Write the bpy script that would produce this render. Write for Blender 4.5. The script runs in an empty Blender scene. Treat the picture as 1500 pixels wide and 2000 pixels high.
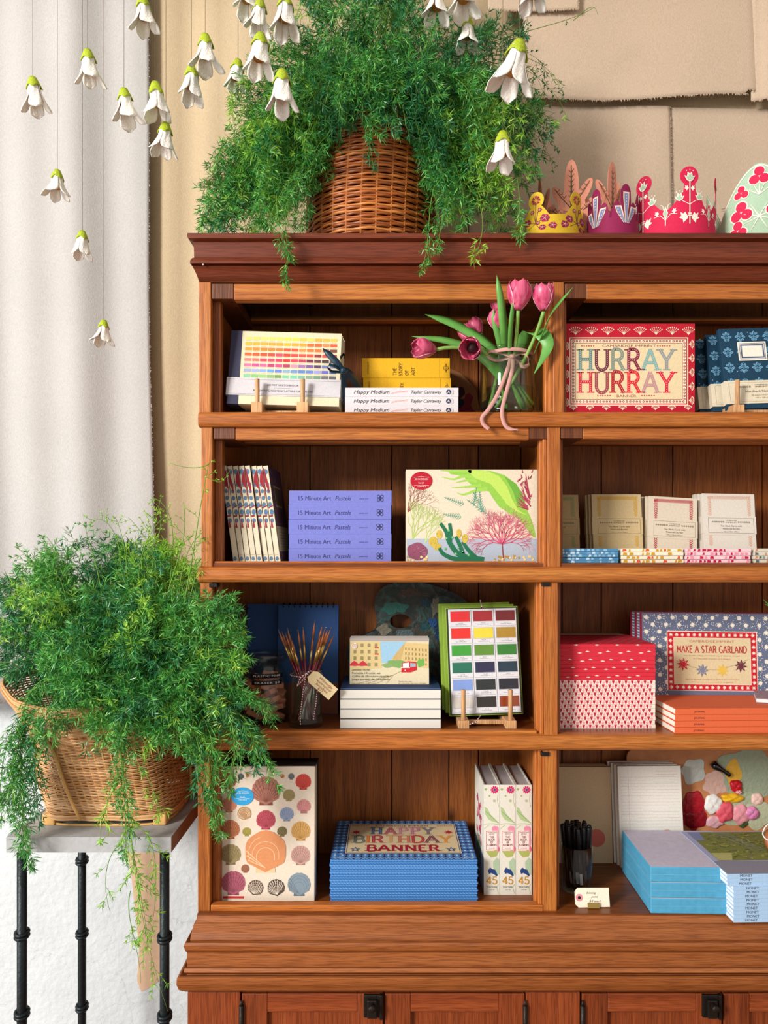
import bpy, math, random
import numpy as np
from math import pi, sin, cos, radians as R
from mathutils import Vector, Matrix, Euler
scn = bpy.context.scene
COL = scn.collection
# ---------------------------------------------------------------- camera, world, lights, exposure
F = 1400.0; CZ = 1.5; CD = 1.4
cam = bpy.data.cameras.new('camera'); camo = bpy.data.objects.new('camera', cam); COL.objects.link(camo)
camo.location = (0, -CD, CZ); camo.rotation_euler = (pi/2, 0, 0)
cam.sensor_fit = 'AUTO'; cam.sensor_width = 36.0; cam.lens = F/2000*36.0
cam.shift_x = -8/2000; cam.shift_y = 79/2000
cam.clip_start = 0.05; cam.clip_end = 50
scn.camera = camo
scn.view_settings.view_transform = 'Standard'; scn.view_settings.look = 'None'
scn.view_settings.gamma = 1.0; scn.view_settings.use_curve_mapping = False
scn.view_settings.exposure = 0.17
world = bpy.data.worlds.new('world'); scn.world = world; world.use_nodes = True
wbg = world.node_tree.nodes['Background']; wbg.inputs[0].default_value = (1.0, 0.93, 0.86, 1); wbg.inputs[1].default_value = 0.62
def area(name, loc, target, sx, sy, energy, color):
    l = bpy.data.lights.new(name, 'AREA'); l.shape = 'RECTANGLE'; l.size = sx; l.size_y = sy; l.energy = energy; l.color = color
    o = bpy.data.objects.new(name, l); COL.objects.link(o); o.location = loc
    o.rotation_euler = (Vector(target)-Vector(loc)).to_track_quat('-Z', 'Y').to_euler(); return o
area('window_daylight', (-3.4, -3.5, 3.0), (0.1, 0.1, 1.4), 1.0, 1.4, 300, (1.0, 0.965, 0.92))
area('low_window_daylight', (-2.6, -1.6, 0.6), (-0.6, 0.3, 0.6), 1.0, 1.0, 24, (0.86, 0.93, 1.0))
# ---------------------------------------------------------------- helpers
def lin(c):
    c = c/255.0
    return c/12.92 if c <= 0.04045 else ((c+0.055)/1.055)**2.4
def hx(h): return tuple(lin(int(h[i:i+2], 16)) for i in (0, 2, 4))
MATS = {}
def newmat(name):
    m = bpy.data.materials.new(name); m.use_nodes = True
    return m, m.node_tree.nodes, m.node_tree.links, m.node_tree.nodes['Principled BSDF']
def paper(h, rough=0.72, grain=0.10, scale=260, name=None, spec=0.3, bump=0.06):
    """matt printed paper or card of one colour, with a fine mottled fibre"""
    key = ('p', h, rough, grain, scale)
    if key in MATS: return MATS[key]
    m, n, l, b = newmat(name or 'paper_'+h)
    c = hx(h)
    tc = n.new('ShaderNodeTexCoord'); nz = n.new('ShaderNodeTexNoise'); nz.inputs['Scale'].default_value = scale; nz.inputs['Detail'].default_value = 3
    l.new(tc.outputs['Object'], nz.inputs['Vector'])
    mx = n.new('ShaderNodeMix'); mx.data_type = 'RGBA'
    mx.inputs[6].default_value = (*[v*(1-grain*1.6) for v in c], 1); mx.inputs[7].default_value = (*[min(1, v*(1+grain)) for v in c], 1)
    l.new(nz.outputs['Fac'], mx.inputs[0]); l.new(mx.outputs[2], b.inputs['Base Color'])
    b.inputs['Roughness'].default_value = rough; b.inputs['Specular IOR Level'].default_value = spec
    bp = n.new('ShaderNodeBump'); bp.inputs['Strength'].default_value = bump; bp.inputs['Distance'].default_value = 0.001
    l.new(nz.outputs['Fac'], bp.inputs['Height']); l.new(bp.outputs[0], b.inputs['Normal'])
    MATS[key] = m; return m
def cloth(h, name, grain=0.16, scale=420, bump=0.35):
    m, n, l, b = newmat(name); c = hx(h)
    tc = n.new('ShaderNodeTexCoord'); nz = n.new('ShaderNodeTexNoise'); nz.inputs['Scale'].default_value = scale; nz.inputs['Detail'].default_value = 4
    n2 = n.new('ShaderNodeTexNoise'); n2.inputs['Scale'].default_value = 5; n2.inputs['Detail'].default_value = 3
    mp = n.new('ShaderNodeMapping'); mp.inputs['Scale'].default_value = (1, 1, 0.5)
    l.new(tc.outputs['Object'], mp.inputs[0]); l.new(mp.outputs[0], nz.inputs['Vector']); l.new(tc.outputs['Object'], n2.inputs['Vector'])
    mx = n.new('ShaderNodeMix'); mx.data_type = 'RGBA'
    mx.inputs[6].default_value = (*[v*(1-grain*1.5) for v in c], 1); mx.inputs[7].default_value = (*[min(1, v*(1+grain)) for v in c], 1)
    ad = n.new('ShaderNodeMath'); ad.operation = 'MULTIPLY_ADD'; ad.inputs[1].default_value = 0.35; 
    l.new(n2.outputs['Fac'], ad.inputs[0]); l.new(nz.outputs['Fac'], ad.inputs[2])
    sb = n.new('ShaderNodeMath'); sb.operation = 'SUBTRACT'; sb.inputs[1].default_value = 0.17; l.new(ad.outputs[0], sb.inputs[0])
    l.new(sb.outputs[0], mx.inputs[0]); l.new(mx.outputs[2], b.inputs['Base Color'])
    b.inputs['Roughness'].default_value = 0.95; b.inputs['Specular IOR Level'].default_value = 0.1
    bp = n.new('ShaderNodeBump'); bp.inputs['Strength'].default_value = bump; bp.inputs['Distance'].default_value = 0.0015
    l.new(nz.outputs['Fac'], bp.inputs['Height']); l.new(bp.outputs[0], b.inputs['Normal']); return m
def wood(name, dark, mid, light, axis='x', rough=0.42, scale=1.0, knots=False, soft=.65):
    """grained timber; the grain runs along the given world axis"""
    mixh = lambda a, b_, f: '%02x%02x%02x' % tuple(int(int(a[i:i+2], 16)*(1-f)+int(b_[i:i+2], 16)*f) for i in (0, 2, 4))
    dark = mixh(dark, mid, .3); light = mixh(light, mid, .15)
    m, n, l, b = newmat(name)
    tc = n.new('ShaderNodeTexCoord'); geo = n.new('ShaderNodeNewGeometry')
    off = n.new('ShaderNodeVectorMath'); off.operation = 'MULTIPLY_ADD'
    cmb = n.new('ShaderNodeCombineXYZ')
    for i in range(3): l.new(geo.outputs['Random Per Island'], cmb.inputs[i])
    l.new(cmb.outputs[0], off.inputs[0]); off.inputs[1].default_value = (7.3, 3.1, 5.7); l.new(tc.outputs['Object'], off.inputs[2])
    mp = n.new('ShaderNodeMapping'); s = {'x': (1.0, 75, 75), 'y': (75, 1.0, 75), 'z': (75, 75, 1.0)}[axis]
    mp.inputs['Scale'].default_value = [v*scale for v in s]; l.new(off.outputs[0], mp.inputs[0])
    a = n.new('ShaderNodeTexNoise'); a.inputs['Scale'].default_value = 1.0; a.inputs['Detail'].default_value = 8; a.inputs['Roughness'].default_value = 0.66; a.inputs['Distortion'].default_value = .35
    l.new(mp.outputs[0], a.inputs['Vector'])
    mp2 = n.new('ShaderNodeMapping'); s2 = {'x': (22, 620, 620), 'y': (620, 22, 620), 'z': (620, 620, 22)}[axis]
    mp2.inputs['Scale'].default_value = s2; l.new(off.outputs[0], mp2.inputs[0])
    f = n.new('ShaderNodeTexNoise'); f.inputs['Scale'].default_value = 1.0; f.inputs['Detail'].default_value = 3; l.new(mp2.outputs[0], f.inputs['Vector'])
    rp = n.new('ShaderNodeValToRGB'); e = rp.color_ramp.elements
    e[0].position = 0.24; e[0].color = (*hx(dark), 1); e[1].position = 0.78; e[1].color = (*hx(light), 1)
    k = e.new(0.50); k.color = (*hx(mid), 1)
    l.new(a.outputs['Fac'], rp.inputs[0])
    pr = n.new('ShaderNodeValToRGB'); pe = pr.color_ramp.elements; pe[0].position = 0.36; pe[0].color = (0.42, 0.36, 0.32, 1); pe[1].position = 0.56; pe[1].color = (1, 1, 1, 1)
    l.new(f.outputs['Fac'], pr.inputs[0])
    mu = n.new('ShaderNodeMix'); mu.data_type = 'RGBA'; mu.blend_type = 'MULTIPLY'; mu.inputs[0].default_value = 0.7
    l.new(rp.outputs[0], mu.inputs[6]); l.new(pr.outputs[0], mu.inputs[7])
    hsv = n.new('ShaderNodeHueSaturation'); mr = n.new('ShaderNodeMapRange'); mr.inputs[3].default_value = 0.82; mr.inputs[4].default_value = 1.15
    l.new(geo.outputs['Random Per Island'], mr.inputs[0]); l.new(mr.outputs[0], hsv.inputs['Value']); l.new(mu.outputs[2], hsv.inputs['Color'])
    out = hsv.outputs[0]
    if knots:
        mk = n.new('ShaderNodeMapping'); mk.inputs['Scale'].default_value = (9, 9, 4.2); l.new(off.outputs[0], mk.inputs[0])
        v = n.new('ShaderNodeTexVoronoi'); v.inputs['Scale'].default_value = 1.0; l.new(mk.outputs[0], v.inputs['Vector'])
        kr = n.new('ShaderNodeValToRGB'); ke = kr.color_ramp.elements; ke[0].position = 0.03; ke[0].color = (0.12, 0.08, 0.05, 1); ke[1].position = 0.13; ke[1].color = (1, 1, 1, 1)
        l.new(v.outputs['Distance'], kr.inputs[0])
        mm = n.new('ShaderNodeMix'); mm.data_type = 'RGBA'; mm.blend_type = 'MULTIPLY'; mm.inputs[0].default_value = 0.9
        l.new(out, mm.inputs[6]); l.new(kr.outputs[0], mm.inputs[7]); out = mm.outputs[2]
    l.new(out, b.inputs['Base Color'])
    b.inputs['Roughness'].default_value = rough; b.inputs['Specular IOR Level'].default_value = 0.35
    bp = n.new('ShaderNodeBump'); bp.inputs['Strength'].default_value = 0.35; bp.inputs['Distance'].default_value = 0.001
    l.new(f.outputs['Fac'], bp.inputs['Height']); l.new(bp.outputs[0], b.inputs['Normal']); return m
def plain(name, h, rough=0.5, metal=0.0, trans=0.0, ior=1.45, coat=0.0, bump=0.0, bscale=80, var=0.0):
    m, n, l, b = newmat(name); c = hx(h)
    b.inputs['Base Color'].default_value = (*c, 1)
    b.inputs['Roughness'].default_value = rough; b.inputs['Metallic'].default_value = metal
    b.inputs['Transmission Weight'].default_value = trans; b.inputs['IOR'].default_value = ior; b.inputs['Coat Weight'].default_value = coat
    if trans == 0:
        tc = n.new('ShaderNodeTexCoord'); nz = n.new('ShaderNodeTexNoise'); nz.inputs['Scale'].default_value = bscale; nz.inputs['Detail'].default_value = 5
        l.new(tc.outputs['Object'], nz.inputs['Vector'])
        mx = n.new('ShaderNodeMix'); mx.data_type = 'RGBA'; v = max(var, 0.08)
        mx.inputs[6].default_value = (*[q*(1-v) for q in c], 1); mx.inputs[7].default_value = (*[min(1, q*(1+v)) for q in c], 1)
        l.new(nz.outputs['Fac'], mx.inputs[0]); l.new(mx.outputs[2], b.inputs['Base Color'])
        if bump:
            bp = n.new('ShaderNodeBump'); bp.inputs['Strength'].default_value = bump; bp.inputs['Distance'].default_value = 0.002
            l.new(nz.outputs['Fac'], bp.inputs['Height']); l.new(bp.outputs[0], b.inputs['Normal'])
    return m
def island(name, stops, rough=0.6, sheen=0.0, trans=0.0, patch=7.0, pw=0.6):
    """colour that varies from leaf to leaf and in loose patches"""
    m, n, l, b = newmat(name)
    geo = n.new('ShaderNodeNewGeometry'); tc = n.new('ShaderNodeTexCoord'); nz = n.new('ShaderNodeTexNoise'); nz.inputs['Scale'].default_value = patch
    l.new(tc.outputs['Object'], nz.inputs['Vector'])
    mx = n.new('ShaderNodeMix'); mx.data_type = 'FLOAT'; mx.inputs[0].default_value = pw
    l.new(geo.outputs['Random Per Island'], mx.inputs[2]); l.new(nz.outputs['Fac'], mx.inputs[3])
    rp = n.new('ShaderNodeValToRGB'); e = rp.color_ramp.elements
    e[0].position = stops[0][0]; e[0].color = (*hx(stops[0][1]), 1); e[1].position = stops[-1][0]; e[1].color = (*hx(stops[-1][1]), 1)
    for p, h in stops[1:-1]: k = e.new(p); k.color = (*hx(h), 1)
    l.new(mx.outputs[0], rp.inputs[0]); l.new(rp.outputs[0], b.inputs['Base Color'])
    b.inputs['Roughness'].default_value = rough; b.inputs['Specular IOR Level'].default_value = 0.5
    if trans:
        tr = n.new('ShaderNodeBsdfTranslucent'); ms = n.new('ShaderNodeMixShader'); ms.inputs[0].default_value = trans
        l.new(rp.outputs[0], tr.inputs[0]); l.new(b.outputs[0], ms.inputs[1]); l.new(tr.outputs[0], ms.inputs[2])
        l.new(ms.outputs[0], n['Material Output'].inputs[0])
    return m

def thin_glass(name, h='ffffff', refl=.9, ior=1.45, rough=.02):
    """clear glass wall: lets light straight through and mirrors at grazing angles"""
    m = bpy.data.materials.new(name); m.use_nodes = True; n, l = m.node_tree.nodes, m.node_tree.links; n.remove(n['Principled BSDF'])
    t = n.new('ShaderNodeBsdfTransparent'); t.inputs[0].default_value = (*hx(h), 1); g = n.new('ShaderNodeBsdfGlossy'); g.inputs['Roughness'].default_value = rough
    f = n.new('ShaderNodeLayerWeight'); f.inputs[0].default_value = .5; pw = n.new('ShaderNodeMath'); pw.operation = 'POWER'; pw.inputs[1].default_value = 3.5; mu = n.new('ShaderNodeMath'); mu.operation = 'MULTIPLY_ADD'; mu.inputs[1].default_value = .75*refl; mu.inputs[2].default_value = .035*refl
    mx = n.new('ShaderNodeMixShader'); l.new(f.outputs['Facing'], pw.inputs[0]); l.new(pw.outputs[0], mu.inputs[0]); l.new(mu.outputs[0], mx.inputs[0]); l.new(t.outputs[0], mx.inputs[1]); l.new(g.outputs[0], mx.inputs[2]); l.new(mx.outputs[0], n['Material Output'].inputs[0]); return m
class MB:
    """collects shapes and links them as ONE mesh object"""
    def __init__(s): s.v = []; s.f = []; s.m = []; s.mats = []; s.sm = []
    def mi(s, mat):
        if mat not in s.mats: s.mats.append(mat)
        return s.mats.index(mat)
    def add(s, vs, fs, mat, smooth=False):
        k = len(s.v); i = s.mi(mat); s.v.extend([tuple(v) for v in vs])
        for f in fs: s.f.append([k+a for a in f]); s.m.append(i); s.sm.append(smooth)
    def box(s, x0, x1, y0, y1, z0, z1, mat, M=None):
        vs = [Vector((x, y, z)) for x in (x0, x1) for y in (y0, y1) for z in (z0, z1)]
        if M: vs = [M @ v for v in vs]
        s.add(vs, [(0, 1, 3, 2), (4, 6, 7, 5), (0, 4, 5, 1), (2, 3, 7, 6), (0, 2, 6, 4), (1, 5, 7, 3)], mat)
    def tube(s, pts, r, mat, n=8, cap=True):
        pts = [Vector(p) for p in pts]; rs = r if isinstance(r, (list, tuple)) else [r]*len(pts)
        vs = []; fs = []; N = len(pts); t0 = (pts[1]-pts[0]).normalized()
        a = Vector((0, 0, 1)) if abs(t0.z) < 0.9 else Vector((1, 0, 0)); u = t0.cross(a).normalized()
        for i, p in enumerate(pts):
            t = (pts[min(i+1, N-1)]-pts[max(i-1, 0)]).normalized(); u = (u-t*u.dot(t)).normalized(); w = t.cross(u)
            for k in range(n): vs.append(p+(u*cos(2*pi*k/n)+w*sin(2*pi*k/n))*rs[i])
        for i in range(N-1):
            for k in range(n): fs.append((i*n+k, i*n+(k+1) % n, (i+1)*n+(k+1) % n, (i+1)*n+k))
        if cap: fs.append(tuple(range(n))[::-1]); fs.append(tuple(range((N-1)*n, N*n)))
        s.add(vs, fs, mat, True)
    def lathe(s, prof, mat, n=32, c=(0, 0, 0), M=None, cap0=False, cap1=False):
        vs = []; fs = []
        for (r, z) in prof:
            for k in range(n): vs.append(Vector((c[0]+r*cos(2*pi*k/n), c[1]+r*sin(2*pi*k/n), c[2]+z)))
        if M: vs = [M @ v for v in vs]
        for i in range(len(prof)-1):
            for k in range(n): fs.append((i*n+k, i*n+(k+1) % n, (i+1)*n+(k+1) % n, (i+1)*n+k))
        if cap0: fs.append(tuple(range(n))[::-1])
        if cap1: fs.append(tuple(range((len(prof)-1)*n, len(prof)*n)))
        s.add(vs, fs, mat, True)
    def ribbon(s, pts, ws, mat, side=None, fold=0.0, thick=0.0):
        """leaf or band along a line; side gives the width direction"""
        pts = [Vector(p) for p in pts]; N = len(pts); vs = []; fs = []; sd = Vector(side) if side else Vector((1, 0, 0))
        for i, p in enumerate(pts):
            t = (pts[min(i+1, N-1)]-pts[max(i-1, 0)]).normalized(); q = (sd-t*sd.dot(t)).normalized(); nn = t.cross(q); w = ws[i] if isinstance(ws, (list, tuple)) else ws
            vs += [p-q*w/2+nn*fold*w, p, p+q*w/2+nn*fold*w]
        for i in range(N-1):
            a = 3*i; fs += [(a, a+1, a+4, a+3), (a+1, a+2, a+5, a+4)]
        s.add(vs, fs, mat, True)
    def grid(s, fn, nu, nv, mat, closed=False):
        vs = [fn(i/(nu-1), j/(nv-1)) for i in range(nu) for j in range(nv)]
        fs = [(i*nv+j, (i+1)*nv+j, (i+1)*nv+j+1, i*nv+j+1) for i in range(nu-1) for j in range(nv-1)]
        s.add(vs, fs, mat, True)
    def build(s, name, parent=None, world=True, bevel=0.0, solid=0.0, loc=None, rot=None, seg=2):
        me = bpy.data.meshes.new(name); me.from_pydata(s.v, [], s.f)
        for m in s.mats: me.materials.append(m)
        me.polygons.foreach_set('material_index', s.m); me.polygons.foreach_set('use_smooth', s.sm); me.update()
        o = bpy.data.objects.new(name, me); COL.objects.link(o)
        if parent:
            o.parent = parent
            if world: o.matrix_parent_inverse = Matrix.LocRotScale(parent.location, parent.rotation_euler, None).inverted()
        if loc: o.location = loc
        if rot: o.rotation_euler = rot
        if solid: md = o.modifiers.new('solid', 'SOLIDIFY'); md.thickness = solid; md.offset = 0
        if bevel:
            md = o.modifiers.new('bevel', 'BEVEL'); md.width = bevel; md.segments = seg; md.limit_method = 'ANGLE'; md.angle_limit = R(40)
        return o
def tag(o, label=None, cat=None, group=None, kind=None):
    if label: o['label'] = label
    if cat: o['category'] = cat
    if group: o['group'] = group
    if kind: o['kind'] = kind
    return o
def thing(name, label, cat, loc=(0, 0, 0), rot=(0, 0, 0), group=None):
    o = bpy.data.objects.new(name, None); COL.objects.link(o); o.empty_display_size = 0.02
    o.location = loc; o.rotation_euler = rot; return tag(o, label, cat, group)
def copy_tree(o, parent=None):
    c = o.copy(); COL.objects.link(c)
    if parent: c.parent = parent
    for ch in list(o.children): copy_tree(ch, c)
    return c
def P(px, py, y): d = CD+y; return Vector(((px-758)*d/F, y, CZ+(1079-py)*d/F))
def cr(pts, n=6):
    """smooth curve through the points"""
    pts = [Vector(q) for q in pts]; out = []
    for j in range(len(pts)-1):
        p0 = pts[max(j-1, 0)]; p1 = pts[j]; p2 = pts[j+1]; p3 = pts[min(j+2, len(pts)-1)]
        for k in range(n):
            u = k/n; out.append(.5*((2*p1)+(-p0+p2)*u+(2*p0-5*p1+4*p2-p3)*u*u+(-p0+3*p1-3*p2+p3)*u**3))
    return out+[pts[-1]]
def W(px, y): return px*(CD+y)/F
def X(px, y): return (px-758)*(CD+y)/F
def Z(py, y): return CZ+(1079-py)*(CD+y)/F
# ---------------------------------------------------------------- lettering
_tc = {}
def font_mesh(txt, shear=0.0, bold=0.0, sp=1.0):
    k = (txt, shear, bold, sp)
    if k not in _tc:
        c = bpy.data.curves.new('t', 'FONT'); c.body = txt; c.shear = shear; c.size = 1.0; c.offset = bold; c.space_character = sp; c.resolution_u = 2
        o = bpy.data.objects.new('t', c); COL.objects.link(o)
        dg = bpy.context.evaluated_depsgraph_get(); e = o.evaluated_get(dg); me = e.to_mesh()
        _tc[k] = ([(v.co.x, v.co.y) for v in me.vertices], [tuple(p.vertices) for p in me.polygons])
        e.to_mesh_clear(); bpy.data.objects.remove(o); bpy.data.curves.remove(c)
    return _tc[k]
def arc(cx, cy, rx, ry, a0, a1, n=9): return [(cx+rx*cos(R(a0+(a1-a0)*i/(n-1))), cy+ry*sin(R(a0+(a1-a0)*i/(n-1)))) for i in range(n)]
GL = {  # stroke letters: width, strokes, serif marks (x, y, along-horizontal?)
 'A': (.8, [[(0, 0), (.4, 1)], [(.4, 1), (.8, 0)], [(.15, .36), (.65, .36)]], [(0, 0), (.8, 0)]),
 'B': (.65, [[(.08, 0), (.08, 1)], [(.08, 1), (.35, 1)]+arc(.35, .76, .22, .24, 90, -90)+[(.08, .52)], [(.08, .52), (.37, .52)]+arc(.37, .26, .26, .26, 90, -90)+[(.08, 0)]], [(.04, 0), (.04, 1)]),
 'C': (.72, [arc(.4, .5, .36, .5, 50, 310, 14)], []),
 'D': (.75, [[(.08, 0), (.08, 1)], [(.08, 1), (.3, 1)]+arc(.3, .5, .42, .5, 90, -90, 12)+[(.08, 0)]], [(.04, 0), (.04, 1)]),
 'E': (.6, [[(.08, 0), (.08, 1)], [(.08, 1), (.56, 1)], [(.08, .52), (.45, .52)], [(.08, 0), (.58, 0)]], [(.04, 0), (.04, 1)]),
 'F': (.58, [[(.08, 0), (.08, 1)], [(.08, 1), (.56, 1)], [(.08, .52), (.45, .52)]], [(.08, 0), (.04, 1)]),
 'G': (.75, [arc(.4, .5, .36, .5, 50, 320, 14)+[(.7, .42), (.48, .42)]], []),
 'H': (.76, [[(.1, 0), (.1, 1)], [(.66, 0), (.66, 1)], [(.1, .52), (.66, .52)]], [(.1, 0), (.1, 1), (.66, 0), (.66, 1)]),
 'I': (.26, [[(.13, 0), (.13, 1)]], [(.13, 0), (.13, 1)]),
 'K': (.7, [[(.1, 0), (.1, 1)], [(.62, 1), (.1, .45)], [(.28, .6), (.66, 0)]], [(.1, 0), (.1, 1), (.66, 0)]),
 'L': (.58, [[(.08, 0), (.08, 1)], [(.08, 0), (.56, 0)]], [(.08, 1)]),
 'M': (.9, [[(.1, 0), (.1, 1)], [(.1, 1), (.45, .25)], [(.45, .25), (.8, 1)], [(.8, 1), (.8, 0)]], [(.1, 0), (.8, 0)]),
 'N': (.8, [[(.1, 0), (.1, 1)], [(.1, 1), (.7, 0)], [(.7, 0), (.7, 1)]], [(.1, 0), (.1, 1), (.7, 1)]),
 'O': (.84, [arc(.42, .5, .38, .5, 0, 360, 20)], []),
 'P': (.64, [[(.08, 0), (.08, 1)], [(.08, 1), (.34, 1)]+arc(.34, .74, .24, .26, 90, -90)+[(.08, .48)]], [(.08, 0), (.04, 1)]),
 'R': (.74, [[(.1, 0), (.1, 1)], [(.1, 1), (.36, 1)]+arc(.36, .75, .24, .25, 90, -90)+[(.1, .5)], [(.38, .5), (.68, 0)]], [(.1, 0), (.05, 1), (.68, 0)]),
 'S': (.62, [arc(.31, .75, .24, .25, 30, 270, 10)+arc(.31, .25, .25, .25, 90, -150, 10)], []),
 'T': (.7, [[(.35, 0), (.35, 1)], [(.02, 1), (.68, 1)]], [(.35, 0)]),
 'U': (.78, [[(.1, 1), (.1, .32)]+arc(.39, .32, .29, .32, 180, 360, 10)+[(.68, 1)]], [(.1, 1), (.68, 1)]),
 'W': (1.0, [[(.02, 1), (.26, 0)], [(.26, 0), (.5, .9)], [(.5, .9), (.74, 0)], [(.74, 0), (.98, 1)]], [(.04, 1), (.96, 1)]),
 'Y': (.74, [[(0, 1), (.37, .46)], [(.74, 1), (.37, .46)], [(.37, .46), (.37, 0)]], [(0, 1), (.74, 1), (.37, 0)]),
 '4': (.66, [[(.45, 0), (.45, 1)], [(.45, 1), (.02, .3)], [(.02, .3), (.64, .3)]], [(.45, 0)]),
 '5': (.62, [[(.52, 1), (.16, 1), (.1, .56)]+arc(.3, .32, .27, .3, 120, -150, 12)], []),
 ' ': (.34, [], []),
}
class D:
    """prints flat shapes on one face of a mesh. Coordinates are pixels-like units: x right, y DOWN from (px0, py0)"""
    def __init__(s, mb, O, U, V, k, px0=0, py0=0, lift=0.00022, fn=None):
        s.mb = mb; s.O = Vector(O); s.U = Vector(U).normalized(); s.V = Vector(V).normalized(); s.N = s.U.cross(s.V); s.k = k; s.x0 = px0; s.y0 = py0; s.e = lift; s.fn = fn; s.t = None; s.n = 0
    def p(s, x, y, L):
        if s.t: x, y = s.t(x, y)
        u = (x-s.x0)*s.k; v = -(y-s.y0)*s.k
        if s.fn: return s.fn(u, v, L*s.e)
        return s.O+s.U*u+s.V*v+s.N*(L*s.e)
    def poly(s, pts, mat, L=1):
        a = sum(pts[i][0]*pts[(i+1) % len(pts)][1]-pts[(i+1) % len(pts)][0]*pts[i][1] for i in range(len(pts)))
        if a > 0: pts = pts[::-1]
        s.n += 1; L = L+(s.n % 44)*.02
        s.mb.add([s.p(x, y, L) for x, y in pts], [tuple(range(len(pts)))], mat)
    def rect(s, x0, y0, x1, y1, mat, L=1): s.poly([(x0, y0), (x1, y0), (x1, y1), (x0, y1)], mat, L)
    def frame(s, x0, y0, x1, y1, w, mat, L=1):
        s.rect(x0, y0, x1, y0+w, mat, L); s.rect(x0, y1-w, x1, y1, mat, L); s.rect(x0, y0+w, x0+w, y1-w, mat, L); s.rect(x1-w, y0+w, x1, y1-w, mat, L)
    def disc(s, x, y, r, mat, L=1, n=12, ry=None, rot=0):
        ry = ry or r; c, q = cos(R(rot)), sin(R(rot))
        s.poly([(x+r*cos(2*pi*i/n)*c-ry*sin(2*pi*i/n)*q, y+r*cos(2*pi*i/n)*q+ry*sin(2*pi*i/n)*c) for i in range(n)], mat, L)
    def star(s, x, y, r, mat, L=1, n=8, ri=0.45, rot=0):
        s.poly([(x+(r if i % 2 == 0 else r*ri)*sin(pi*i/n+R(rot)), y-(r if i % 2 == 0 else r*ri)*cos(pi*i/n+R(rot))) for i in range(2*n)], mat, L)
    def line(s, pts, w, mat, L=1, w1=None):
        if w >= 5 and len(pts) > 2: pts = [(q.x, q.y) for q in cr([(a, b, 0) for a, b in pts], 5)]
        N = len(pts); Lf = []; Rt = []
        for i, (x, y) in enumerate(pts):
            a = pts[max(i-1, 0)]; b = pts[min(i+1, N-1)]; dx, dy = b[0]-a[0], b[1]-a[1]; q = math.hypot(dx, dy) or 1
            ww = (w if w1 is None else w+(w1-w)*i/max(N-1, 1))/2
            Lf.append((x-dy/q*ww, y+dx/q*ww)); Rt.append((x+dy/q*ww, y-dx/q*ww))
        for i in range(N-1): s.poly([Lf[i], Lf[i+1], Rt[i+1], Rt[i]], mat, L)
    def text(s, t, x, y, h, mat, L=2, width=None, shear=0, bold=0.0, rot=0, align='l', sp=1.0):
        """sans lettering; x, y baseline start (or middle); h cap height"""
        vs, fs = font_mesh(t, shear, 0.0, sp)
        if not vs: return
        w = max(v[0] for v in vs); sy = h/0.69; sx = (width/w if width else sy)
        ox = 0 if align == 'l' else (w*sx/2 if align == 'c' else w*sx); c, q = cos(R(rot)), sin(R(rot))
        out = []
        for a, b in vs:
            X_, Y_ = a*sx-ox, -b*sy
            out.append(s.p(x+X_*c-Y_*q, y+X_*q+Y_*c, L))
        s.mb.add(out, fs, mat)
    def serif(s, t, x, y, h, mat, L=2, w=0.16, width=None, align='l', rot=0, mats=None, gap=0.14, inner=None, ser=True):
        """slab serif lettering made of strokes"""
        tot = sum(GL[c][0]+gap for c in t)-gap; sx = (width/tot if width else h)
        ox = 0 if align == 'l' else (tot*sx/2 if align == 'c' else tot*sx); c0, q0 = cos(R(rot)), sin(R(rot)); cx = 0; old = s.t
        s.t = lambda X_, Y_: (x+X_*c0-Y_*q0, y+X_*q0+Y_*c0)
        for i, ch in enumerate(t):
            gw, st, se = GL[ch]; m = mats[i % len(mats)] if mats else mat
            for pl in st:
                pts = [((cx+a)*sx-ox, -b*h) for a, b in pl]; s.line(pts, w*h, m, L)
                if inner:
                    for (xa, ya), (xb, yb) in zip(pts, pts[1:]):
                        q = math.hypot(xb-xa, yb-ya); nn = int(q/(w*h*.62))
                        for j in range(nn if nn else (1 if q > w*h*.4 else 0)): f = (j+.5)/max(nn, 1); s.disc(xa+(xb-xa)*f, ya+(yb-ya)*f, w*h*.12, inner, L+1, 6)
            if ser:
                for a, b in se:
                    xx = (cx+a)*sx-ox; hw = w*h*1.15; yy = -b*h + (0 if b == 0 else 0)
                    tt = w*h*0.38
                    s.rect(xx-hw, yy-(tt if b == 0 else 0), xx+hw, yy+(0 if b == 0 else tt), m, L+0.3)
            cx += gw+gap
        s.t = old
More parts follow.
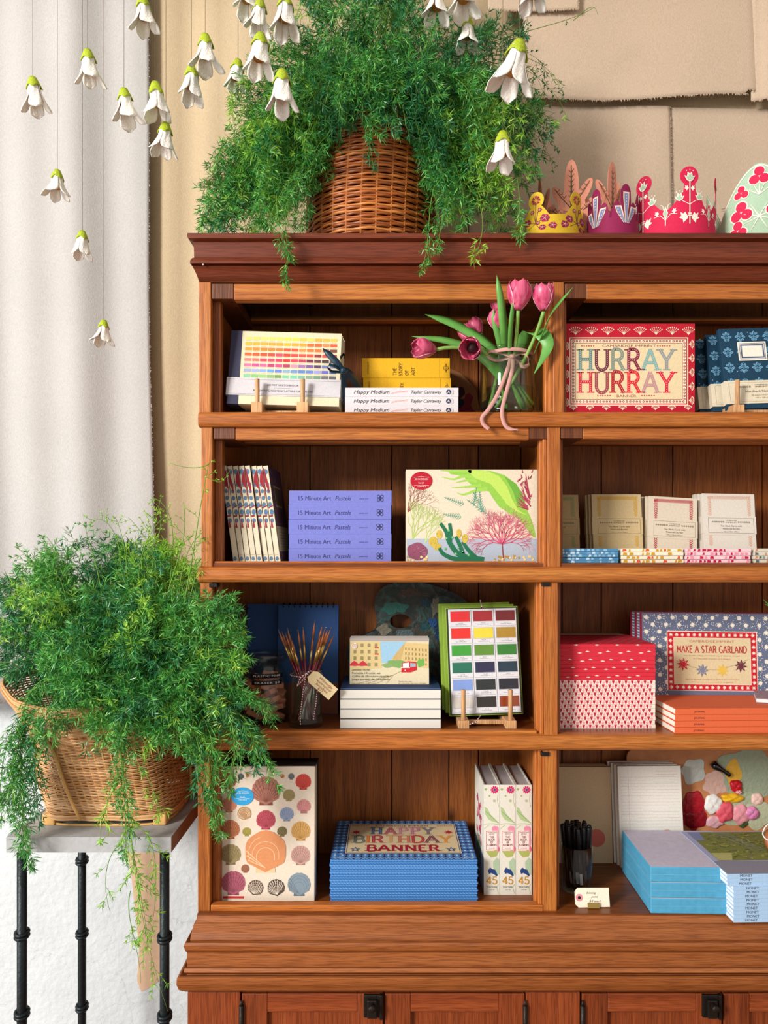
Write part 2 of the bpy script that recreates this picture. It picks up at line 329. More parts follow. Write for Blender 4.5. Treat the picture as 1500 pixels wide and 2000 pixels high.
# ---------------------------------------------------------------- the room
WY = 0.42
def plaster():
    m, n, l, b = newmat('white_plaster')
    tc = n.new('ShaderNodeTexCoord'); nz = n.new('ShaderNodeTexNoise'); nz.inputs['Scale'].default_value = 60; nz.inputs['Detail'].default_value = 6
    n2 = n.new('ShaderNodeTexNoise'); n2.inputs['Scale'].default_value = 3.5; n2.inputs['Detail'].default_value = 4
    l.new(tc.outputs['Object'], nz.inputs['Vector']); l.new(tc.outputs['Object'], n2.inputs['Vector'])
    rp = n.new('ShaderNodeValToRGB'); e = rp.color_ramp.elements; e[0].position = .3; e[0].color = (*hx('b9bfc1'), 1); e[1].position = .7; e[1].color = (*hx('d3d8d9'), 1)
    l.new(n2.outputs['Fac'], rp.inputs[0])
    v = n.new('ShaderNodeTexVoronoi'); v.feature = 'DISTANCE_TO_EDGE'; v.inputs['Scale'].default_value = 5.5
    wp = n.new('ShaderNodeMix'); wp.data_type = 'VECTOR'; wp.inputs[0].default_value = .12
    n3 = n.new('ShaderNodeTexNoise'); n3.inputs['Scale'].default_value = 14; n3.inputs['Detail'].default_value = 5; l.new(tc.outputs['Object'], n3.inputs['Vector'])
    l.new(tc.outputs['Object'], wp.inputs[4]); l.new(n3.outputs['Color'], wp.inputs[5]); l.new(wp.outputs[1], v.inputs['Vector'])
    cr = n.new('ShaderNodeValToRGB'); ce = cr.color_ramp.elements; ce[0].position = 0; ce[0].color = (.62, .64, .64, 1); ce[1].position = .006; ce[1].color = (1, 1, 1, 1)
    l.new(v.outputs['Distance'], cr.inputs[0])
    mu = n.new('ShaderNodeMix'); mu.data_type = 'RGBA'; mu.blend_type = 'MULTIPLY'; mu.inputs[0].default_value = .55
    l.new(rp.outputs[0], mu.inputs[6]); l.new(cr.outputs[0], mu.inputs[7]); l.new(mu.outputs[2], b.inputs['Base Color'])
    b.inputs['Roughness'].default_value = .9
    bp = n.new('ShaderNodeBump'); bp.inputs['Strength'].default_value = .7; bp.inputs['Distance'].default_value = .004
    l.new(nz.outputs['Fac'], bp.inputs['Height']); l.new(bp.outputs[0], b.inputs['Normal']); return m
PLASTER = plaster()
m = MB(); m.box(-2.6, 2.8, WY, WY+.12, 0, 3.1, PLASTER)
BARE = plain('bare_plaster', 'c9a98c', .95, bump=.4, bscale=60)
dd = D(m, (0, WY, 0), (1, 0, 0), (0, 0, 1), 1, lift=.0012)
pp = [(243, 1655), (262, 1640), (300, 1640), (318, 1660), (322, 1720), (318, 1800), (322, 1880), (316, 1912), (290, 1930), (276, 1936), (268, 1915), (272, 1850), (262, 1760), (256, 1700)]
dd.poly([(X(a, WY), -Z(b, WY)) for a, b in pp], BARE)
tag(m.build('wall_back'), kind='structure')
m = MB(); m.box(-2.6, 2.8, -3.4, WY+.12, -.08, 0, wood('floor_wood', '5a3a22', '7c5232', '94683f', 'x')); tag(m.build('floor'), kind='structure')
m = MB(); m.box(-2.6, 2.8, -.9, WY+.12, 3.1, 3.2, plain('ceiling_white', 'e8e4dc', .9)); tag(m.build('ceiling'), kind='structure')

BEIGE = cloth('bfab8c', 'beige_hessian'); LINEN = cloth('b3b0ad', 'natural_white_linen'); TAN = cloth('cbb59e', 'oatmeal_linen')
def hang(name, label, mat, y, outline, folds, fringe=(), rng=1, n=(60, 50)):
    """a hanging cloth; outline = (x at left, x at right) as functions of t (0 top, 1 bottom), and z top / bottom as functions of s"""
    random.seed(rng); xl, xr, zt, zb = outline; m = MB()
    def fn(s, t):
        x = xl(t)+(xr(t)-xl(t))*s; zz = zt(s)+(zb(s)-zt(s))*t
        return Vector((x, y+folds(x, zz, s, t), zz))
    m.grid(fn, n[0], n[1], mat)
    for edge in fringe:     # loose threads along a raw edge
        k = 260
        for i in range(k):
            q = random.random(); ln = random.uniform(.001, .006)
            if edge == 'bottom': a = fn(q, 1); b_ = a+Vector((random.uniform(-.002, .002), -.001, -ln)); w = Vector((.0006, 0, 0))
            elif edge == 'right': a = fn(1, q); b_ = a+Vector((ln*.6, -.001, random.uniform(-.003, .001))); w = Vector((0, 0, .0008))
            else: a = fn(0, q); b_ = a+Vector((-ln*.6, -.001, random.uniform(-.003, .001))); w = Vector((0, 0, .0008))
            m.add([a-w, a+w, b_], [(0, 1, 2)], mat)
    o = m.build(name, solid=.0012); tag(o, label, 'wall cloth' if name == 'wall_cloth' else 'curtain'); return o
zc = 3.09
hang('wall_cloth', 'plain beige cloth lining the wall behind the bookcase, seen left of the cornice', BEIGE, .385,
     (lambda t: -.62, lambda t: 1.75, lambda s: zc, lambda s: 1.0),
     lambda x, z, s, t: .006*sin(x*9+1)+.004*sin(x*23)+.006*sin(x*60)*(1 if x < -.4 else .3)*math.exp(-((x+.5)/.2)**2), n=(120, 20))
xe = lambda t: -.595+.028*t+.004*sin(t*9)
hang('linen_curtain', 'long white linen curtain hanging at the far left beside the bookcase', LINEN, .345,
     (lambda t: -1.7, xe, lambda s: zc, lambda s: 1.13),
     lambda x, z, s, t: .011*sin(x*21+.8+.6*z)+.006*sin(x*47+z)+.004*sin(x*11-2*z), fringe=('right',), rng=3, n=(140, 50))
# oatmeal panels at the upper right, raw hems overlapping
hang('wall_cloth', 'wide oatmeal cloth panel with frayed lower hem, upper right above the paper crowns', TAN, .345,
     (lambda t: .335-.01*t, lambda t: .905+.012*t, lambda s: zc, lambda s: Z(190+6*sin(s*5)+(-8 if s > .93 else 0), .345)),
     lambda x, z, s, t: .003*sin(x*14)+.004*sin(x*5+z*3)+.01*max(0, (s-.95))/.05, fringe=('bottom', 'left'), rng=4)
hang('wall_cloth', 'narrow oatmeal cloth panel at the right edge with lower raw hem beside a vertical fold', TAN, .35,
     (lambda t: .885, lambda t: 1.6, lambda s: zc, lambda s: Z(198, .35)),
     lambda x, z, s, t: .004*sin(x*10+1)-.012*math.exp(-((x-.93)/.02)**2), fringe=('bottom',), rng=5)
hang('wall_cloth', 'lower oatmeal cloth behind the yellow and leaf crowns, its edge running down a dark seam', TAN, .366,
     (lambda t: .20, lambda t: .695+.012*t, lambda s: 2.6, lambda s: 1.6),
     lambda x, z, s, t: .003*sin(x*17)+.003*sin(z*9+x*4), fringe=('right',), rng=6)
hang('wall_cloth', 'lower oatmeal cloth behind the pink and arched crowns, right of the seam', TAN, .372,
     (lambda t: .69, lambda t: 1.6, lambda s: 2.6, lambda s: 1.6),
     lambda x, z, s, t: .003*sin(x*13+2)+.004*sin(z*7+x*3), rng=7)
hang('wall_cloth', 'short oatmeal cloth strip ending just below the top of the picture, right of the fern', TAN, .325,
     (lambda t: .24, lambda t: Z(0, 0)*0+.462-.004*t, lambda s: zc, lambda s: Z(22-6*s, .325)),
     lambda x, z, s, t: .002*sin(x*20), fringe=('bottom', 'right'), rng=8)

# ---------------------------------------------------------------- bookcase
OAKX = wood('oak_rail', '8c4a1e', 'b5682c', 'd08d42', 'x'); OAKZ = wood('oak_stile', '8c4a1e', 'b5682c', 'd08d42', 'z')
OAKY = wood('oak_side', '6e3414', '95501f', 'b26a30', 'z'); SHY = wood('oak_shelf', '5c2c12', '7f431c', '9a5827', 'x', rough=.3)
CORN = wood('cornice_wood', '542212', '6f3019', '874225', 'x', rough=.4); BASEW = wood('base_wood', '82461f', '9c592b', 'b37040', 'x', rough=.4)
BACK = wood('pine_back', '6a3818', '975522', 'b67232', 'z', rough=.5, scale=.6, knots=True); ENDG = wood('end_grain', '42200f', '6b3a1e', '855030', 'z', scale=1.2)
CABX = wood('cabinet_wood', '5c2814', '853e1d', 'a0532a', 'x'); CABZ = wood('cabinet_upright', '5c2814', '853e1d', 'a0532a', 'z')
IRON = plain('dark_iron', '2c2622', .45, metal=.7, bump=.4, bscale=200)
GLASS = thin_glass('clear_glass', 'c8d0c8')
bc = thing('bookcase', 'tall stacked oak bookcase with dark moulded cornice and two bays of open shelves', 'bookcase', (.34, .15, .665))
Z1, Z2, Z3, Z4 = 1.774, 1.479, 1.1445, .80
XR = 1.06
def sweep(prof, mat, xr=XR, yb=.31):
    m = MB(); pts = [(X(px, -of), -of, Z(py, -of)) for px, py, of in prof]; N = len(pts); vs = []
    for (x, y, z) in pts: vs += [(xr, y, z), (x, y, z), (x, yb, z), (xr, yb, z)]
    fs = []
    for i in range(N-1):
        a = 4*i; fs += [(a, a+1, a+5, a+4), (a+1, a+2, a+6, a+5), (a+3, a, a+4, a+7), (a+2, a+3, a+7, a+6)]
    fs += [(0, 3, 2, 1), (4*N-4, 4*N-3, 4*N-2, 4*N-1)]
    m.add(vs, fs, mat); return m
sweep([(366, 455, .03), (365, 461, .03), (367, 465, .03), (374, 470, .023), (378, 473, .019), (379, 503, .017), (375, 504, .024), (371, 509, .028), (371, 514, .028), (373, 516, .024), (374, 517, .017), (376, 521, .020), (381, 530, .014), (386, 542, .008), (388, 548, .004)], CORN).build('cornice', bc, bevel=.0012)
sweep([(384, 1788, .014), (384, 1801, .018), (378, 1805, .022), (374, 1822, .026), (371, 1836, .032), (371, 1839, .031), (362, 1841, .044), (358, 1848, .047), (361, 1857, .046), (365, 1860, .034), (365, 1888, .036), (360, 1891, .046), (359, 1900, .050), (365, 1902, .040), (365, 1904, .040), (351, 1906, .055), (345, 1911, .061), (344, 1924, .061), (349, 1934, .056), (362, 1937, .045)], BASEW).build('base_moulding', bc, bevel=.0012)
# back boards
m = MB(); seam = [463-60, 463, 605, 765, 877, 935, 1018, 1098, 1175, 1315, 1490, 1640]
for a, b_ in zip(seam, seam[1:]): m.box(X(a, .27)+.0012, X(b_, .27)-.0012, .272, .286, Z4-.01, 2.05, BACK)
m.box(-.40, 1.06, .288, .296, Z4-.01, 2.05, BACK)
m.build('back_panel', bc, bevel=.0012)
# rows: (z bottom, z top, left stile px, divider px)
rows = [(Z1-.028, Z(548, 0), (388, 412), (1080, 1102)), (Z2-.028, Z(833, 0)+.004, (393, 415), (1069, 1095)), (Z3-.028, Z(1138, 0)+.004, (390, 415), (1063, 1090)), (Z4-.004, Z(1467, 0)+.004, (386, 410), (1060, 1088))]
for i, (zb, zt, (a, b_), (c, d_)) in enumerate(rows):
    m = MB(); m.box(X(a, 0), X(b_, 0), 0, .285, zb, zt, OAKZ); m.box(X(b_, 0), X(b_, 0)+.015, .018, .04, zb, zt, OAKY)
    m.build('left_side', bc, bevel=.002)
    m = MB(); m.box(X(c, 0), X(d_, 0), 0, .275, zb, zt, OAKZ); m.box(X(c, 0)-.013, X(c, 0), .014, .034, zb, zt, OAKZ); m.box(X(c, 0)-.008, X(c, 0), .0038, .014, zb, zt, OAKZ)
    m.box(X(d_, 0), X(d_, 0)+.008, .014, .034, zb, zt, OAKY); m.build('divider', bc, bevel=.002)
    m = MB(); m.box(1.03, 1.06, 0, .285, zb, zt, OAKZ); m.build('right_side', bc, bevel=.002)
def bull(z0, z1, x0, x1, mat):
    """front rail with a rounded nose"""
    m = MB(); pr = [(.02, z1), (0, z1), (-.006, z1-.002), (-.010, z1-.007), (-.011, (z0+z1)/2), (-.010, z0+.006), (-.006, z0+.001), (0, z0), (.02, z0)]
    vs = []; n = len(pr)
    for x in (x0, x1):
        for y, z in pr: vs.append((x, y, z))
    fs = [(i, (i+1) % n, n+(i+1) % n, n+i) for i in range(n)]+[tuple(range(n))[::-1], tuple(range(n, 2*n))]
    m.add(vs, fs, mat); return m
for z, py0, py1 in ((Z1, 803, 833), (Z2, 1107, 1138), (Z3, 1437, 1467)):
    z0 = Z(py1, -.01); z1 = Z(py0, -.01)
    m = bull(z0, z1, -.369, 1.05, OAKX); m.build('shelf_rail', bc, bevel=.001)
    m = MB(); m.box(-.366, 1.045, .004, .27, z0+.003, z, SHY)
    if z < 1.7: m.box(-.340, X(1063, 0)-.014, .005, .02, z, z+.0035 if z > 1.4 else z+.006, OAKX)
    m.build('shelf_board', bc)
m = MB(); m.box(-.37, 1.05, -.012, .27, Z4-.03, Z4, SHY); m.box(-.346, X(1060, 0), -.002, .016, Z4, Z4+.012, OAKX); m.build('bottom_board', bc, bevel=.001)
m = MB(); m.box(-.37, 1.05, .0, .285, 2.028, 2.05, SHY); m.build('top_board', bc)
# glazed flap doors pushed back into the top two rows (each: front rail, side rails, back rail, pane)
def flap(x0, x1, pt, pb, ends, yd):
    z0 = Z(pb, 0); z1 = Z(pt, 0); e = .043
    m = MB(); m.box(x0+e, x1-e, .003, .026, z0, z1, OAKX); m.box(x0+.01, x1-.01, yd-.022, yd, z1-.016, z1-.004, OAKX)
    fr = m.build('door_front_rail', bc, bevel=.0015); tag(fr, 'pushed back glazed door frame with pale front rail')
    for a, b_ in ((x0, x0+e), (x1-e, x1)): m = MB(); m.box(a+.0005, b_-.0005, .002, yd, z0+.001, z1, ENDG); m.build('door_side_rail', fr, bevel=.001)
    m = MB(); m.box(x0+e-.004, x1-e+.004, .024, yd-.02, z1-.012, z1-.008, GLASS); m.build('glass_pane', fr)
flap(-.345, X(1080, 0)-.001, 553, 584, 1, .20)
flap(X(1102, 0)+.001, 1.03, 553, 583, 1, .20)
flap(X(415, 0)+.001, X(1069, 0)+.008, 835, 858, 1, .12)
flap(X(1095, 0)+.001, 1.03, 835, 857, 1, .12)
for px, py in ((413, 1143), (1062, 1141), (1060, 1472)):
    m = MB(); m.box(X(px, 0)-.004, X(px, 0)+.012, -.004, .02, Z(py+4, 0), Z(py-4, 0), IRON); m.build('door_catch', bc, bevel=.001)
m = MB(); m.disc = None; m.lathe([(0, 0), (.0014, 0), (.0014, .002), (0, .002)], plain('white_bead', 'f4efe8', .5), n=10, M=Matrix.Translation(P(397, 517, -.026)) @ Matrix.Rotation(pi/2, 4, 'X')); m.build('nail_head', bc)

# ---------------------------------------------------------------- base cabinet
ct = thing('base_cabinet', 'low wooden cupboard with panelled doors and iron latches under the bookcase', 'cabinet', (.34, .13, 0))
yf = -.034; zt = Z(1938, yf)
m = MB(); m.box(-.383, 1.075, yf+.02, .33, .08, zt, CABZ)
for a, b_ in ((366, 470), (1027, 1134), (1692, 1800)): m.box(X(a, yf), X(b_, yf)-.001, yf, yf+.03, .08, zt, CABZ)
m.box(-.37, 1.06, yf+.03, .32, 0, .08, CABX); m.build('carcass', ct, bevel=.0015)
def cdoor(a, b_, latch):
    x0, x1 = X(a, yf)+.001, X(b_, yf)-.001; sw = X(50, yf)-X(0, yf); m = MB(); z0 = .10; z1 = zt-.003
    m.box(x0, x0+sw, yf, yf+.022, z0, z1, CABZ); m.box(x1-sw, x1, yf, yf+.022, z0, z1, CABZ)
    m.box(x0+sw, x1-sw, yf+.0005, yf+.02, z1-.035, z1, CABX); m.box(x0+sw, x1-sw, yf+.0005, yf+.02, z0, z0+.05, CABX)
    m.box(x0+sw-.002, x1-sw+.002, yf+.009, yf+.014, z0+.04, z1-.03, CABZ)
    d_ = m.build('door', ct, bevel=.0015)
    m = MB(); hxp = x0 if latch != a and latch > (a+b_)/2 else x1
    if not latch: hxp = x1
    m.tube([(hxp, yf-.004, z1-.11), (hxp, yf-.004, z1-.02)], .0045, IRON, 10); m.tube([(hxp, yf-.004, z1-.022), (hxp, yf-.004, z1-.010)], [.004, .0015], IRON, 10); m.build('hinge', d_)
    if latch:
        m = MB(); c = X(latch, yf); m.box(c-.016, c+.016, yf-.006, yf, zt-.045, zt-.002, IRON); m.box(c-.009, c+.009, yf-.014, yf-.004, zt-.042, zt-.008, IRON)
        m.box(c+.014, c+.020, yf-.009, yf, zt-.048, zt-.001, IRON)
        m.lathe([(0, 0), (.005, 0), (.004, .006), (.0075, .010), (.006, .015), (0, .016)], IRON, 16, M=Matrix.Translation((c, yf-.014, zt-.016)) @ Matrix.Rotation(pi/2, 4, 'X')); m.build('latch', d_, bevel=.0015)
cdoor(471, 749, 727); cdoor(751, 1026, 0); cdoor(1136, 1411, 1386); cdoor(1413, 1691, 0)

# ---------------------------------------------------------------- plant stand with stone top
st = thing('plant_stand', 'small square stand with grey slab top and hammered black iron legs', 'table', (-.57, .13, 0))
SLAB = plain('grey_slab', 'a5a5a6', .75, bump=.5, bscale=90, var=.12); SLABS = plain('warm_bounce_slab_edge', '8a6450', .8, bump=.5, bscale=120, var=.2)  # second one, for the right face: warm bounced light put into the colour as brown
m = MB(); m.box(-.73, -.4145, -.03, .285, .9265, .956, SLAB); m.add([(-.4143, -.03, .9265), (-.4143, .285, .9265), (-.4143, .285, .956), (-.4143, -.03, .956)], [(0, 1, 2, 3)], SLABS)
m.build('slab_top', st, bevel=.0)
BLK = plain('black_iron', '1d2427', .42, metal=.5, bump=.55, bscale=140)
for lx, ly, rz, rr in ((-.711, -.008, (.759, .605, .45, .2), .0092), (-.434, -.008, (.753, .60, .45, .2), .0092), (-.711, .265, (.785, .615, .445, .2), .0092), (-.424, .265, (.785, .615, .445, .2), .0092)):
    m = MB(); m.tube([(lx, ly, .0), (lx, ly, .3), (lx, ly, .6), (lx, ly, .9265)], rr, BLK, 16); lg = m.build('leg', st)
    for z in rz:
        m = MB()
        for dz in (-.0035, .0035): m.tube([(lx+(rr+.0022)*cos(a), ly+(rr+.0022)*sin(a), z+dz+.002*sin(a)) for a in [2*pi*i/16 for i in range(17)]], .0036, BLK, 8)
        m.build('ring', lg)

# ---------------------------------------------------------------- wicker baskets
WICK = island('brown_wicker', [(0, '6b3211'), (.5, 'a4561f'), (1, 'd28a44')], rough=.42, pw=.35, patch=12)
WICKD = plain('wicker_stake', 'a96428', .5, var=.25)
def weave(m, rad, zs, n, r, amp, mat, cx, cy, shape=lambda a, t: 1.0, lean=lambda t: (0, 0), seg=5, jit=.3, dz=None, ns=4):
    random.seed(11)
    for j, z in enumerate(zs):
        t = j/(len(zs)-1); rr = rad(t); vs = []; fs = []; N = n*ns; ph = random.uniform(-jit, jit); lx, ly = lean(t); q = r*random.uniform(.85, 1.1)
        for i in range(N):
            a = 2*pi*i/N; w = amp*cos(a*n/2+pi*(j % 2)+ph*.3); R0 = rr*shape(a, t)+w; zz = z+(dz(a, t) if dz else 0)+random.uniform(-1, 1)*r*.12
            for k in range(seg):
                b_ = 2*pi*k/seg; vs.append((cx+lx+(R0+q*cos(b_))*cos(a), cy+ly+(R0+q*cos(b_))*sin(a), zz+q*1.05*sin(b_)))
        for i in range(N):
            for k in range(seg): fs.append((i*seg+k, i*seg+(k+1) % seg, ((i+1) % N)*seg+(k+1) % seg, ((i+1) % N)*seg+k))
        m.add(vs, fs, mat, True)
ZT = Z(455, -.03)      # top of the bookcase
bk = thing('wicker_basket', 'tall brown wicker basket full of fern on top of the bookcase', 'basket', (X(727, .14), .16, ZT))
bcx, bcy = X(722, .14), .158
rad = lambda t: .133+.006*sin(pi*t)-.006*t
lean = lambda t: (.018*t*t, 0)
m = MB(); zs = [ZT+.004+i*(.31/52) for i in range(53)]
weave(m, rad, zs, 28, .0031, .0022, WICK, bcx, bcy, lean=lean, ns=5)
m.build('woven_side', bk)
m = MB()
for i in range(28):
    a = 2*pi*(i+.5)/28
    m.tube([(bcx+lean(t)[0]+rad(t)*cos(a), bcy+rad(t)*sin(a), ZT+.002+.312*t) for t in [k/8 for k in range(9)]], .0026, WICKD, 6)
m.build('stake', bk)
m = MB(); m.lathe([(0, .0), (.122, .0), (.124, .28), (0, .285)], plain('dark_soil', '2a1d13', .95, bump=.6), 24, c=(bcx+.008, bcy, ZT+.003)); m.build('soil', bk)
m = MB()
for k in range(3): m.tube([(bcx+.018+(rad(1)+.002*sin(9*a+k*2))*cos(a), bcy+(rad(1)+.002*sin(9*a+k*2))*sin(a), ZT+.314+k*.004) for a in [2*pi*i/48 for i in range(49)]], .005, WICK, 6)
m.build('rim', bk)

PALE = island('pale_wicker', [(0, '9c6c40'), (.5, 'c6935f'), (1, 'e0b88a')], rough=.5, pw=.4, patch=9); PALED = plain('pale_cane', 'd9a865', .5, var=.2)
b2 = thing('wicker_basket', 'pale finely woven cane basket with square foot on the grey plant stand', 'basket', (-.566, .155, .956))
c2x, c2y = -.566, .15; H0, H1 = .978, 1.198
def sup(a, e): return 1/((abs(cos(a))**e+abs(sin(a))**e)**(1/e))
def shp(a, t): e = 5.0+(2.0-5.0)*min(1, t/.55); return sup(a, max(2.0, e))*(1 if t > .3 else 1-.03*(.3-t))
rad2 = lambda t: .131+.036*t+.025*t**4
lean2 = lambda t: (-.047*t**.9, 0)
dz2 = lambda a, t: t**2*(.028*max(0, cos(a-pi))**2+.0*sin(a)+.01*max(0, cos(a))**2-.012*max(0, cos(a+pi/2))**2)
m = MB(); n_ = 62; zs = [H0+i*(H1-H0)/(n_-1) for i in range(n_)]
weave(m, rad2, zs, 64, .0017, .0013, PALE, c2x, c2y, shape=shp, lean=lean2, dz=dz2, seg=5, ns=3)
m.build('woven_side', b2)
def ring2(t, z, r, mat, n=72, wob=.0, off=0, e=None):
    return [(c2x+lean2(t)[0]+(rad2(t)+off+wob*sin(11*a))*shp(a, t)*cos(a), c2y+(rad2(t)+off+wob*sin(11*a))*shp(a, t)*sin(a), z+dz2(a, t)+wob*cos(13*a)) for a in [2*pi*i/n for i in range(n+1)]]
m = MB()
for k in range(6): m.tube(ring2(1, H1+.001+k*.003, .0, PALE, wob=.0011, off=.002+.0015*sin(k*2)), .0021, PALE, 6)
m.build('rim', b2)
m = MB()
for i in range(64):
    a = 2*pi*(i+.5)/64; m.tube([(c2x+lean2(t)[0]+(rad2(t)-.0006)*shp(a, t)*cos(a), c2y+(rad2(t)-.0006)*shp(a, t)*sin(a), H0+(H1-H0)*t+dz2(a, t)) for t in [k/8 for k in range(9)]], .0017, PALED, 5)
m.build('stake', b2)
m = MB()
for k in range(3): m.tube(ring2(0, H0-.001-k*.003, 0, PALE, wob=.0008, off=.002), .0025, PALE, 6)
m.tube(ring2(0, .9585, 0, PALE, off=-.004), .0026, PALED, 6); m.build('foot_band', b2)
for a in (pi/4, 3*pi/4, 5*pi/4, 7*pi/4):
    m = MB()
    cx_ = c2x+.131*sup(a, 5)*cos(a)*.97; cy_ = c2y+.131*sup(a, 5)*sin(a)*.97; m.box(cx_-.013, cx_+.013, cy_-.013, cy_+.013, .9562, .979, PALED)
    m.build('corner_foot', b2, bevel=.003)
for a, tw in ((-pi/2-.42, .05), (.2, 0), (pi+.1, 0)):
    m = MB(); m.tube([(c2x+lean2(t)[0]+(rad2(t)+.004)*shp(a+tw*t, t)*cos(a+tw*(1-t)*3), c2y+(rad2(t)+.004)*shp(a+tw*t, t)*sin(a+tw*(1-t)*3), H0-.004+(H1-H0)*t) for t in [k/10*.86 for k in range(11)]], .0034, PALED, 8)
    m.build('cane_rib', b2)
m = MB(); m.lathe([(0, 0), (.10, 0), (.118, .175), (0, .18)], plain('dark_potting_soil', '2a1d13', .95, bump=.6), 24, c=(c2x-.02, c2y, .982)); m.build('soil', b2)
# ---------------------------------------------------------------- asparagus ferns
LEAFG = island('fern_green', [(0.15, '256b34'), (.42, '3c9142'), (.62, '5fae4e'), (.85, '9cd05c')], rough=.38, trans=.16, patch=6, pw=.45)
LEAFY = island('fern_young', [(0.2, '66b03c'), (.5, '98d04a'), (.85, 'cfea66')], rough=.45, trans=.32, patch=6, pw=.45)
LEAFD = island('fern_dark', [(0.15, '145030'), (.5, '24743f'), (.85, '5aa874')], rough=.34, trans=.12, patch=6, pw=.45)
STEM = plain('fern_stem', '63912f', .55, var=.25)
def fern(parent, fronds, seed):
    rs = np.random.RandomState(seed); sb = MB()
    nodes = {0: [], 1: [], 2: []}       # per tone: position, axis, size
    def bez(P4, t):
        t = t[:, None]; return P4[0]*(1-t)**3+3*P4[1]*(1-t)**2*t+3*P4[2]*(1-t)*t*t+P4[3]*t**3
    for fr in fronds:
        P4 = [np.array(p, float) for p in fr['p']]; n = 60
        c = bez(P4, np.linspace(0, 1, n)); ln = np.linalg.norm(np.diff(c, axis=0), axis=1).sum()
        m_ = max(6, int(ln/fr.get('step', .009))); c = bez(P4, np.linspace(0, 1, m_)); tg = np.gradient(c, axis=0); tg /= np.linalg.norm(tg, axis=1)[:, None]+1e-9
        rr = fr.get('r', .0009); k5 = max(1, m_//14)
        sb.tube([tuple(q) for q in c[::k5]]+[tuple(c[-1])], [rr*(1-.6*i/(len(c[::k5]))) for i in range(len(c[::k5])+1)], STEM, 4, cap=False)
        L = fr.get('L', .04); st = fr.get('start', .2); dens = fr.get('dens', 1.0); tone = fr.get('tone', 0); nl = fr.get('nl', .013); drop = fr.get('drop', .35)
        for i in range(int(st*m_), m_):
            t = i/m_
            if rs.rand() > dens: continue
            env = min(1, .35+(t-st)/(.25*(1-st)+1e-6))*(1-max(0, (t-.6)/.4)**1.5*.75)
            l = L*env*rs.uniform(.6, 1.15)
            if l < .006: 
                nodes[tone].append((c[i], tg[i], nl*.9)); continue
            v = rs.normal(size=3); v -= tg[i]*v.dot(tg[i]); v /= np.linalg.norm(v)+1e-9
            d = v*.85+tg[i]*.6+np.array([0, -.12, -drop*rs.rand()]); d /= np.linalg.norm(d)
            q = max(2, int(l/.0095)); p = c[i].copy(); pts = [p.copy()]
            for k in range(q):
                d = d+np.array([0, 0, -.09*drop*2])+rs.normal(size=3)*.13; d /= np.linalg.norm(d); p = p+d*(l/q); pts.append(p.copy())
                nodes[tone].append((p.copy(), d.copy(), nl*rs.uniform(.75, 1.2)*(1 if k < q-1 else .8)))
            if fr.get('twig', 1): sb.tube([tuple(a) for a in pts], .0004, STEM, 3, cap=False)
    sb.build('stem', parent)
    fm = MB(); allv = []; allf = []; allm = []; base = 0; mats = []
    for tone, lst in nodes.items():
        if not lst: continue
        mats.append((LEAFG, LEAFY, LEAFD)[tone]); mi = len(mats)-1
        p = np.array([a[0] for a in lst]); ax = np.array([a[1] for a in lst]); sz = np.array([a[2] for a in lst]); K = 6
        p = np.repeat(p, K, 0); ax = np.repeat(ax, K, 0); sz = np.repeat(sz, K)*rs.uniform(.65, 1.2, len(p)); N = len(p)
        v = rs.normal(size=(N, 3)); v -= ax*(v*ax).sum(1)[:, None]; v /= np.linalg.norm(v, axis=1)[:, None]+1e-9
        al = rs.uniform(.45, 1.25, N)[:, None]; d = ax*np.cos(al)+v*np.sin(al)
        d2 = d+ax*rs.uniform(-.1, .5, N)[:, None]+np.array([0, 0, -.06]); d2 /= np.linalg.norm(d2, axis=1)[:, None]
        sd = np.cross(d, rs.normal(size=(N, 3))); sd /= np.linalg.norm(sd, axis=1)[:, None]+1e-9; w = rs.uniform(.0006, .00105, N)[:, None]
        b0 = p; m0 = p+d*(sz*.5)[:, None]; t0 = m0+d2*(sz*.5)[:, None]
        vs = np.stack([b0-sd*w*.5, b0+sd*w*.5, m0+sd*w, t0, m0-sd*w], 1).reshape(-1, 3)
        allv.append(vs); f = (np.arange(N)*5)[:, None]+np.array([0, 1, 2, 3, 4]); allf.append(f+base); allm.append(np.full(N, mi)); base += N*5
    V_ = np.concatenate(allv); Fc = np.concatenate(allf).astype(np.int32); Mi = np.concatenate(allm).astype(np.int32)
    me = bpy.data.meshes.new('foliage'); me.vertices.add(len(V_)); me.vertices.foreach_set('co', V_.astype(np.float32).ravel())
    me.loops.add(Fc.size); me.loops.foreach_set('vertex_index', Fc.ravel()); me.polygons.add(len(Fc)); me.polygons.foreach_set('loop_start', (np.arange(len(Fc))*5).astype(np.int32))
    for m_ in mats: me.materials.append(m_)
    me.polygons.foreach_set('material_index', Mi); me.update(); me.validate()
    o = bpy.data.objects.new('foliage', me); COL.objects.link(o); o.parent = parent; o.matrix_parent_inverse = Matrix.Translation(-parent.location)
    tag(o, kind=None); print('fern needles', len(Fc))
def to_px(px, py, y): return np.array(P(px, py, y))
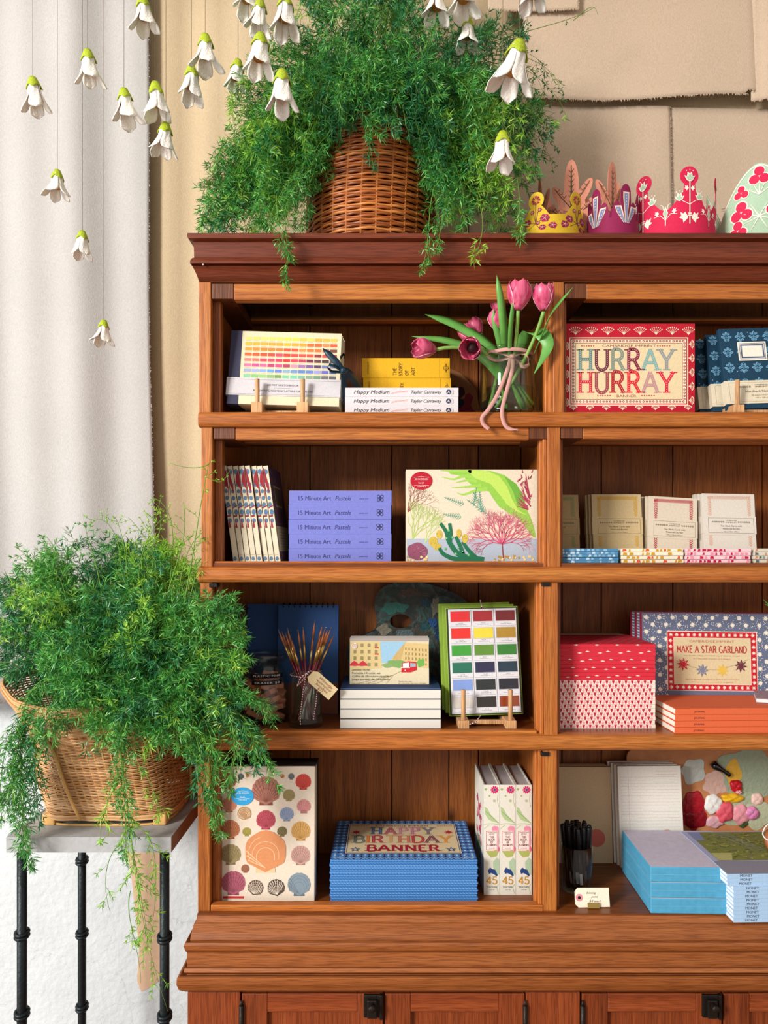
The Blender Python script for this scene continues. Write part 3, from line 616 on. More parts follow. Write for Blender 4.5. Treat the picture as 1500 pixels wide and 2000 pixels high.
def make_fronds(base, br, targets, seed, lift=.10, r=.0009):
    """targets: (px, py, y, spread px, spread y, count, tone, kwargs)"""
    rs = np.random.RandomState(seed); out = []
    for (px, py, y, sp, sy, cnt, tone, kw) in targets:
        for _ in range(int(cnt*1.6+.5)):
            e = to_px(px+rs.uniform(-1, 1)*sp, py+rs.uniform(-1, 1)*sp*kw.get('asp', 1), y+rs.uniform(-1, 1)*sy)
            a = rs.uniform(0, 2*pi); q = br*math.sqrt(rs.rand()); s = np.array(base)+np.array([q*cos(a), q*sin(a), 0])
            h = e-s; up = max(lift*rs.uniform(.6, 1.3), (h[2]+.02)*.8 if h[2] > 0 else lift*rs.uniform(.5, 1.2)); out_ = np.array([h[0], h[1], 0])
            p1 = s+np.array([out_[0]*.15, out_[1]*.15, up]); dr = kw.get('dr', .12 if h[2] < 0 else .03)
            p2 = e+np.array([-h[0]*.10, -h[1]*.10, dr*rs.uniform(.6, 1.3)])
            tn = tone if rs.rand() > .2 else rs.choice([0, 1, 2])
            d = dict(p=(s, p1, p2, e), tone=tn, step=kw.get('step', .0105), L=kw.get('L', .042), start=kw.get('start', .3), nl=kw.get('nl', .0180), dens=kw.get('dens', .85), drop=kw.get('drop', .35)); out.append(d)
    return out
f1 = thing('asparagus_fern', 'large bushy green fern spilling from the brown basket on top of the bookcase', 'plant', (bcx+.015, bcy, ZT+.29))
T1 = [
 (740, 20, .10, 130, .08, 16, 0, {}), (660, 60, .05, 90, .06, 9, 2, {}), (860, 80, .06, 100, .06, 11, 2, {}), (740, 110, -.02, 120, .05, 12, 0, {}), (760, -20, .2, 120, .05, 6, 0, {}),
 (560, 120, .08, 70, .08, 10, 0, {}), (500, 190, .05, 55, .06, 9, 0, {}), (960, 130, .10, 70, .08, 11, 2, {}), (1000, 200, .14, 60, .08, 9, 0, {}),
 (520, 290, .03, 65, .06, 11, 1, {}), (560, 250, -.02, 60, .04, 10, 0, {}), (480, 360, .05, 60, .06, 10, 0, {}), (540, 380, .0, 60, .04, 12, 0, {}), (450, 420, .06, 45, .05, 8, 0, {}), (545, 430, .0, 45, .03, 9, 0, {}),
 (910, 230, .0, 60, .05, 11, 0, {}), (960, 300, .03, 65, .06, 12, 1, {}), (900, 340, .0, 45, .04, 9, 0, {}), (950, 400, .03, 60, .05, 12, 1, {}), (890, 420, .0, 35, .03, 7, 0, {}), (985, 430, .05, 30, .04, 5, 0, {}),
 (700, 190, -.04, 60, .03, 10, 0, {}), (800, 200, -.04, 60, .03, 10, 2, {}), (650, 235, -.03, 40, .02, 7, 2, {}), (735, 245, -.04, 50, .02, 7, 0, {}), (850, 280, -.02, 30, .02, 6, 2, {}), (440, 400, .06, 50, .05, 9, 0, {}), (420, 440, .07, 30, .05, 7, 2, {}), (500, 430, .03, 50, .04, 9, 1, {}), (450, 330, .07, 40, .05, 7, 1, {}), (900, 380, .06, 60, .04, 8, 0, {}), (1000, 330, .08, 50, .04, 7, 0, {}),
 (1050, 210, .16, 35, .06, 5, 0, {'dens': .5, 'L': .035}), (1060, 270, .16, 35, .06, 5, 2, {'dens': .5, 'L': .035}),
]
fr = make_fronds((bcx+.015, bcy, ZT+.285), .09, T1, 5)
rs = np.random.RandomState(8)
def hangd(path, y, tone=0, L=.022, dens=.9, nl=.015, step=.008, start=.3):
    pts = [np.array(P(a, b, c)) for (a, b), c in zip(path, y)]; fr.append(dict(p=tuple(pts), tone=tone, L=L, dens=dens, nl=nl, step=step, start=start, drop=.8))
hangd([(690, 200), (715, 245), (725, 280), (728, 325)], [-.01, -.03, -.02, -.005], 2, L=.018)
hangd([(560, 380), (550, 440), (570, 490), (556, 556)], [.0, -.055, -.055, -.05], 0, L=.022)
hangd([(540, 380), (540, 440), (556, 460), (560, 500)], [.0, -.05, -.06, -.055], 0, L=.03)
hangd([(850, 360), (830, 420), (845, 480), (820, 532)], [.0, -.055, -.055, -.05], 0, L=.02, dens=.8)
hangd([(930, 380), (950, 430), (945, 460), (925, 510)], [.0, -.05, -.055, -.05], 1, L=.018, dens=.5)
hangd([(880, 360), (860, 420), (865, 450), (850, 490)], [.0, -.05, -.055, -.05], 0, L=.02, dens=.6)
hangd([(1010, 350), (1020, 400), (1010, 430), (1015, 462)], [.03, -.03, -.04, -.04], 0, L=.02, dens=.8)
hangd([(820, 230), (850, 270), (870, 330), (865, 400)], [-.01, -.03, -.02, -.01], 2, L=.02)
for e in ((1105, 225), (1095, 175), (1085, 290), (1070, 150), (1045, 340), (1080, 330), (1060, 180)):     # wispy right side
    hangd([(900, 130), (980, 80), (e[0]-15, e[1]-60), e], [.1, .14, .18, .18], rs.choice([0, 2]), L=.035, dens=.55, nl=.009)
fr.append(dict(p=(P(900, 120, .1), P(960, 60, .15), P(1090, 60, .2), P(1165, 12, .22)), tone=2, L=.012, dens=.10, nl=.006, r=.0011, start=.3))
fr.append(dict(p=(P(1120, 40, .2), P(1150, 15, .22), P(1160, 0, .22), P(1168, 30, .22)), tone=2, L=.006, dens=.1, nl=.005, r=.0009, start=.5))
fern(f1, fr, 21)

f2 = thing('asparagus_fern', 'wide feathery fern in the pale basket on the grey stand, trailing down its front', 'plant', (c2x, c2y, 1.15))
T2 = [
 (50, 1290, .12, 50, .05, 9, 2, {}), (70, 1310, .20, 60, .05, 8, 2, {}), (130, 1310, .05, 50, .06, 9, 0, {}), (60, 1130, .12, 50, .08, 8, 0, {}), (60, 1210, .04, 60, .06, 9, 0, {}), (130, 1290, -.05, 50, .04, 8, 0, {}), (90, 1150, .12, 70, .08, 9, 0, {}), (180, 1120, .14, 70, .08, 11, 2, {}), (280, 1130, .12, 70, .08, 11, 0, {}), (350, 1160, .10, 60, .07, 9, 0, {}),
 (30, 1200, .10, 60, .08, 8, 2, {}), (120, 1230, .02, 80, .06, 12, 0, {}), (230, 1220, .0, 80, .05, 13, 2, {}), (330, 1240, -.03, 70, .05, 13, 0, {}), (420, 1220, -.06, 50, .05, 9, 0, {}),
 (10, 1270, .05, 45, .06, 6, 2, {}), (200, 1310, -.06, 70, .04, 12, 0, {}), (300, 1330, -.08, 70, .04, 14, 2, {}), (400, 1320, -.09, 60, .04, 13, 0, {}), (450, 1300, -.10, 30, .04, 5, 0, {}),
 (250, 1400, -.09, 60, .03, 9, 0, {}), (350, 1410, -.09, 60, .03, 11, 0, {}), (430, 1410, -.10, 45, .03, 8, 2, {}), (150, 1370, -.07, 40, .03, 5, 0, {}),
 (100, 1430, -.07, 35, .03, 4, 0, {}), (200, 1440, -.09, 40, .03, 3, 0, {}), (260, 1480, -.09, 35, .03, 4, 0, {}), (350, 1460, -.09, 35, .03, 6, 0, {}), (400, 1470, -.10, 30, .03, 5, 0, {}), (485, 1360, -.10, 18, .03, 3, 0, {'L': .03}),
 (470, 1200, -.08, 12, .03, 2, 2, {'L': .028}), (475, 1240, -.08, 15, .03, 3, 0, {'L': .03}), (330, 1110, .05, 50, .05, 7, 1, {'L': .035}), (380, 1130, .04, 25, .05, 4, 1, {'L': .03}),
]
fr = make_fronds((c2x-.03, c2y-.02, 1.16), .12, T2, 9, lift=.08)
def hangd(path, y, tone=0, L=.022, dens=.9, nl=.017, step=.0075, start=.3):
    for k in range(1 if tone == 1 else 2): pts = [np.array(P(a+rs.uniform(-6, 6)*k, b+rs.uniform(-8, 8)*k, c)) for (a, b), c in zip(path, y)]; fr.append(dict(p=tuple(pts), tone=tone, L=L*1.15, dens=dens, nl=max(nl, .013), step=step, start=start, drop=.8))
def wisp(path, y, tone=1, L=.03, dens=.3, nl=.006, r=.0011, start=.3, step=.007): fr.append(dict(p=tuple(np.array(P(a, b, y)) for a, b in path), tone=tone, L=L, dens=dens, nl=nl, r=r, start=start, step=step, drop=.1))
wisp([(355, 1200), (380, 1080), (385, 1010), (408, 905)], -.03, L=.04, dens=.35, nl=.007, r=.0014)
wisp([(408, 905), (400, 915), (370, 918), (333, 905)], -.03, tone=1, L=.01, dens=.3, nl=.005, r=.001, start=.1)
wisp([(400, 930), (425, 940), (430, 955), (450, 918)], -.03, tone=1, L=.008, dens=.4, nl=.006, r=.0007, start=.1)
wisp([(330, 1150), (350, 1080), (368, 1050), (358, 980)], 0, L=.03, dens=.45, nl=.006, r=.0014)
wisp([(300, 1170), (320, 1100), (290, 1050), (250, 1010)], .03, L=.035, dens=.4)
wisp([(250, 1170), (250, 1090), (240, 1040), (225, 1010)], .03, L=.03, dens=.45, nl=.007)
wisp([(230, 1170), (250, 1060), (215, 1000), (175, 1015)], .05, L=.035, dens=.35)
wisp([(290, 1160), (300, 1060), (330, 1010), (305, 985)], .03, L=.04, dens=.4)
wisp([(330, 1160), (340, 1060), (350, 990), (295, 970)], .03, L=.035, dens=.4)
wisp([(270, 1160), (270, 1060), (300, 1030), (320, 1010)], .02, L=.04, dens=.6)
wisp([(200, 1170), (190, 1090), (170, 1060), (165, 1020)], .05, tone=0, L=.03, dens=.8, nl=.010)
wisp([(130, 1180), (140, 1110), (110, 1070), (88, 1045)], .06, tone=0, L=.03, dens=.6, nl=.010)
wisp([(80, 1170), (80, 1110), (55, 1085), (30, 1068)], .06, tone=0, L=.025, dens=.8, nl=.010)
wisp([(360, 1190), (400, 1110), (380, 1050), (340, 1030)], 0, L=.035, dens=.4)
wisp([(350, 1180), (350, 1100), (370, 1060), (395, 1040)], 0, L=.03, dens=.5)
hangd([(80, 1330), (10, 1380), (50, 1520), (45, 1660)], [.0, -.05, -.06, -.05], 0, L=.035, dens=.9, start=.1)
hangd([(60, 1360), (40, 1440), (30, 1560), (60, 1690)], [-.0, -.06, -.065, -.06], 0, L=.03, dens=.9, start=.2)
hangd([(90, 1340), (60, 1420), (70, 1500), (75, 1600)], [.0, -.06, -.07, -.06], 2, L=.035, dens=.8, start=.1)
hangd([(90, 1400), (60, 1470), (20, 1520), (8, 1600)], [.0, -.06, -.07, -.06], 0, L=.035, dens=.8, start=.2)
hangd([(50, 1400), (30, 1420), (5, 1440), (0, 1560)], [.0, -.06, -.07, -.06], 0, L=.035, dens=.6, start=.2)
hangd([(230, 1400), (235, 1500), (250, 1560), (246, 1680)], [-.05, -.08, -.08, -.07], 0, L=.035, dens=.7, start=.15)
hangd([(240, 1420), (250, 1600), (260, 1780), (328, 1975)], [-.05, -.08, -.075, -.06], 1, L=.045, dens=.38, nl=.011, start=.25)
hangd([(240, 1480), (245, 1620), (285, 1780), (290, 1850)], [-.05, -.08, -.075, -.07], 1, L=.035, dens=.55, nl=.011, start=.4)
hangd([(250, 1620), (300, 1600), (312, 1680), (300, 1790)], [-.075, -.075, -.075, -.07], 1, L=.025, dens=.5, nl=.010, start=.3)
hangd([(250, 1640), (210, 1650), (195, 1720), (215, 1780)], [-.075, -.075, -.075, -.07], 1, L=.025, dens=.35, nl=.010, start=.3)
hangd([(255, 1740), (240, 1790), (275, 1850), (275, 1920)], [-.075, -.075, -.075, -.07], 1, L=.02, dens=.35, nl=.010, start=.1)
hangd([(250, 1500), (205, 1560), (200, 1590), (195, 1640)], [-.07, -.08, -.08, -.07], 1, L=.025, dens=.6, start=.2)
hangd([(260, 1480), (300, 1520), (300, 1560), (320, 1590)], [-.07, -.08, -.08, -.07], 1, L=.03, dens=.6, start=.2)
hangd([(390, 1400), (410, 1460), (410, 1540), (425, 1625)], [-.08, -.10, -.09, -.08], 0, L=.028, dens=.85, start=.2)
hangd([(370, 1400), (400, 1440), (380, 1500), (400, 1560)], [-.08, -.10, -.09, -.08], 2, L=.03, dens=.8, start=.2)
hangd([(420, 1380), (480, 1400), (500, 1430), (540, 1540)], [-.08, -.11, -.10, -.09], 0, L=.028, dens=.85, start=.2)
hangd([(420, 1380), (480, 1380), (500, 1420), (500, 1500)], [-.08, -.11, -.10, -.09], 2, L=.03, dens=.85, start=.2)
hangd([(430, 1380), (470, 1420), (460, 1480), (450, 1540)], [-.08, -.11, -.10, -.09], 0, L=.03, dens=.85, start=.2)
hangd([(420, 1350), (470, 1330), (500, 1350), (535, 1400)], [-.08, -.11, -.10, -.09], 0, L=.026, dens=.8, start=.2)
hangd([(380, 1260), (430, 1230), (450, 1190), (455, 1165)], [-.06, -.08, -.08, -.08], 0, L=.015, dens=.9, start=.3)
fern(f2, fr, 22)

# ---------------------------------------------------------------- papier-mache snowdrops on threads
PET = plain('white_paper_pulp', 'f0ebe2', .8, bump=.8, bscale=300, var=.06); CAPM = plain('green_paper_cap', 'a3b524', .75, bump=.8, bscale=260, var=.3)
CORE = plain('ochre_throat', 'c98a3e', .8, bump=.6, bscale=300, var=.3); THR = plain('brown_thread', '6b5a44', .9)
def snowdrop(px, py, h, y, rz, tilt, flare, np_, label, ntop=None):
    s = h*(CD+y)/F; o = P(px, py, y); t = thing('paper_snowdrop', label, 'hanging flower', o, (tilt[0], tilt[1], rz), 'paper snowdrops on threads')
    rs = random.Random(int(px*7+py))
    m = MB(); n = 20
    def capf(u, v):
        a = 2*pi*u; r = s*(.09+.12*v**.8)*(1+.10*cos(4*a)*v); z = -s*(.02+.27*v+.05*v*v*cos(4*a)); return Vector((r*cos(a), r*sin(a), z if v > 0 else 0))
    m.grid(capf, n+1, 6, CAPM); m.add([capf(i/n, 0) for i in range(n)], [tuple(range(n))], CAPM)
    m.build('cap', t, world=False, solid=.0012)
    for k in range(np_):
        a0 = 2*pi*k/np_+rs.uniform(-.12, .12); hw = pi/np_*.98; fl = flare*rs.uniform(.75, 1.25); m = MB(); ln = rs.uniform(.9, 1.06)
        def pf(u, v):
            w = 1 if v < .45 else math.sqrt(max(0, 1-((v-.45)/.55)**2.6))*.92+.08; tt = (u*2-1)
            a = a0+tt*hw*w; r = s*(.15+.09*v+fl*.8*max(0, v-.3)**1.4)-s*.02*(1-tt*tt)*0; r += s*.015*sin(9*u+5*v+k)
            return Vector((r*cos(a), r*sin(a), -s*(.16+.84*ln*v)+s*.10*max(0, v-.8)*fl*5*(.5)))
        m.grid(pf, 9, 10, PET); m.build('petal', t, world=False, solid=.0013)
    m = MB(); m.lathe([(.02*s, -.2*s), (.10*s, -.3*s), (.15*s, -.5*s), (.13*s, -.62*s), (.05*s, -.52*s)], CORE, 14); m.build('throat', t, world=False)
    m = MB(); d_ = (Matrix.Rotation(0, 3, 'X')); top = Vector((0, 0, 3.1-o.z)); inv = Euler((tilt[0], tilt[1], rz)).to_matrix().inverted()
    m.tube([inv @ Vector((0, 0, -.002)), inv @ (top*.5), inv @ top], .00045, THR, 5); m.build('thread', t, world=False)
SD = [(64, 152, 66, -.05, .3, (.05, -.12), .35, 4, 'paper snowdrop furthest left, over the curtain near the picture edge'),
 (112, 333, 56, -.02, .9, (0, 0), .5, 5, 'widely flared paper snowdrop at middle height over the curtain, second from left'),
 (161, 452, 54, .0, .8, (0, .03), .3, 4, 'paper snowdrop with short petals, second lowest over the curtain'),
 (203, 626, 48, .02, .8, (0, .04), .5, 4, 'lowest hanging paper snowdrop of all, alone over the white curtain'),
 (171, 98, 66, -.05, .5, (.05, -.1), .35, 4, 'upper left paper snowdrop hanging right of the furthest left one'),
 (242, 174, 66, -.05, .3, (.04, -.12), .45, 4, 'paper snowdrop over the curtain, left of the seam with the beige cloth'),
 (278, -6, 66, -.05, .6, (.03, -.12), .45, 4, 'paper snowdrop at the top edge over the curtain with ochre throat'),
 (303, 161, 70, -.06, 1.0, (.03, -.16), .4, 4, 'paper snowdrop hanging exactly at the curtain edge, above its neighbour'),
 (324, 241, 65, -.04, .2, (.05, .08), .45, 5, 'paper snowdrop just right of the curtain edge, lowest over the beige cloth'),
 (401, 68, 70, -.07, .4, (.04, -.04), .5, 4, 'paper snowdrop with ochre mouth, upper one of the pair left of the fern'),
 (374, 130, 68, -.05, .8, (.02, -.02), .3, 4, 'paper snowdrop, lower one of the pair left of the big fern'),
 (465, 118, 62, .06, .5, (0, .1), .3, 4, 'paper snowdrop sunk in the fern, only its bright green cap clear'),
 (509, 67, 82, -.12, .5, (0, .05), .3, 4, 'large paper snowdrop in front of the upper left of the big fern'),
 (551, 138, 82, -.14, .2, (.03, 0), .3, 4, 'lowest paper snowdrop in front of the big fern on its left'),
 (557, -8, 78, -.1, .6, (0, 0), .35, 4, 'paper snowdrop cut by the top edge in front of the fern, rightmost of that cluster'),
 (509, 2, 66, -.05, .3, (0, .1), .35, 4, 'paper snowdrop hanging directly over the large one at upper left of fern'),
 (482, -35, 62, -.04, .6, (0, 0), .4, 4, 'paper snowdrop mostly above the top edge, left of the cluster over the fern'),
 (852, -24, 68, -.02, .6, (0, 0), .4, 4, 'shaded paper snowdrop at the top edge over the right of the fern, left one'),
 (905, -42, 72, -.02, .2, (0, 0), .5, 4, 'shaded paper snowdrop at the top edge over the right of the fern, right one'),
 (913, 36, 62, .02, .8, (0, 0), .35, 4, 'paper snowdrop half sunk in the fern at its upper right'),
 (1015, 81, 104, -.20, .2, (.04, .22), .4, 5, 'largest paper snowdrop, tilted, right of the big fern'),
 (982, 258, 74, -.12, .9, (.05, .0), .35, 4, 'lowest paper snowdrop right of the basket in front of the fern'),
 (1040, -50, 70, -.1, .4, (0, 0), .4, 4, 'white paper snowdrop tip at the top edge above the largest one')]
for a in SD: snowdrop(*a)
# ---------------------------------------------------------------- things on the shelves
def C(h): return paper(h)
CREAM = C('e9dcc0'); WHITE = C('ece9e4'); PAGE = paper('e6dfd0', grain=.16, scale=420)
FX = lambda mb, y, k, px0, py0, lift=.00022: D(mb, (0, y, 0), (1, 0, 0), (0, 0, 1), k, px0, py0, lift)   # front face
def stack_copy(src, dz, label=None, dx=0, dy=0, rz=0):
    c = copy_tree(src); c.location = src.location+Vector((dx, dy, dz)); c.rotation_euler = (src.rotation_euler[0], src.rotation_euler[1], src.rotation_euler[2]+rz)
    if label: c['label'] = label
    return c
def bound(w, d, h, mat, deco=None, pages=PAGE, top=None, bd=.0016, side_open=True, bevel=.0006):
    """a bound book lying flat, spine to the front; returns (cover mesh builder, page mesh builder)"""
    m = MB(); m.box(0, w, .0, .0022, 0, h, mat); m.box(0, w, .0022, d, 0, bd, mat); m.box(0, w, .0022, d, h-bd, h, mat)
    g = MB(); g.box(.002, w-.002, .0024, d-.003, bd+.0001, h-bd-.0001, pages); return m, g
TEALR = plain('teal_ribbon', '0a2a3a', .35, var=.3)
LWOOD = wood('pale_beech', 'c08c58', 'dcaa78', 'ecc394', 'z', rough=.5, scale=.6)
def easel(label, x0, x1, y, zb, ph, depth=.055, fh=.016):
    """small wooden display stand: two foot blocks, two upright pegs, cross bar, back arms"""
    t = thing('display_stand', label, 'stand', ((x0+x1)/2, y, zb))
    m = MB()
    for x in (x0, x1): m.box(x-.011, x+.011, y-.008, y+depth, zb+.0002, zb+fh, LWOOD)
    m.build('foot', t, bevel=.0012)
    for x in (x0, x1):
        m = MB(); m.tube([(x, y+.000, zb+.014), (x, y+.000, zb+ph)], .0046, LWOOD, 14); m.build('peg', t, bevel=.0008)
    m = MB(); m.box(x0+.011, x1-.011, y+.018, y+.030, zb+.003, zb+.011, LWOOD); m.build('cross_bar', t, bevel=.001); return t

# --- row 1 left: sketchbooks with the colour chart
y0 = .032; zb = Z1+.0235
cols = ['e8d27a e6cf6e e3d472 e2d36a e5d468 e8d75a ead755 ecc34f e9cf62 efae44 f0b448 eec054',
 'ecb540 eeae3c f0a93e f1a341 f0a23a f3b53e f2a640 f2a03a ea6f3c e8693a ee8a50 e5603e',
 'ee9a3c ef8b3a ef8638 f0843a ee7a3a e85a3c ea5c40 ee924e e87842 e47640 a86650 7c4a3e',
 'ea6a3a ea6038 e65436 e64e46 e0506a e6483c e85248 e05a50 d65648 8e3a40 ca4e4a a84444',
 'e8827a e67268 d84a60 d85066 dc4464 e03a3c d04a5a b84458 6e3444 6a444a 4c3c40 5e4a50',
 'd87aa0 c8588e d86a98 b84470 c85488 b04464 c890a8 a070b0 7a5ca0 5a4468 6e7aa8 8a86a8',
 '9aa6cc 9aaad8 8aa6d8 6a9cd0 6a82c8 88aac0 6f94c8 5f86c8 6a86d0 9a9ad8 6a6ec0 6f7aa4',
 '86c4a0 86c078 92c47a 8ab478 6f9a58 7cc49a 72c4a2 74b4a0 86a088 6f9880 6c7078 5c6068']
def sketchbook(front):
    w = W(219, y0); h = W(152, y0); k = (CD+y0)/F; m = MB(); m.box(0, w, 0, .012, 0, h, C('ddd2b2')); d = FX(m, 0, k, 443, 790)
    m.box(-.0006, W(22, y0), -.0006, .0126, -.0004, h+.0004, C('3a3a52')); mm = [m]
    if front:
        for r, row in enumerate(cols):
            for c, q in enumerate(row.split()):
                x = 472+c*15.3; yy = 650+r*11.2; d.rect(x, yy, x+13.6, yy+6.4, C(q), 1); d.rect(x+1, yy+8.2, x+12, yy+8.7, C('b4a88e'), 1)
    g = MB(); gy = -.0016; g.box(-.003, w+.002, gy, .0135, W(18, y0), W(54, y0), C('c9c6ca')); d = FX(g, gy, k, 443, 790)
    if front:
        d.rect(440, 739.5, 664, 740, C('8c8890')); d.rect(440, 769, 664, 769.5, C('8c8890')); GR = C('6a666c')
        d.text('ARTIST SKETCHBOOK', 551, 752, 3.6, GR, align='c', width=62, bold=.01); d.text('RIDGWAY\'S NOMENCLATURE OF COLORS', 552, 764, 4, GR, align='c', width=118)
        d.rect(533, 756, 569, 756.4, GR)
    return m, g
for i in range(4):
    t = thing('sketchbook', ['cream sketchbook with a printed chart of colour swatches, front one on its wooden stand', 'second sketchbook standing directly behind the one with the colour chart', 'third sketchbook in the row behind the colour chart cover', 'rearmost sketchbook behind the colour chart cover'][i], 'sketchbook',
              (X(443, y0)+.001*i, y0+i*.0155, zb), (R(-9), R(1.6), 0), 'sketchbooks on the stand in the top left')
    m, g = sketchbook(i == 0); m.build('cover', t, world=False, bevel=.0006); g.build('paper_band', t, world=False)
easel('little wooden display stand holding the colour chart sketchbooks', X(502, y0-.014), X(591, y0-.014), y0-.012, Z1, .070, depth=.10, fh=.0225)
t = thing('ribbon_bow', 'dark teal ribbon tied in a bow at the right end of the colour chart sketchbooks', 'ribbon', (X(668, .015), .015, Z1))
m = MB(); k = lambda a, b, c: P(a, b, c-.058)
m.ribbon([k(672, 727, .066), k(655, 705, .066), k(640, 690, .067), k(630, 680, .068)], [.010, .014, .012, .001], TEALR, side=(.7, 0, .7)); m.build('ribbon_tail', t, solid=.0006)
m = MB(); m.ribbon([k(672, 727, .066), k(655, 716, .062), k(643, 712, .062), k(640, 718, .064), k(648, 726, .066), k(672, 727, .066)], [.006, .008, .008, .008, .008, .006], TEALR, side=(0, .6, 1)); m.build('loop', t, solid=.0006)
m = MB(); m.ribbon(cr([k(670, 722, .066), k(684, 734, .085), k(696, 748, .12), k(704, 765, .15)], 4), [.008]+[.017]*12, TEALR, side=(.7, .1, .7), fold=.1); m.ribbon(cr([k(670, 722, .066), k(672, 745, .08), k(674, 770, .10), k(678, 795, .12)], 4), [.006]+[.012]*12, TEALR, side=(.8, .2, .3), fold=.1); m.build('wide_tail', t, solid=.0006)
m = MB(); m.lathe([(0, -.007), (.006, -.005), (.008, 0), (.006, .005), (0, .007)], TEALR, 12, c=k(671, 724, .064)); m.ribbon([k(668, 724, .075), k(664, 700, .09), k(672, 690, .1), k(674, 712, .09)], .012, TEALR, side=(0, 1, .3)); m.build('knot', t)

# --- row 1: white paperbacks and yellow books
INK = C('2c2a36'); BLK_ = C('1a1a20')
yv = .026; w = W(221, yv); tz = (Z(757, yv)-Z1)/3; PW = C('d6d1d4')
m, g = bound(w, .15, tz-.0003, PW); d = FX(m, 0, (CD+yv)/F, 674, 774)
d.text('Happy Medium', 690, 768.2, 7.0, INK, width=70, shear=.25, bold=.012); d.line([(764, 768), (775, 764), (796, 763)], .9, C('d9a9a4')); d.line([(764, 769), (778, 766), (796, 764.5)], .9, C('e2bbb6'))
d.line([(766, 766), (782, 765.5), (797, 762)], .7, C('cf9c98'))
d.text('Tayler Carraway', 801, 768, 6.2, INK, width=61, shear=.25); d.disc(876, 765, 5, C('2e3350')); d.text('A', 876, 768, 6, PW, 3, align='c'); d.rect(882, 759, 882.4, 773, C('a9a4ac')); d.text('Abrams', 885.5, 770, 1.8, INK, rot=-90)
pb = thing('paperback', 'white paperback lying flat, bottom of the three under the yellow books', 'book', (X(674, yv), yv, Z1), group='white paperbacks in the top left row')
m.build('cover', pb, world=False, bevel=.0006); g.build('pages', pb, world=False)
stack_copy(pb, tz, 'white paperback lying flat, middle of the three under the yellow books'); stack_copy(pb, 2*tz, 'white paperback lying flat, top of the three, carrying the yellow books', .0004)
YEL = paper('e9b21e', grain=.16, scale=300); BR = C('5a4420'); yv2 = .12; w = W(172, yv2); hh = W(39, yv2)
m, g = bound(w, .125, hh-.0003, YEL); d = FX(m, 0, (CD+yv2)/F, 707, 736)
for tx, xx in (('THE', 774), ('STORY', 785.5), ('OF', 797.5), ('ART', 810)): d.serif(tx, xx, 731 if tx != 'STORY' else 732.6, 6.2, BR, w=.15, rot=-90, gap=.12, width=None)
d.text('E.H.Gombrich', 720, 729, 3, BR, rot=-90, width=24); d.rect(858, 698, 858.4, 736, C('b98a1c')); d.disc(871, 717, 5, BR, 1, 18); d.disc(871, 717, 4, YEL, 2, 18); d.rect(870.4, 708.5, 871.6, 725.5, BR, 3); d.disc(871, 717, 2.4, BR, 3, 12); d.disc(871, 717, 1.5, YEL, 4, 12)
zz = Z1+3*tz
yb = thing('yellow_book', 'thick yellow clothbound book, lower of two on the white paperbacks', 'book', (X(709, yv2), yv2, zz), group='yellow art histories')
m.build('cover', yb, world=False, bevel=.0012); g.build('pages', yb, world=False); stack_copy(yb, hh, 'thick yellow clothbound book, upper of two, topmost of its pile', -.0022)

# --- kraft palette with paint, back of row 1
def blob(cx, cy, rx, ry, n=40, amp=.08, seed=0):
    r = random.Random(seed); a = [(r.uniform(-1, 1), r.uniform(0, 6.28)) for _ in range(5)]
    return [(cx+rx*cos(2*pi*i/n)*(1+amp*sum(q*sin((j+2)*2*pi*i/n+p) for j, (q, p) in enumerate(a))), cy+ry*sin(2*pi*i/n)*(1+amp*sum(q*sin((j+2)*2*pi*i/n+p) for j, (q, p) in enumerate(a)))) for i in range(n)]
def slab_outline(mb, pts, y, th, mat, hole=None):
    """flat board of real thickness cut to an outline, standing in the x-z plane, optional hole"""
    n = len(pts); vf = [Vector((a, y, b)) for a, b in pts]; vb = [Vector((a, y+th, b)) for a, b in pts]
    if not hole:
        mb.add(vf+vb, [tuple(range(n)), tuple(range(2*n-1, n-1, -1))]+[(i, n+i, n+(i+1) % n, (i+1) % n) for i in range(n)], mat); return
    hn = len(hole); hf = [Vector((a, y, b)) for a, b in hole]; hb = [Vector((a, y+th, b)) for a, b in hole]
    # join outline and hole by nearest angle strips
    cx = sum(a for a, b in hole)/hn; cz = sum(b for a, b in hole)/hn
    ang = lambda p: math.atan2(p[1]-cz, p[0]-cx); o = sorted(range(n), key=lambda i: ang(pts[i])); hh_ = sorted(range(hn), key=lambda i: ang(hole[i]))
    A = [pts[i] for i in o]; B = [hole[i] for i in hh_]; vs = []; fs = []
    for q in A: vs.append((q[0], y, q[1]))
    for q in B: vs.append((q[0], y, q[1]))
    for q in A: vs.append((q[0], y+th, q[1]))
    for q in B: vs.append((q[0], y+th, q[1]))
    for i in range(n):
        j = (i+1) % n; bi = int(i*hn/n); bj = int(j*hn/n) if j else 0
        f = [i, j, n+bj] if bi == bj else [i, j, n+bj, n+bi]; fs.append(tuple(f)); fs.append(tuple(q+n+hn for q in f[::-1])); fs.append((i, j, j+n+hn, i+n+hn))
    for i in range(hn): j = (i+1) % hn; fs.append((n+i, n+j, 2*n+hn+j, 2*n+hn+i))
    mb.add(vs, fs, mat)
yk = .235; KR = plain('worn_board', '8a5a34', .8, var=.2)
pal = [(690, 800), (690, 740), (702, 706), (722, 700), (744, 694), (742, 672), (760, 660), (800, 655), (850, 662), (900, 684), (930, 715), (938, 760), (930, 800)]
m = MB(); slab_outline(m, [(X(a, yk), Z(b, yk)) for a, b in pal], yk, .004, KR)
d = D(m, (X(0, yk), yk, Z(0, yk)), (1, 0, 0), (0, 0, 1), (CD+yk)/F, 0, 0, .0004)
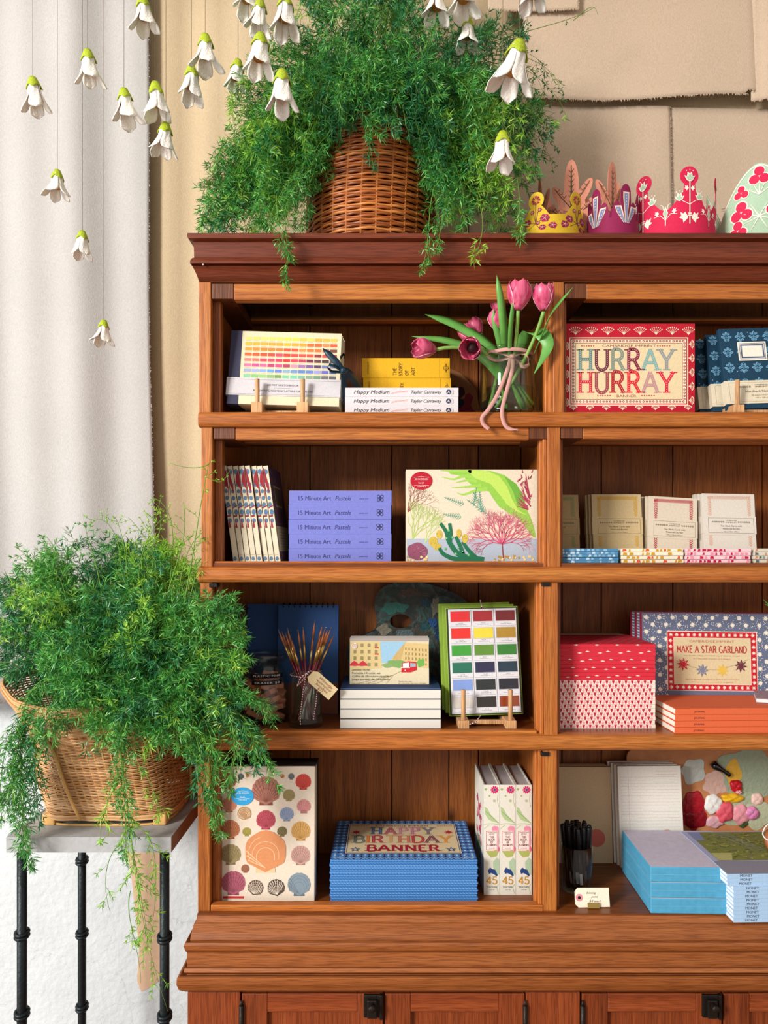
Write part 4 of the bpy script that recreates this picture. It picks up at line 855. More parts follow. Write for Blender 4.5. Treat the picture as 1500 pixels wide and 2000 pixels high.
for bx, by, rx, ry, c in ((893, 722, 15, 13, '3a0f20'), (897, 748, 12, 13, '10142a'), (913, 770, 20, 26, '7a1226'), (915, 735, 8, 12, '7a1226'), (800, 688, 18, 8, '2a1c14'), (862, 690, 10, 12, '3f5560')): d.poly(blob(bx, by, rx, ry, 24, .1, int(bx)), C(c), 1)
t = m.build('paint_palette', bevel=.0008); tag(t, 'brown card palette with dark red and navy paint behind the yellow books', 'palette')
t.location.z += Z1-min(b for a, b in [(X(a, yk), Z(b, yk)) for a, b in pal])

# --- glass vase with tulips
VX, VY, VZ = X(992, .068), .068, Z1+.0005; vr = W(57, .068)
JG = thin_glass('jar_glass', 'f2f7f2', 1.0, 1.6)
t = thing('glass_vase', 'clear glass jar vase holding pink tulips at the right of the top row', 'vase', (VX, VY, VZ))
vh = Z(686, .068)-VZ
def jar(m, r, h, c, mat, neck=.86, foot=1.0, th=.0022, lip=.95, n=48):
    pr = [(0, .001), (r*foot*.93, .0), (r*foot, .004), (r*foot, .012), (r*.97, .02), (r*.96, h*.78), (r*neck, h*.88), (r*neck, h*.95), (r*lip, h*.97), (r*lip, h), (r*lip-th, h), (r*neck-th, h*.94), (r*neck-th, h*.88), (r*.96-th, h*.77), (r*.97-th, .022), (r*.8, .0085), (0, .008)]
    m.lathe(pr, mat, n, c=c)
m = MB(); jar(m, vr, vh, (VX, VY, VZ), JG); m.build('jar', t)
m = MB(); m.lathe([(0, .0095), (vr*.78, .0098), (vr*.965-.0024, .024), (vr*.955-.0024, vh*.42), (0, vh*.42)], thin_glass('vase_water', 'e6f0e2', .5, 1.33), 40, c=(VX, VY, VZ)); m.build('water', t)
RIB = plain('pink_velvet_ribbon', 'c7938c', .8, var=.15)
rb = thing('ribbon_bow', 'dusty pink velvet ribbon tied around the tulip jar, its tails over the shelf edge', 'ribbon', (VX, VY-vr, VZ+vh*.9))
m = MB(); m.ribbon([(VX+vr*.9*cos(a), VY+vr*.9*sin(a), VZ+vh*.915+.001*sin(3*a)) for a in [2*pi*i/40 for i in range(41)]], .007, RIB, side=(0, 0, 1)); m.build('band', rb, solid=.0008)
kx, kz, ky = X(1000, .02), Z(697, .02), .02
for nm, pts in (('loop', [(1000, 697), (980, 690), (960, 686), (952, 692), (962, 702), (980, 703), (1000, 697)]), ('loop', [(1000, 697), (1016, 690), (1030, 694), (1032, 710), (1022, 717), (1016, 708), (1000, 698)])):
    m = MB(); m.ribbon(cr([P(a, b, .024+(.006 if i % 2 else -.004)) for i, (a, b) in enumerate(pts)]), .0085, RIB, side=(.2, .7, .8)); m.build(nm, rb, solid=.0009)
for pts in ([(998, 698, .022), (990, 725, .012), (972, 770, .0), (954, 800, -.014), (942, 815, -.018), (944, 828, -.018), (955, 838, -.0185)], [(1002, 698, .02), (1000, 725, .012), (988, 770, .0), (981, 800, -.014), (983, 822, -.018), (992, 836, -.0185), (1012, 839, -.0185)]):
    m = MB(); m.ribbon(cr([P(*q) for q in pts]),   .0078, RIB, side=(1, .1, 0)); m.build('tail', rb, solid=.0009)
m = MB(); m.lathe([(0, -.005), (.005, -.004), (.006, 0), (.005, .004), (0, .005)], RIB, 12, c=(kx, ky, kz)); m.build('knot', rb)
def petalmat():
    m, n, l, b = newmat('tulip_petal'); tc = n.new('ShaderNodeTexCoord'); mp = n.new('ShaderNodeMapping'); mp.inputs['Scale'].default_value = (140, 140, 18)
    nz = n.new('ShaderNodeTexNoise'); nz.inputs['Scale'].default_value = 1; nz.inputs['Detail'].default_value = 3; l.new(tc.outputs['Object'], mp.inputs[0]); l.new(mp.outputs[0], nz.inputs['Vector'])
    rp = n.new('ShaderNodeValToRGB'); e = rp.color_ramp.elements; e[0].position = .3; e[0].color = (*hx('b01a50'), 1); e[1].position = .75; e[1].color = (*hx('ea7898'), 1)
    l.new(nz.outputs['Fac'], rp.inputs[0]); l.new(rp.outputs[0], b.inputs['Base Color']); b.inputs['Roughness'].default_value = .38; b.inputs['Subsurface Weight'].default_value = .1; b.inputs['Subsurface Radius'].default_value = (.01, .004, .004); return m
PETAL = petalmat(); PEDGE = plain('tulip_petal_edge', 'f3b6c4', .45, var=.2); GLF = plain('tulip_leaf', '5f9a45', .42, var=.3, bscale=30); GSTM = plain('tulip_stem', '7fa650', .45, var=.2, bscale=30); THROAT = plain('tulip_heart', '2a1518', .7)
def bezp(a, b, c, n=14): a, b, c = Vector(a), Vector(b), Vector(c); return [a*(1-t)**2+b*2*t*(1-t)+c*t*t for t in [i/(n-1) for i in range(n)]]
def tulip(head, y, dirv, size, label, root, ctrl, leaves=(), open_=0.0):
    hp = P(*head, y); t = thing('tulip', label, 'flower', P(root[0], root[1], .066+(root[2]-.09)), (0, 0, 0), 'tulips in the jar')
    m = MB(); m.tube(bezp(P(root[0], root[1], .066+(root[2]-.09)), P(*ctrl), hp), .0036, GSTM, 10); m.build('stem', t)
    q = Vector(dirv).normalized().to_track_quat('Z', 'Y').to_matrix().to_4x4(); M = Matrix.Translation(hp) @ q; h = size
    for k in range(6):
        inner = k >= 3; a0 = 2*pi*k/3+(pi/3 if inner else 0)+.3; rr = h*(.36 if inner else .40); m = MB()
        def pf(u, v, e=0):
            tt = u*2-1; wd = 1.08*math.sqrt(max(0, sin(pi*min(1, .06+v*.94)**.75)))+.02; a = a0+tt*wd*(1-.12*inner)
            r = rr*(sin(pi*(.06+.70*v))**.8)*(1+open_*v*v*.9)*(1+.05*tt*tt)+e; z = h*(v**.95)*(1-.05*tt*tt)*(1-.08*open_)
            return M @ Vector((r*cos(a), r*sin(a), z))
        m.grid(pf, 9, 13, PETAL); m.grid(lambda u, v: pf(.965+.035*u, v, .0003), 2, 13, PEDGE); m.build('petal', t, solid=.0011)
    m = MB(); m.lathe([(0, .0), (h*.12, h*.1), (h*.22, h*.45), (h*.05, h*.6), (0, h*.62)], THROAT, 12, M=M); m.build('heart', t)
    for lp in leaves:
        m = MB(); pts = [P(*q_) for q_ in lp[:-1]]; n = 22
        cv = []
        for i in range(n):
            s = i/(n-1)*(len(pts)-1); j = min(int(s), len(pts)-2); u = s-j; p0 = pts[max(j-1, 0)]; p1 = pts[j]; p2 = pts[j+1]; p3 = pts[min(j+2, len(pts)-1)]
            cv.append(.5*((2*p1)+(-p0+p2)*u+(2*p0-5*p1+4*p2-p3)*u*u+(-p0+3*p1-3*p2+p3)*u**3))
        wmax = lp[-1][0]; m.ribbon(cv, [wmax*(.35+.65*sin(pi*min(1, .15+.85*i/(n-1))))*(1 if i < n-5 else (n-1-i)/4.5+.02) for i in range(n)], GLF, side=lp[-1][1], fold=.16); m.build('leaf', t, solid=.0009)
rt = lambda a=992, b=790: (a, b, .09)
tulip((1012, 606), -.03, (.03, -.05, 1), .056, 'tall upright pink tulip in the jar, taller left one of the two upright heads', rt(985), (1010, 690, .04),
      leaves=[[(990, 720, .06), (985, 650, .0), (978, 580, -.035), (970, 537, -.04), (.016, (1, .2, 0))], [(995, 720, .05), (997, 650, -.01), (1002, 600, -.035), (1008, 566, -.045), (.009, (1, .3, 0))]])
tulip((1062, 607), -.03, (-.05, -.2, 1), .050, 'upright pink tulip in the jar, rightmost head in front of the bookcase divider', rt(968, 797), (1040, 690, .03),
      leaves=[[(1045, 690, .02), (1062, 650, -.015), (1080, 610, -.035), (1120, 560, -.04), (.012, (.4, .2, .8))], [(1010, 690, .05), (1030, 655, .03), (1058, 655, .0), (1070, 680, -.01), (1042, 732, -.015), (.028, (.9, -.3, .1))]])
tulip((850, 683), .035, (-1, -.35, -.02), .048, 'pink tulip drooping furthest left over the yellow books', rt(1036, 797), (960, 655, .05),
      leaves=[[(970, 700, .05), (930, 682, .045), (870, 664, .04), (804, 657, .045), (.016, (0, .2, 1))], [(975, 690, .05), (940, 660, .05), (880, 628, .05), (830, 614, .05), (.022, (0, .3, 1))]], open_=.1)
tulip((926, 678), .02, (-.35, -.9, -.35), .046, 'pink tulip facing out with a dark open mouth left of the jar', rt(1026, 798), (970, 690, .03), open_=.35,
      leaves=[[(985, 740, .03), (960, 705, .025), (940, 690, .03), (920, 680, .04), (.030, (.5, 0, 1))]])
tulip((925, 668), .07, (-.6, .0, .8), .040, 'small pink tulip bud behind the dark mouthed one', rt(1042, 790), (975, 700, .07))
tulip((938, 652), .08, (-.5, .1, .9), .036, 'pink tulip bud rising behind the long leaf left of the jar', rt(990, 798), (965, 690, .08))
tulip((972, 645), .03, (-.1, .1, 1), .040, 'pink tulip bud half hidden behind the upright leaves', rt(1020, 798), (975, 700, .06),
      leaves=[[(985, 720, .05), (978, 670, .03), (968, 630, .02), (964, 603, .015), (.016, (1, .1, 0))]])
tulip((975, 612), .03, (-.05, .1, 1), .038, 'shaded pink tulip behind the tall upright leaf', rt(955, 797), (985, 700, .12))

# --- row 1 right: red banner box
yv = .03
def stdbox(pxl, pxr, pyt, yv, zb, depth, mat, name, label, cat, group=None, pyb=None, rx=0, rz=0, ry=0, bevel=.0008):
    w = W(pxr-pxl, yv); h = Z(pyt, yv)-zb; k = (CD+yv)/F; m = MB(); m.box(0, w, 0, depth, 0, h, mat)
    base = 1079+(CZ-zb)/k
    t = thing(name, label, cat, (X(pxl, yv), yv, zb), (rx, ry, rz), group); return t, m, FX(m, 0, k, pxl, base), w, h, k
RED = C('b5122a'); CRD = C('dcc9a0'); CRL = C('ecdcc0')
t, m, d, w, h, k = stdbox(1099, 1357, 632, .03, Z1, .035, RED, 'banner_box', 'red HURRAY HURRAY banner box with cream panel, top right row', 'box')
d.rect(1112, 659, 1344, 792, CRL); d.rect(1114, 661, 1342, 790, RED, 2); d.rect(1116, 663, 1340, 788, CRL, 3); d.rect(1123, 670, 1333, 781, C('8c1a2c'), 4); d.rect(1124, 671, 1332, 780, CRD, 5)
for i in range(34):
    for yy in (666.5, 784.5): d.disc(1120+i*6.5, yy, 2.2, C('8c1a2c'), 4, 8); d.disc(1120+i*6.5, yy, .9, CRL, 5, 6)
for i in range(18):
    for xx in (1119.5, 1336.5): d.disc(xx, 671+i*6.4, 2.2, C('8c1a2c'), 4, 8); d.disc(xx, 671+i*6.4, .9, CRL, 5, 6)
def seed(cx, cy, ang, L=15, nn=7):
    for i in range(nn):
        a = R(ang+(-48+96*i/(nn-1))); b = R(ang); pts = []
        for s in (0, .33, .66, 1):
            q = b+(a-b)*min(1, .4+1.1*s); pts.append((cx+L*s*cos(q)*(1.0), cy-L*s*sin(q)))
        d.line(pts, .8, CRL, 1.5, .4); d.disc(pts[-1][0], pts[-1][1], 1.2, CRL, 2, 7)
for i in range(8): seed(1124+i*31.5, 654, 90); 
for i in range(8): seed(1120+i*32, 801, 90, 9)
for i in range(5): seed(1102, 676+i*27.5, 0, 9); seed(1345, 672+i*27.5, 0, 10)
d.text('CAMBRIDGE IMPRINT', 1228, 678, 4.6, C('8c2a34'), 6, width=105, align='c', bold=.015)
for xx in (1148, 1296):
    for i in range(6): d.disc(xx-12+i*4.6, 676, 1.5, C('b84a4a'), 6, 6)
for xx in (1179, 1265):
    for i in range(6): d.disc(xx-12+i*4.8, 773, 1.5, C('b84a4a'), 6, 6)
d.text('BANNER', 1223, 776, 4.6, C('8c2a34'), 6, width=39, align='c', bold=.015)
d.serif('HURRAY', 1129, 723.5, 41, None, 6, w=.15, width=186, mats=[C('63807c'), C('6e3444'), C('7f8a80'), C('7c1f3c'), C('7fa9a6'), C('8f9494')], inner=CRD, gap=.1)
d.serif('HURRAY', 1129, 767.5, 41, None, 6, w=.15, width=186, mats=[C('c02a3a'), C('9a4650'), C('b0222f'), C('d02230'), C('b98a8c'), C('cf2640')], inner=CRD, gap=.1)
m.build('box_front', t, world=False, bevel=.0008)

# --- row 1 right: blue leaf notebooks on a stand
NAVY = C('143a52'); LB = C('6ea3c4'); PALEB = C('a9cbd8')
def oakleaf(d, x, y, s, up=1, L=1, clip=None):
    def q(pts): return [(x+a*s, y-b*s*up) for a, b in pts]
    if clip and not (clip[0]+s*.5 < x < clip[1]-s*.5): return
    for a, b, r1, r2, rt_ in ((-.3, .78, .24, .14, 25), (.3, .78, .24, .14, -25), (-.42, .35, .32, .17, 25), (.42, .35, .32, .17, -25), (-.22, -.05, .2, .14, 50), (.22, -.05, .2, .14, -50), (0, .95, .16, .2, 0)):
        d.disc(x+a*s, y-b*s*up, r1*s, LB, L, 12, r2*s, rt_*up)
    d.line(q([(0, 1.0), (0, -.3)]), .2*s, LB, L); d.line(q([(0, 1.05), (0, -.5)]), .07*s, NAVY, L+1)
    for a, b in ((-.45, .9), (.45, .9), (-.6, .45), (.6, .45), (-.3, .05), (.3, .05)): d.line(q([(0, b-.3), (a, b)]), .05*s, NAVY, L+1)
def leafbook(front, w, h):
    m = MB(); m.box(0, w, 0, .011, 0, h, NAVY); d = FX(m, 0, .001, 0, 0, .0003); W_, H_ = w*1000, h*1000
    cols_ = 5 if front else 1; rr = random.Random(4)
    for c in range(cols_):
        for r in range(5):
            x = 14+c*28; y = -(14+r*33+(12 if c % 2 else 0))
            if x < W_-11 and -y < H_-10: oakleaf(d, x, y, 15, 1 if c % 2 == 0 else -1)
    for i in range(90 if front else 16):
        x = rr.uniform(3, (W_-3 if front else 28)); y = -rr.uniform(3, H_-3)
        if min(abs((x-14) % 28), 28-abs((x-14) % 28)) > 9: d.disc(x, y, .9, PALEB, 1, 6)
    if front:
        d.rect(34, -H_+30, 92, -H_+70, C('e9e4d4'), 4); d.frame(37, -H_+33, 89, -H_+67, 1, C('4a5a80'), 5); d.frame(39.5, -H_+35.5, 86.5, -H_+64.5, 2, C('3c4a70'), 5); d.frame(42, -H_+38, 84, -H_+62, .5, C('7484a8'), 5)
    g = MB(); g.box(-.0012, w+.001, -.0014, .0124, .010, .058, C('ddd2b8')); 
    d = FX(g, -.0014, .001, 0, 0, .0003); GI = C('7d7a70'); d.frame(7, -54, W_-3, -14, .35, GI)
    d.text('CAMBRIDGE', 72, -47.5, 2.2, C('555248'), width=26, align='c'); d.text('IMPRINT', 72, -43, 3.2, C('555248'), width=26, align='c', bold=.02)
    for s in (0, 1):
        for i in range(6): d.disc(26+i*4.6+s*64, -45, 2.0, C('6a675e'), 1, 8); d.disc(26+i*4.6+s*64, -45, .9, C('ddd2b8'), 2, 6)
    d.text('Hardback Notebook', 72, -33, 4.6, C('5c5a52'), width=66, align='c'); d.text('96 pages ivory cover', 72, -26, 2.3, GI, align='c', width=44); d.text('165 x 120 mm', 72, -20.5, 2.3, GI, align='c', width=30)
    return m, g
wN, hN = .150, .170
lbn = ['blue notebook with pale oak leaves and a cream label plate, front one on the stand', 'oak leaf notebook directly behind the front one, its strip showing at left', 'third oak leaf notebook back on the stand', 'rearmost oak leaf notebook, darkest in the shade beside the red box']
for i in range(4):
    t = thing('notebook', lbn[i], 'notebook', (X(1424, .02)-i*.017, .026+i*.024-(.0), Z1+.011+.0), (R(-9), R(-2+i*.4), R(1.0)), 'oak leaf notebooks')
    m, g = leafbook(i == 0, wN, hN-.005*i); m.build('cover', t, world=False, bevel=.0008); g.build('paper_band', t, world=False)
easel('wooden display stand holding the blue oak leaf notebooks', X(1440, .012), X(1540, .012), .012, Z1, .066, depth=.12)
# --- row 2 left: leaning patterned notebooks
def pattern_book(first):
    th = .0105; w = .135; h = .198; m = MB(); CW = C('d9ceb4'); m.box(0, th, 0, .0018, 0, h, CW); m.box(0, .0016, .0018, w, 0, h, CW); m.box(th-.0016, th, .0018, w, 0, h, CW if not first else C('4a3040'))
    d = FX(m, 0, .001, 0, 0, .00025); BLU = C('5a7a9a'); RD = C('9a2436'); H = 198; T = 10.5; rr = random.Random(first+3)
    for yy, r in ((-186, 4.6), (-160, 3.8), (-146, 3.4), (-132, 3.6), (-118, 4.4), (-103, 4.6), (-86, 3.8), (-8, 3.4)):
        d.disc(T*.5+(.8 if int(-yy) % 2 else -.8), yy, min(r, 4.2), BLU, 1, 14, r*1.25)
    if first % 3 != 1:
        d.poly([(T-.3, -190), (T-.3, -140), (T-3, -128), (T-1.5, -150), (1.2, -165), (3.5, -178)], RD, 2)
    else: d.poly([(.3, -196), (.3, -165), (6, -140), (7.5, -155), (5, -172), (2.5, -190)], RD, 2)
    d.line([(0.3, -112), (T-.3, -116)], 1.8, RD, 2); d.rect(.3, -97, T*.7, -94, RD, 2); d.poly([(.5, -72), (5, -71), (4, -84), (2.5, -88)], RD, 2)
    d.rect(.3, -68, T-.3, -16, CW, 3)
    if True:
        e = D(m, (th, 0, 0), (0, 1, 0), (0, 0, 1), .001, 0, 0, .0003)
        for i in range(60):
            x = rr.uniform(3, 130); y = -rr.uniform(70, 194) if i < 45 else -rr.uniform(3, 14); e.line([(x, y), (x+rr.uniform(-3, 3), y-rr.uniform(5, 10) if y > -188 else y+6)], .9, C(rr.choice(['8a6a8c', '6a2a3c', 'b9a4a8'])), 1)
        e.rect(30, -160, 100, -115, C('8a7a5c'), 2); e.rect(34, -156, 96, -119, C('4a3a30'), 3); e.rect(2, -74, 134, -22, C('9a8e76'), 2); e.frame(6, -70, 130, -26, .6, C('5c5346'), 3)
        for i in range(6): e.rect(20, -62+i*6, 112, -61+i*6, C('6c6252'), 3)
    g = MB(); g.box(.0017, th-.0017, .002, w-.002, .0015, h-.0015, PAGE); return m, g
names = ['leftmost', 'second from the left', 'third from the left', 'fourth from the left', 'fourth from the right', 'third from the right', 'second from the right', 'rightmost, its dark cover showing,']
yv = .055; lean = R(-7.6)
for i in range(8):
    t = thing('patterned_notebook', 'leaning notebook with blue and red spine, %s of the eight' % names[i], 'notebook', (X(456+i*11.7, yv)-.0*i, yv+.0015*((i*3) % 4), Z2+.0002+0*(i % 3)), (0, lean, R(-2)), 'leaning marbled notebooks')
    m, g = pattern_book(i); m.build('cover', t, world=False, bevel=.0004); g.build('pages', t, world=False)
# --- lavender books
yv = .05; LAV = paper('747ac6', grain=.12, scale=200); DK = C('3c3f78'); k = (CD+yv)/F; hh = (Z(958, yv)-Z2)/5
m, g = bound(W(200, yv), .14, hh-.0003, LAV); d = FX(m, 0, k, 565, 985); 
d.serif('', 0, 0, 1, DK); d.text('15 Minute Art', 581, 976, 8.6, DK, width=66); d.text('Pastels', 654, 976, 8.6, DK, width=32, shear=.3); d.text('ANNA KAY', 702, 974, 2.2, DK, width=18, bold=.03)
for a, b in ((739.6, 968.3), (746.2, 968.3), (739.6, 975.0), (746.2, 975.0)): d.disc(a, b, 3.3, C('262850'), 1, 14); d.disc(a, b, 2.1, LAV, 2, 12)
for a, b in ((741.6, 970.3), (744.2, 970.3), (741.6, 973.0), (744.2, 973.0)): d.disc(a, b, 1.2, C('262850'), 3, 8)
lv = thing('lavender_book', 'lavender blue book lying flat, bottom of the pile of five', 'book', (X(564, yv), yv, Z2), group='lavender books in a pile')
m.build('cover', lv, world=False, bevel=.0008); g.build('pages', lv, world=False)
for i, (nm, dx) in enumerate((('second from the bottom', .0004), ('in the middle', -.0003), ('second from the top', .0001), ('topmost', .0008))): stack_copy(lv, (i+1)*hh, 'lavender blue book lying flat, %s of the pile of five' % nm, dx, .001*(i % 2))
# --- seaweed box
t, m, d, w, h, k = stdbox(793, 1049, 917, .045, Z2, .045, paper('dccfb8', grain=.12), 'jigsaw_box', 'cream box printed with green, pink and red seaweeds, second row', 'box')
m.box(0, w, .0, .045, 0, .0005, C('8a7a60')); rr = random.Random(5); b0 = 1097
GRN, LGRN, DG, PK, DPK, MAR, YG = C('8fc24a'), C('b8d860'), C('1f6b4a'), C('e08a98'), C('c04a68'), C('9a3448'), C('c9b04a')
d.rect(794, 1052, 1048.5, b0-1, C('a9b3c0'), .5)
d.poly([(874, 918), (935, 918), (960, 920), (985, 928), (1008, 945), (1022, 968), (1030, 998), (1036, 1010), (1044, 1035), (1046, 1050), (1040, 1048), (1026, 1030), (1015, 1015), (995, 1003), (975, 990), (962, 972), (955, 960), (935, 955), (917, 944), (905, 930), (880, 926)], GRN, 1.2)
d.poly([(910, 918), (950, 919), (975, 930), (990, 950), (1000, 975), (1012, 996), (1030, 1006), (1010, 1000), (990, 985), (975, 965), (958, 945), (930, 935)], LGRN, 1.5)
d.poly([(985, 930), (1008, 945), (1022, 968), (1028, 996), (1010, 985), (1002, 960)], C('6aa83c'), 1.8)
for pts in ([(930, 932), (905, 930), (885, 936), (862, 931)], [(932, 940), (912, 938), (890, 943)], [(940, 948), (920, 950), (882, 953)], [(952, 955), (930, 958), (905, 966), (892, 962)], [(930, 922), (900, 920), (860, 919)]): d.line(pts, 8, C('9acb52'), 1.3, 1)
for i in range(16):
    a = R(10+i*11); d.line([(1030+rr.uniform(-4, 6), 965+i*2), (1012+30*cos(a)*.5+i*.8, 925+i*4.2)], 3.2, MAR if i % 2 else C('b04a5c'), 2, .8)
for i in range(26): x = rr.uniform(1006, 1044); y = rr.uniform(922, 1000); 0 if x < 1004+(y-920)*.3 else d.line([(x, y), (min(1047, x+rr.uniform(-6, 6)), y-7)], 3, C(rr.choice(['8f2c40', 'b34c60', 'a03a50'])), 2.2, .6)
def branch(x, y, ang, L, w, mat, dep, sp=32, sh=.74, LL=2, nb=2):
    x2 = x+L*cos(R(ang)); y2 = y-L*sin(R(ang))
    if not (795 < x2 < 1047 and 918.5 < y2 < 1094): return
    d.line([(x, y), (x2, y2)], w, mat, LL, w*.7)
    if dep:
        for s in range(nb): branch(x2, y2, ang+(-sp+2*sp*s/(nb-1) if nb > 1 else 0)+rr.uniform(-10, 10), L*sh*rr.uniform(.8, 1.15), w*.72, mat, dep-1, sp, sh, LL, nb)
for a in (28, 50, 70, 90, 110, 130, 155, 8, 172): branch(980, 1062, a, 17, 2.2, DPK if a % 20 else PK, 5, 20, .8, 3)
for a in (20, 40, 60, 80, 100, 120, 140, 165): branch(980, 1062, a+5, 20, 2.0, PK, 5, 22, .78, 2.6)
branch(983, 1090, 95, 26, 2.4, MAR, 1, 20, .8, 3.2)
for a in (40, 58, 72, 88, 100): branch(797, 1000, a, 16, 1.5, C('96504c'), 5, 22, .78, 1.2)
for a in (45, 62, 80, 95): branch(806, 1052, a, 20, 1.8, C('aac862'), 5, 15, .8, 1.4)
for a in (60, 78): branch(830, 1060, a, 18, 1.8, C('bcd47c'), 5, 14, .8, 1.4)
for (x, y, a, L) in ((960, 1010, 145, 60), (945, 1000, 118, 45), (905, 985, 160, 40), (900, 1010, 170, 35), (925, 985, 80, 40), (940, 1000, 95, 42)):
    d.line([(x, y), (x+L*cos(R(a)), y-L*sin(R(a)))], 1, C('4a8a72'), 1.1)
    for i in range(9):
        s = i/9*L; 
        for q in (-50, 50): d.line([(x+s*cos(R(a)), y-s*sin(R(a))), (x+s*cos(R(a))+9*cos(R(a+q))*(1-i/12), y-s*sin(R(a))-9*sin(R(a+q))*(1-i/12))], 1.4, C('5a9a80'), 1.15, .4)
for pts, w0 in (([(945, 1094), (900, 1085), (878, 1060), (872, 1040), (860, 1022)], 12), ([(878, 1058), (880, 1040), (878, 1022)], 9), ([(930, 1094), (890, 1092), (866, 1082), (858, 1070)], 11), ([(905, 1088), (900, 1070), (890, 1048)], 10), ([(930, 1090), (915, 1075), (903, 1058)], 9)): d.line(pts, w0, DG, 3.4, 6)
for a, b in ((884, 1050), (876, 1036), (896, 1070), (904, 1078), (872, 1052), (915, 1084), (890, 1082), (870, 1072)): d.disc(a, b, 2.6, C('5aa870'), 3.8, 10); d.disc(a-.6, b-.8, .9, C('bfe0b0'), 4, 6)
for a, b, r1, r2 in ((858, 1044, 6, 9), (846, 1058, 9, 10), (854, 1068, 8, 7), (896, 1042, 5, 9), (908, 1052, 6, 9)): d.disc(a, b, r1, YG, 3, 16, r2)
for i in range(50): a, b = rr.choice([(846, 1058), (854, 1066), (858, 1044), (896, 1042), (908, 1052)]); d.disc(a+rr.uniform(-5, 5), b+rr.uniform(-6, 6), .7, C('a08a30'), 3.5, 5)
d.poly(blob(815, 1077, 20, 17, 40, .03, 3), C('8a4a62'), 3)
for i in range(70): a = rr.uniform(0, 6.28); q = rr.uniform(.2, .9); d.line([(815+18*q*cos(a), 1077+15*q*sin(a)), (815+20*(q+.15)*cos(a), 1077+16*(q+.15)*sin(a))], .9, C(rr.choice(['a8627c', '6c3450', 'b87c90'])), 3.3)
for i in range(60): x = rr.choice([rr.uniform(795, 835), rr.uniform(960, 1046)]); d.disc(x, rr.uniform(1086, 1095), rr.uniform(1, 3), C(rr.choice(['d9b87a', 'b08a4a', 'e8d09a'])), 2.9, 7)
d.disc(823, 939, 21.5, C('b3122a'), 4, 32, 17.5); 
LT = C('f0d8d4'); d.text('JOHN DERIAN', 823, 937.5, 3.4, LT, 5, width=26, align='c'); d.text('Sea Life', 823, 944.5, 3, LT, 5, align='c', width=12); d.text('1,000 PIECE', 823, 951, 2.6, LT, 5, align='c', width=18)
for yy in (930.5, 947): d.line([(808, yy+2), (823, yy), (838, yy+2)], .4, LT, 5)
m.build('box_front', t, world=False, bevel=.0008)
# --- row 2 right: card packs and notebook piles
def cardpack(px0, px1, pyt, label, bc_, ink, y=.15, n=3, ry=0, bpx=None):
    for i in range(n):
        lab = label if i == 0 else label.replace('front pack', ('second pack', 'third pack', 'rear pack')[i-1])
        t, m, d, w, h, k = stdbox(px0, px1, pyt, y, Z2+.0003, .010, C(bc_), 'card_pack', lab, 'card pack', 'packs of bordered cards')
        t.location.x -= i*.0035; t.location.y += i*.0125; t.rotation_euler = (R(-7), ry, R(.6)); I = C(ink)
        b0 = px1-px0; top = pyt+1
        if i == 0:
            for q in range(27):
                x = px0+11+q*(b0-24)/26; d.line([(x, top+7), (x+3, top+10.5)], 1.7, I, 1, .9); d.line([(x, top+7), (x+3, top+3.5)], 1.7, I, 1, .9)
            for q in range(28):
                yy = top+8+q*3.5
                for xx in (px0+14, px1-12): d.line([(xx, yy), (xx-3.6, yy-3.6)], 1.7, I, 1, .9); d.line([(xx, yy), (xx+3.6, yy-3.6)], 1.7, I, 1, .9)
            d.rect(px0+2, top+43, px1-2, top+82, C(bc_), 2)
        g = MB(); g.box(-.0008, w+.0008, -.0008, .0108, h-W(80, y), h-W(46, y), C(bc_)); d2 = FX(g, -.0008, k, px0, 1079+(CZ-Z2)/k)
        if i == 0:
            K = C('6a6458'); d2.frame(px0+10, top+48, px1-4, top+78, .5, K); cx = (px0+px1)/2+3
            d2.text('CAMBRIDGE', cx, top+54, 2.0, K, width=22, align='c'); d2.text('IMPRINT', cx, top+58, 2.6, K, width=22, align='c', bold=.02)
            for s in (-1, 1):
                for q in range(6): d2.disc(cx+s*(15+q*4.2), top+56, 1.7, K, 1, 8); d2.disc(cx+s*(15+q*4.2), top+56, .7, C(bc_), 2, 6)
            d2.text('Ten Blank Cards with', cx, top+65.5, 3.2, K, width=42, align='c'); d2.text('Patterned Border', cx, top+71, 3.2, K, width=34, align='c'); d2.text('160 x 110mm 300gsm', cx, top+76, 2, K, width=32, align='c')
        m.build('cards', t, world=False, bevel=.0004); g.build('belly_band', t, world=False)
cardpack(1032, 1134, 964, 'tan card pack with green border half hidden by the divider, front pack', 'b3966a', '7f9060')
cardpack(1160, 1258, 963, 'tan card pack with mustard leaf border, front pack', 'cbb386', 'c99a2c')
cardpack(1266, 1362, 966, 'cream card pack with crimson leaf border, tilted, front pack', 'ddd0ba', 'b3203c', ry=R(3.2))
cardpack(1376, 1480, 961, 'white card pack with pale salmon leaf border, front pack', 'e0d8cc', 'd8a890', ry=R(1))
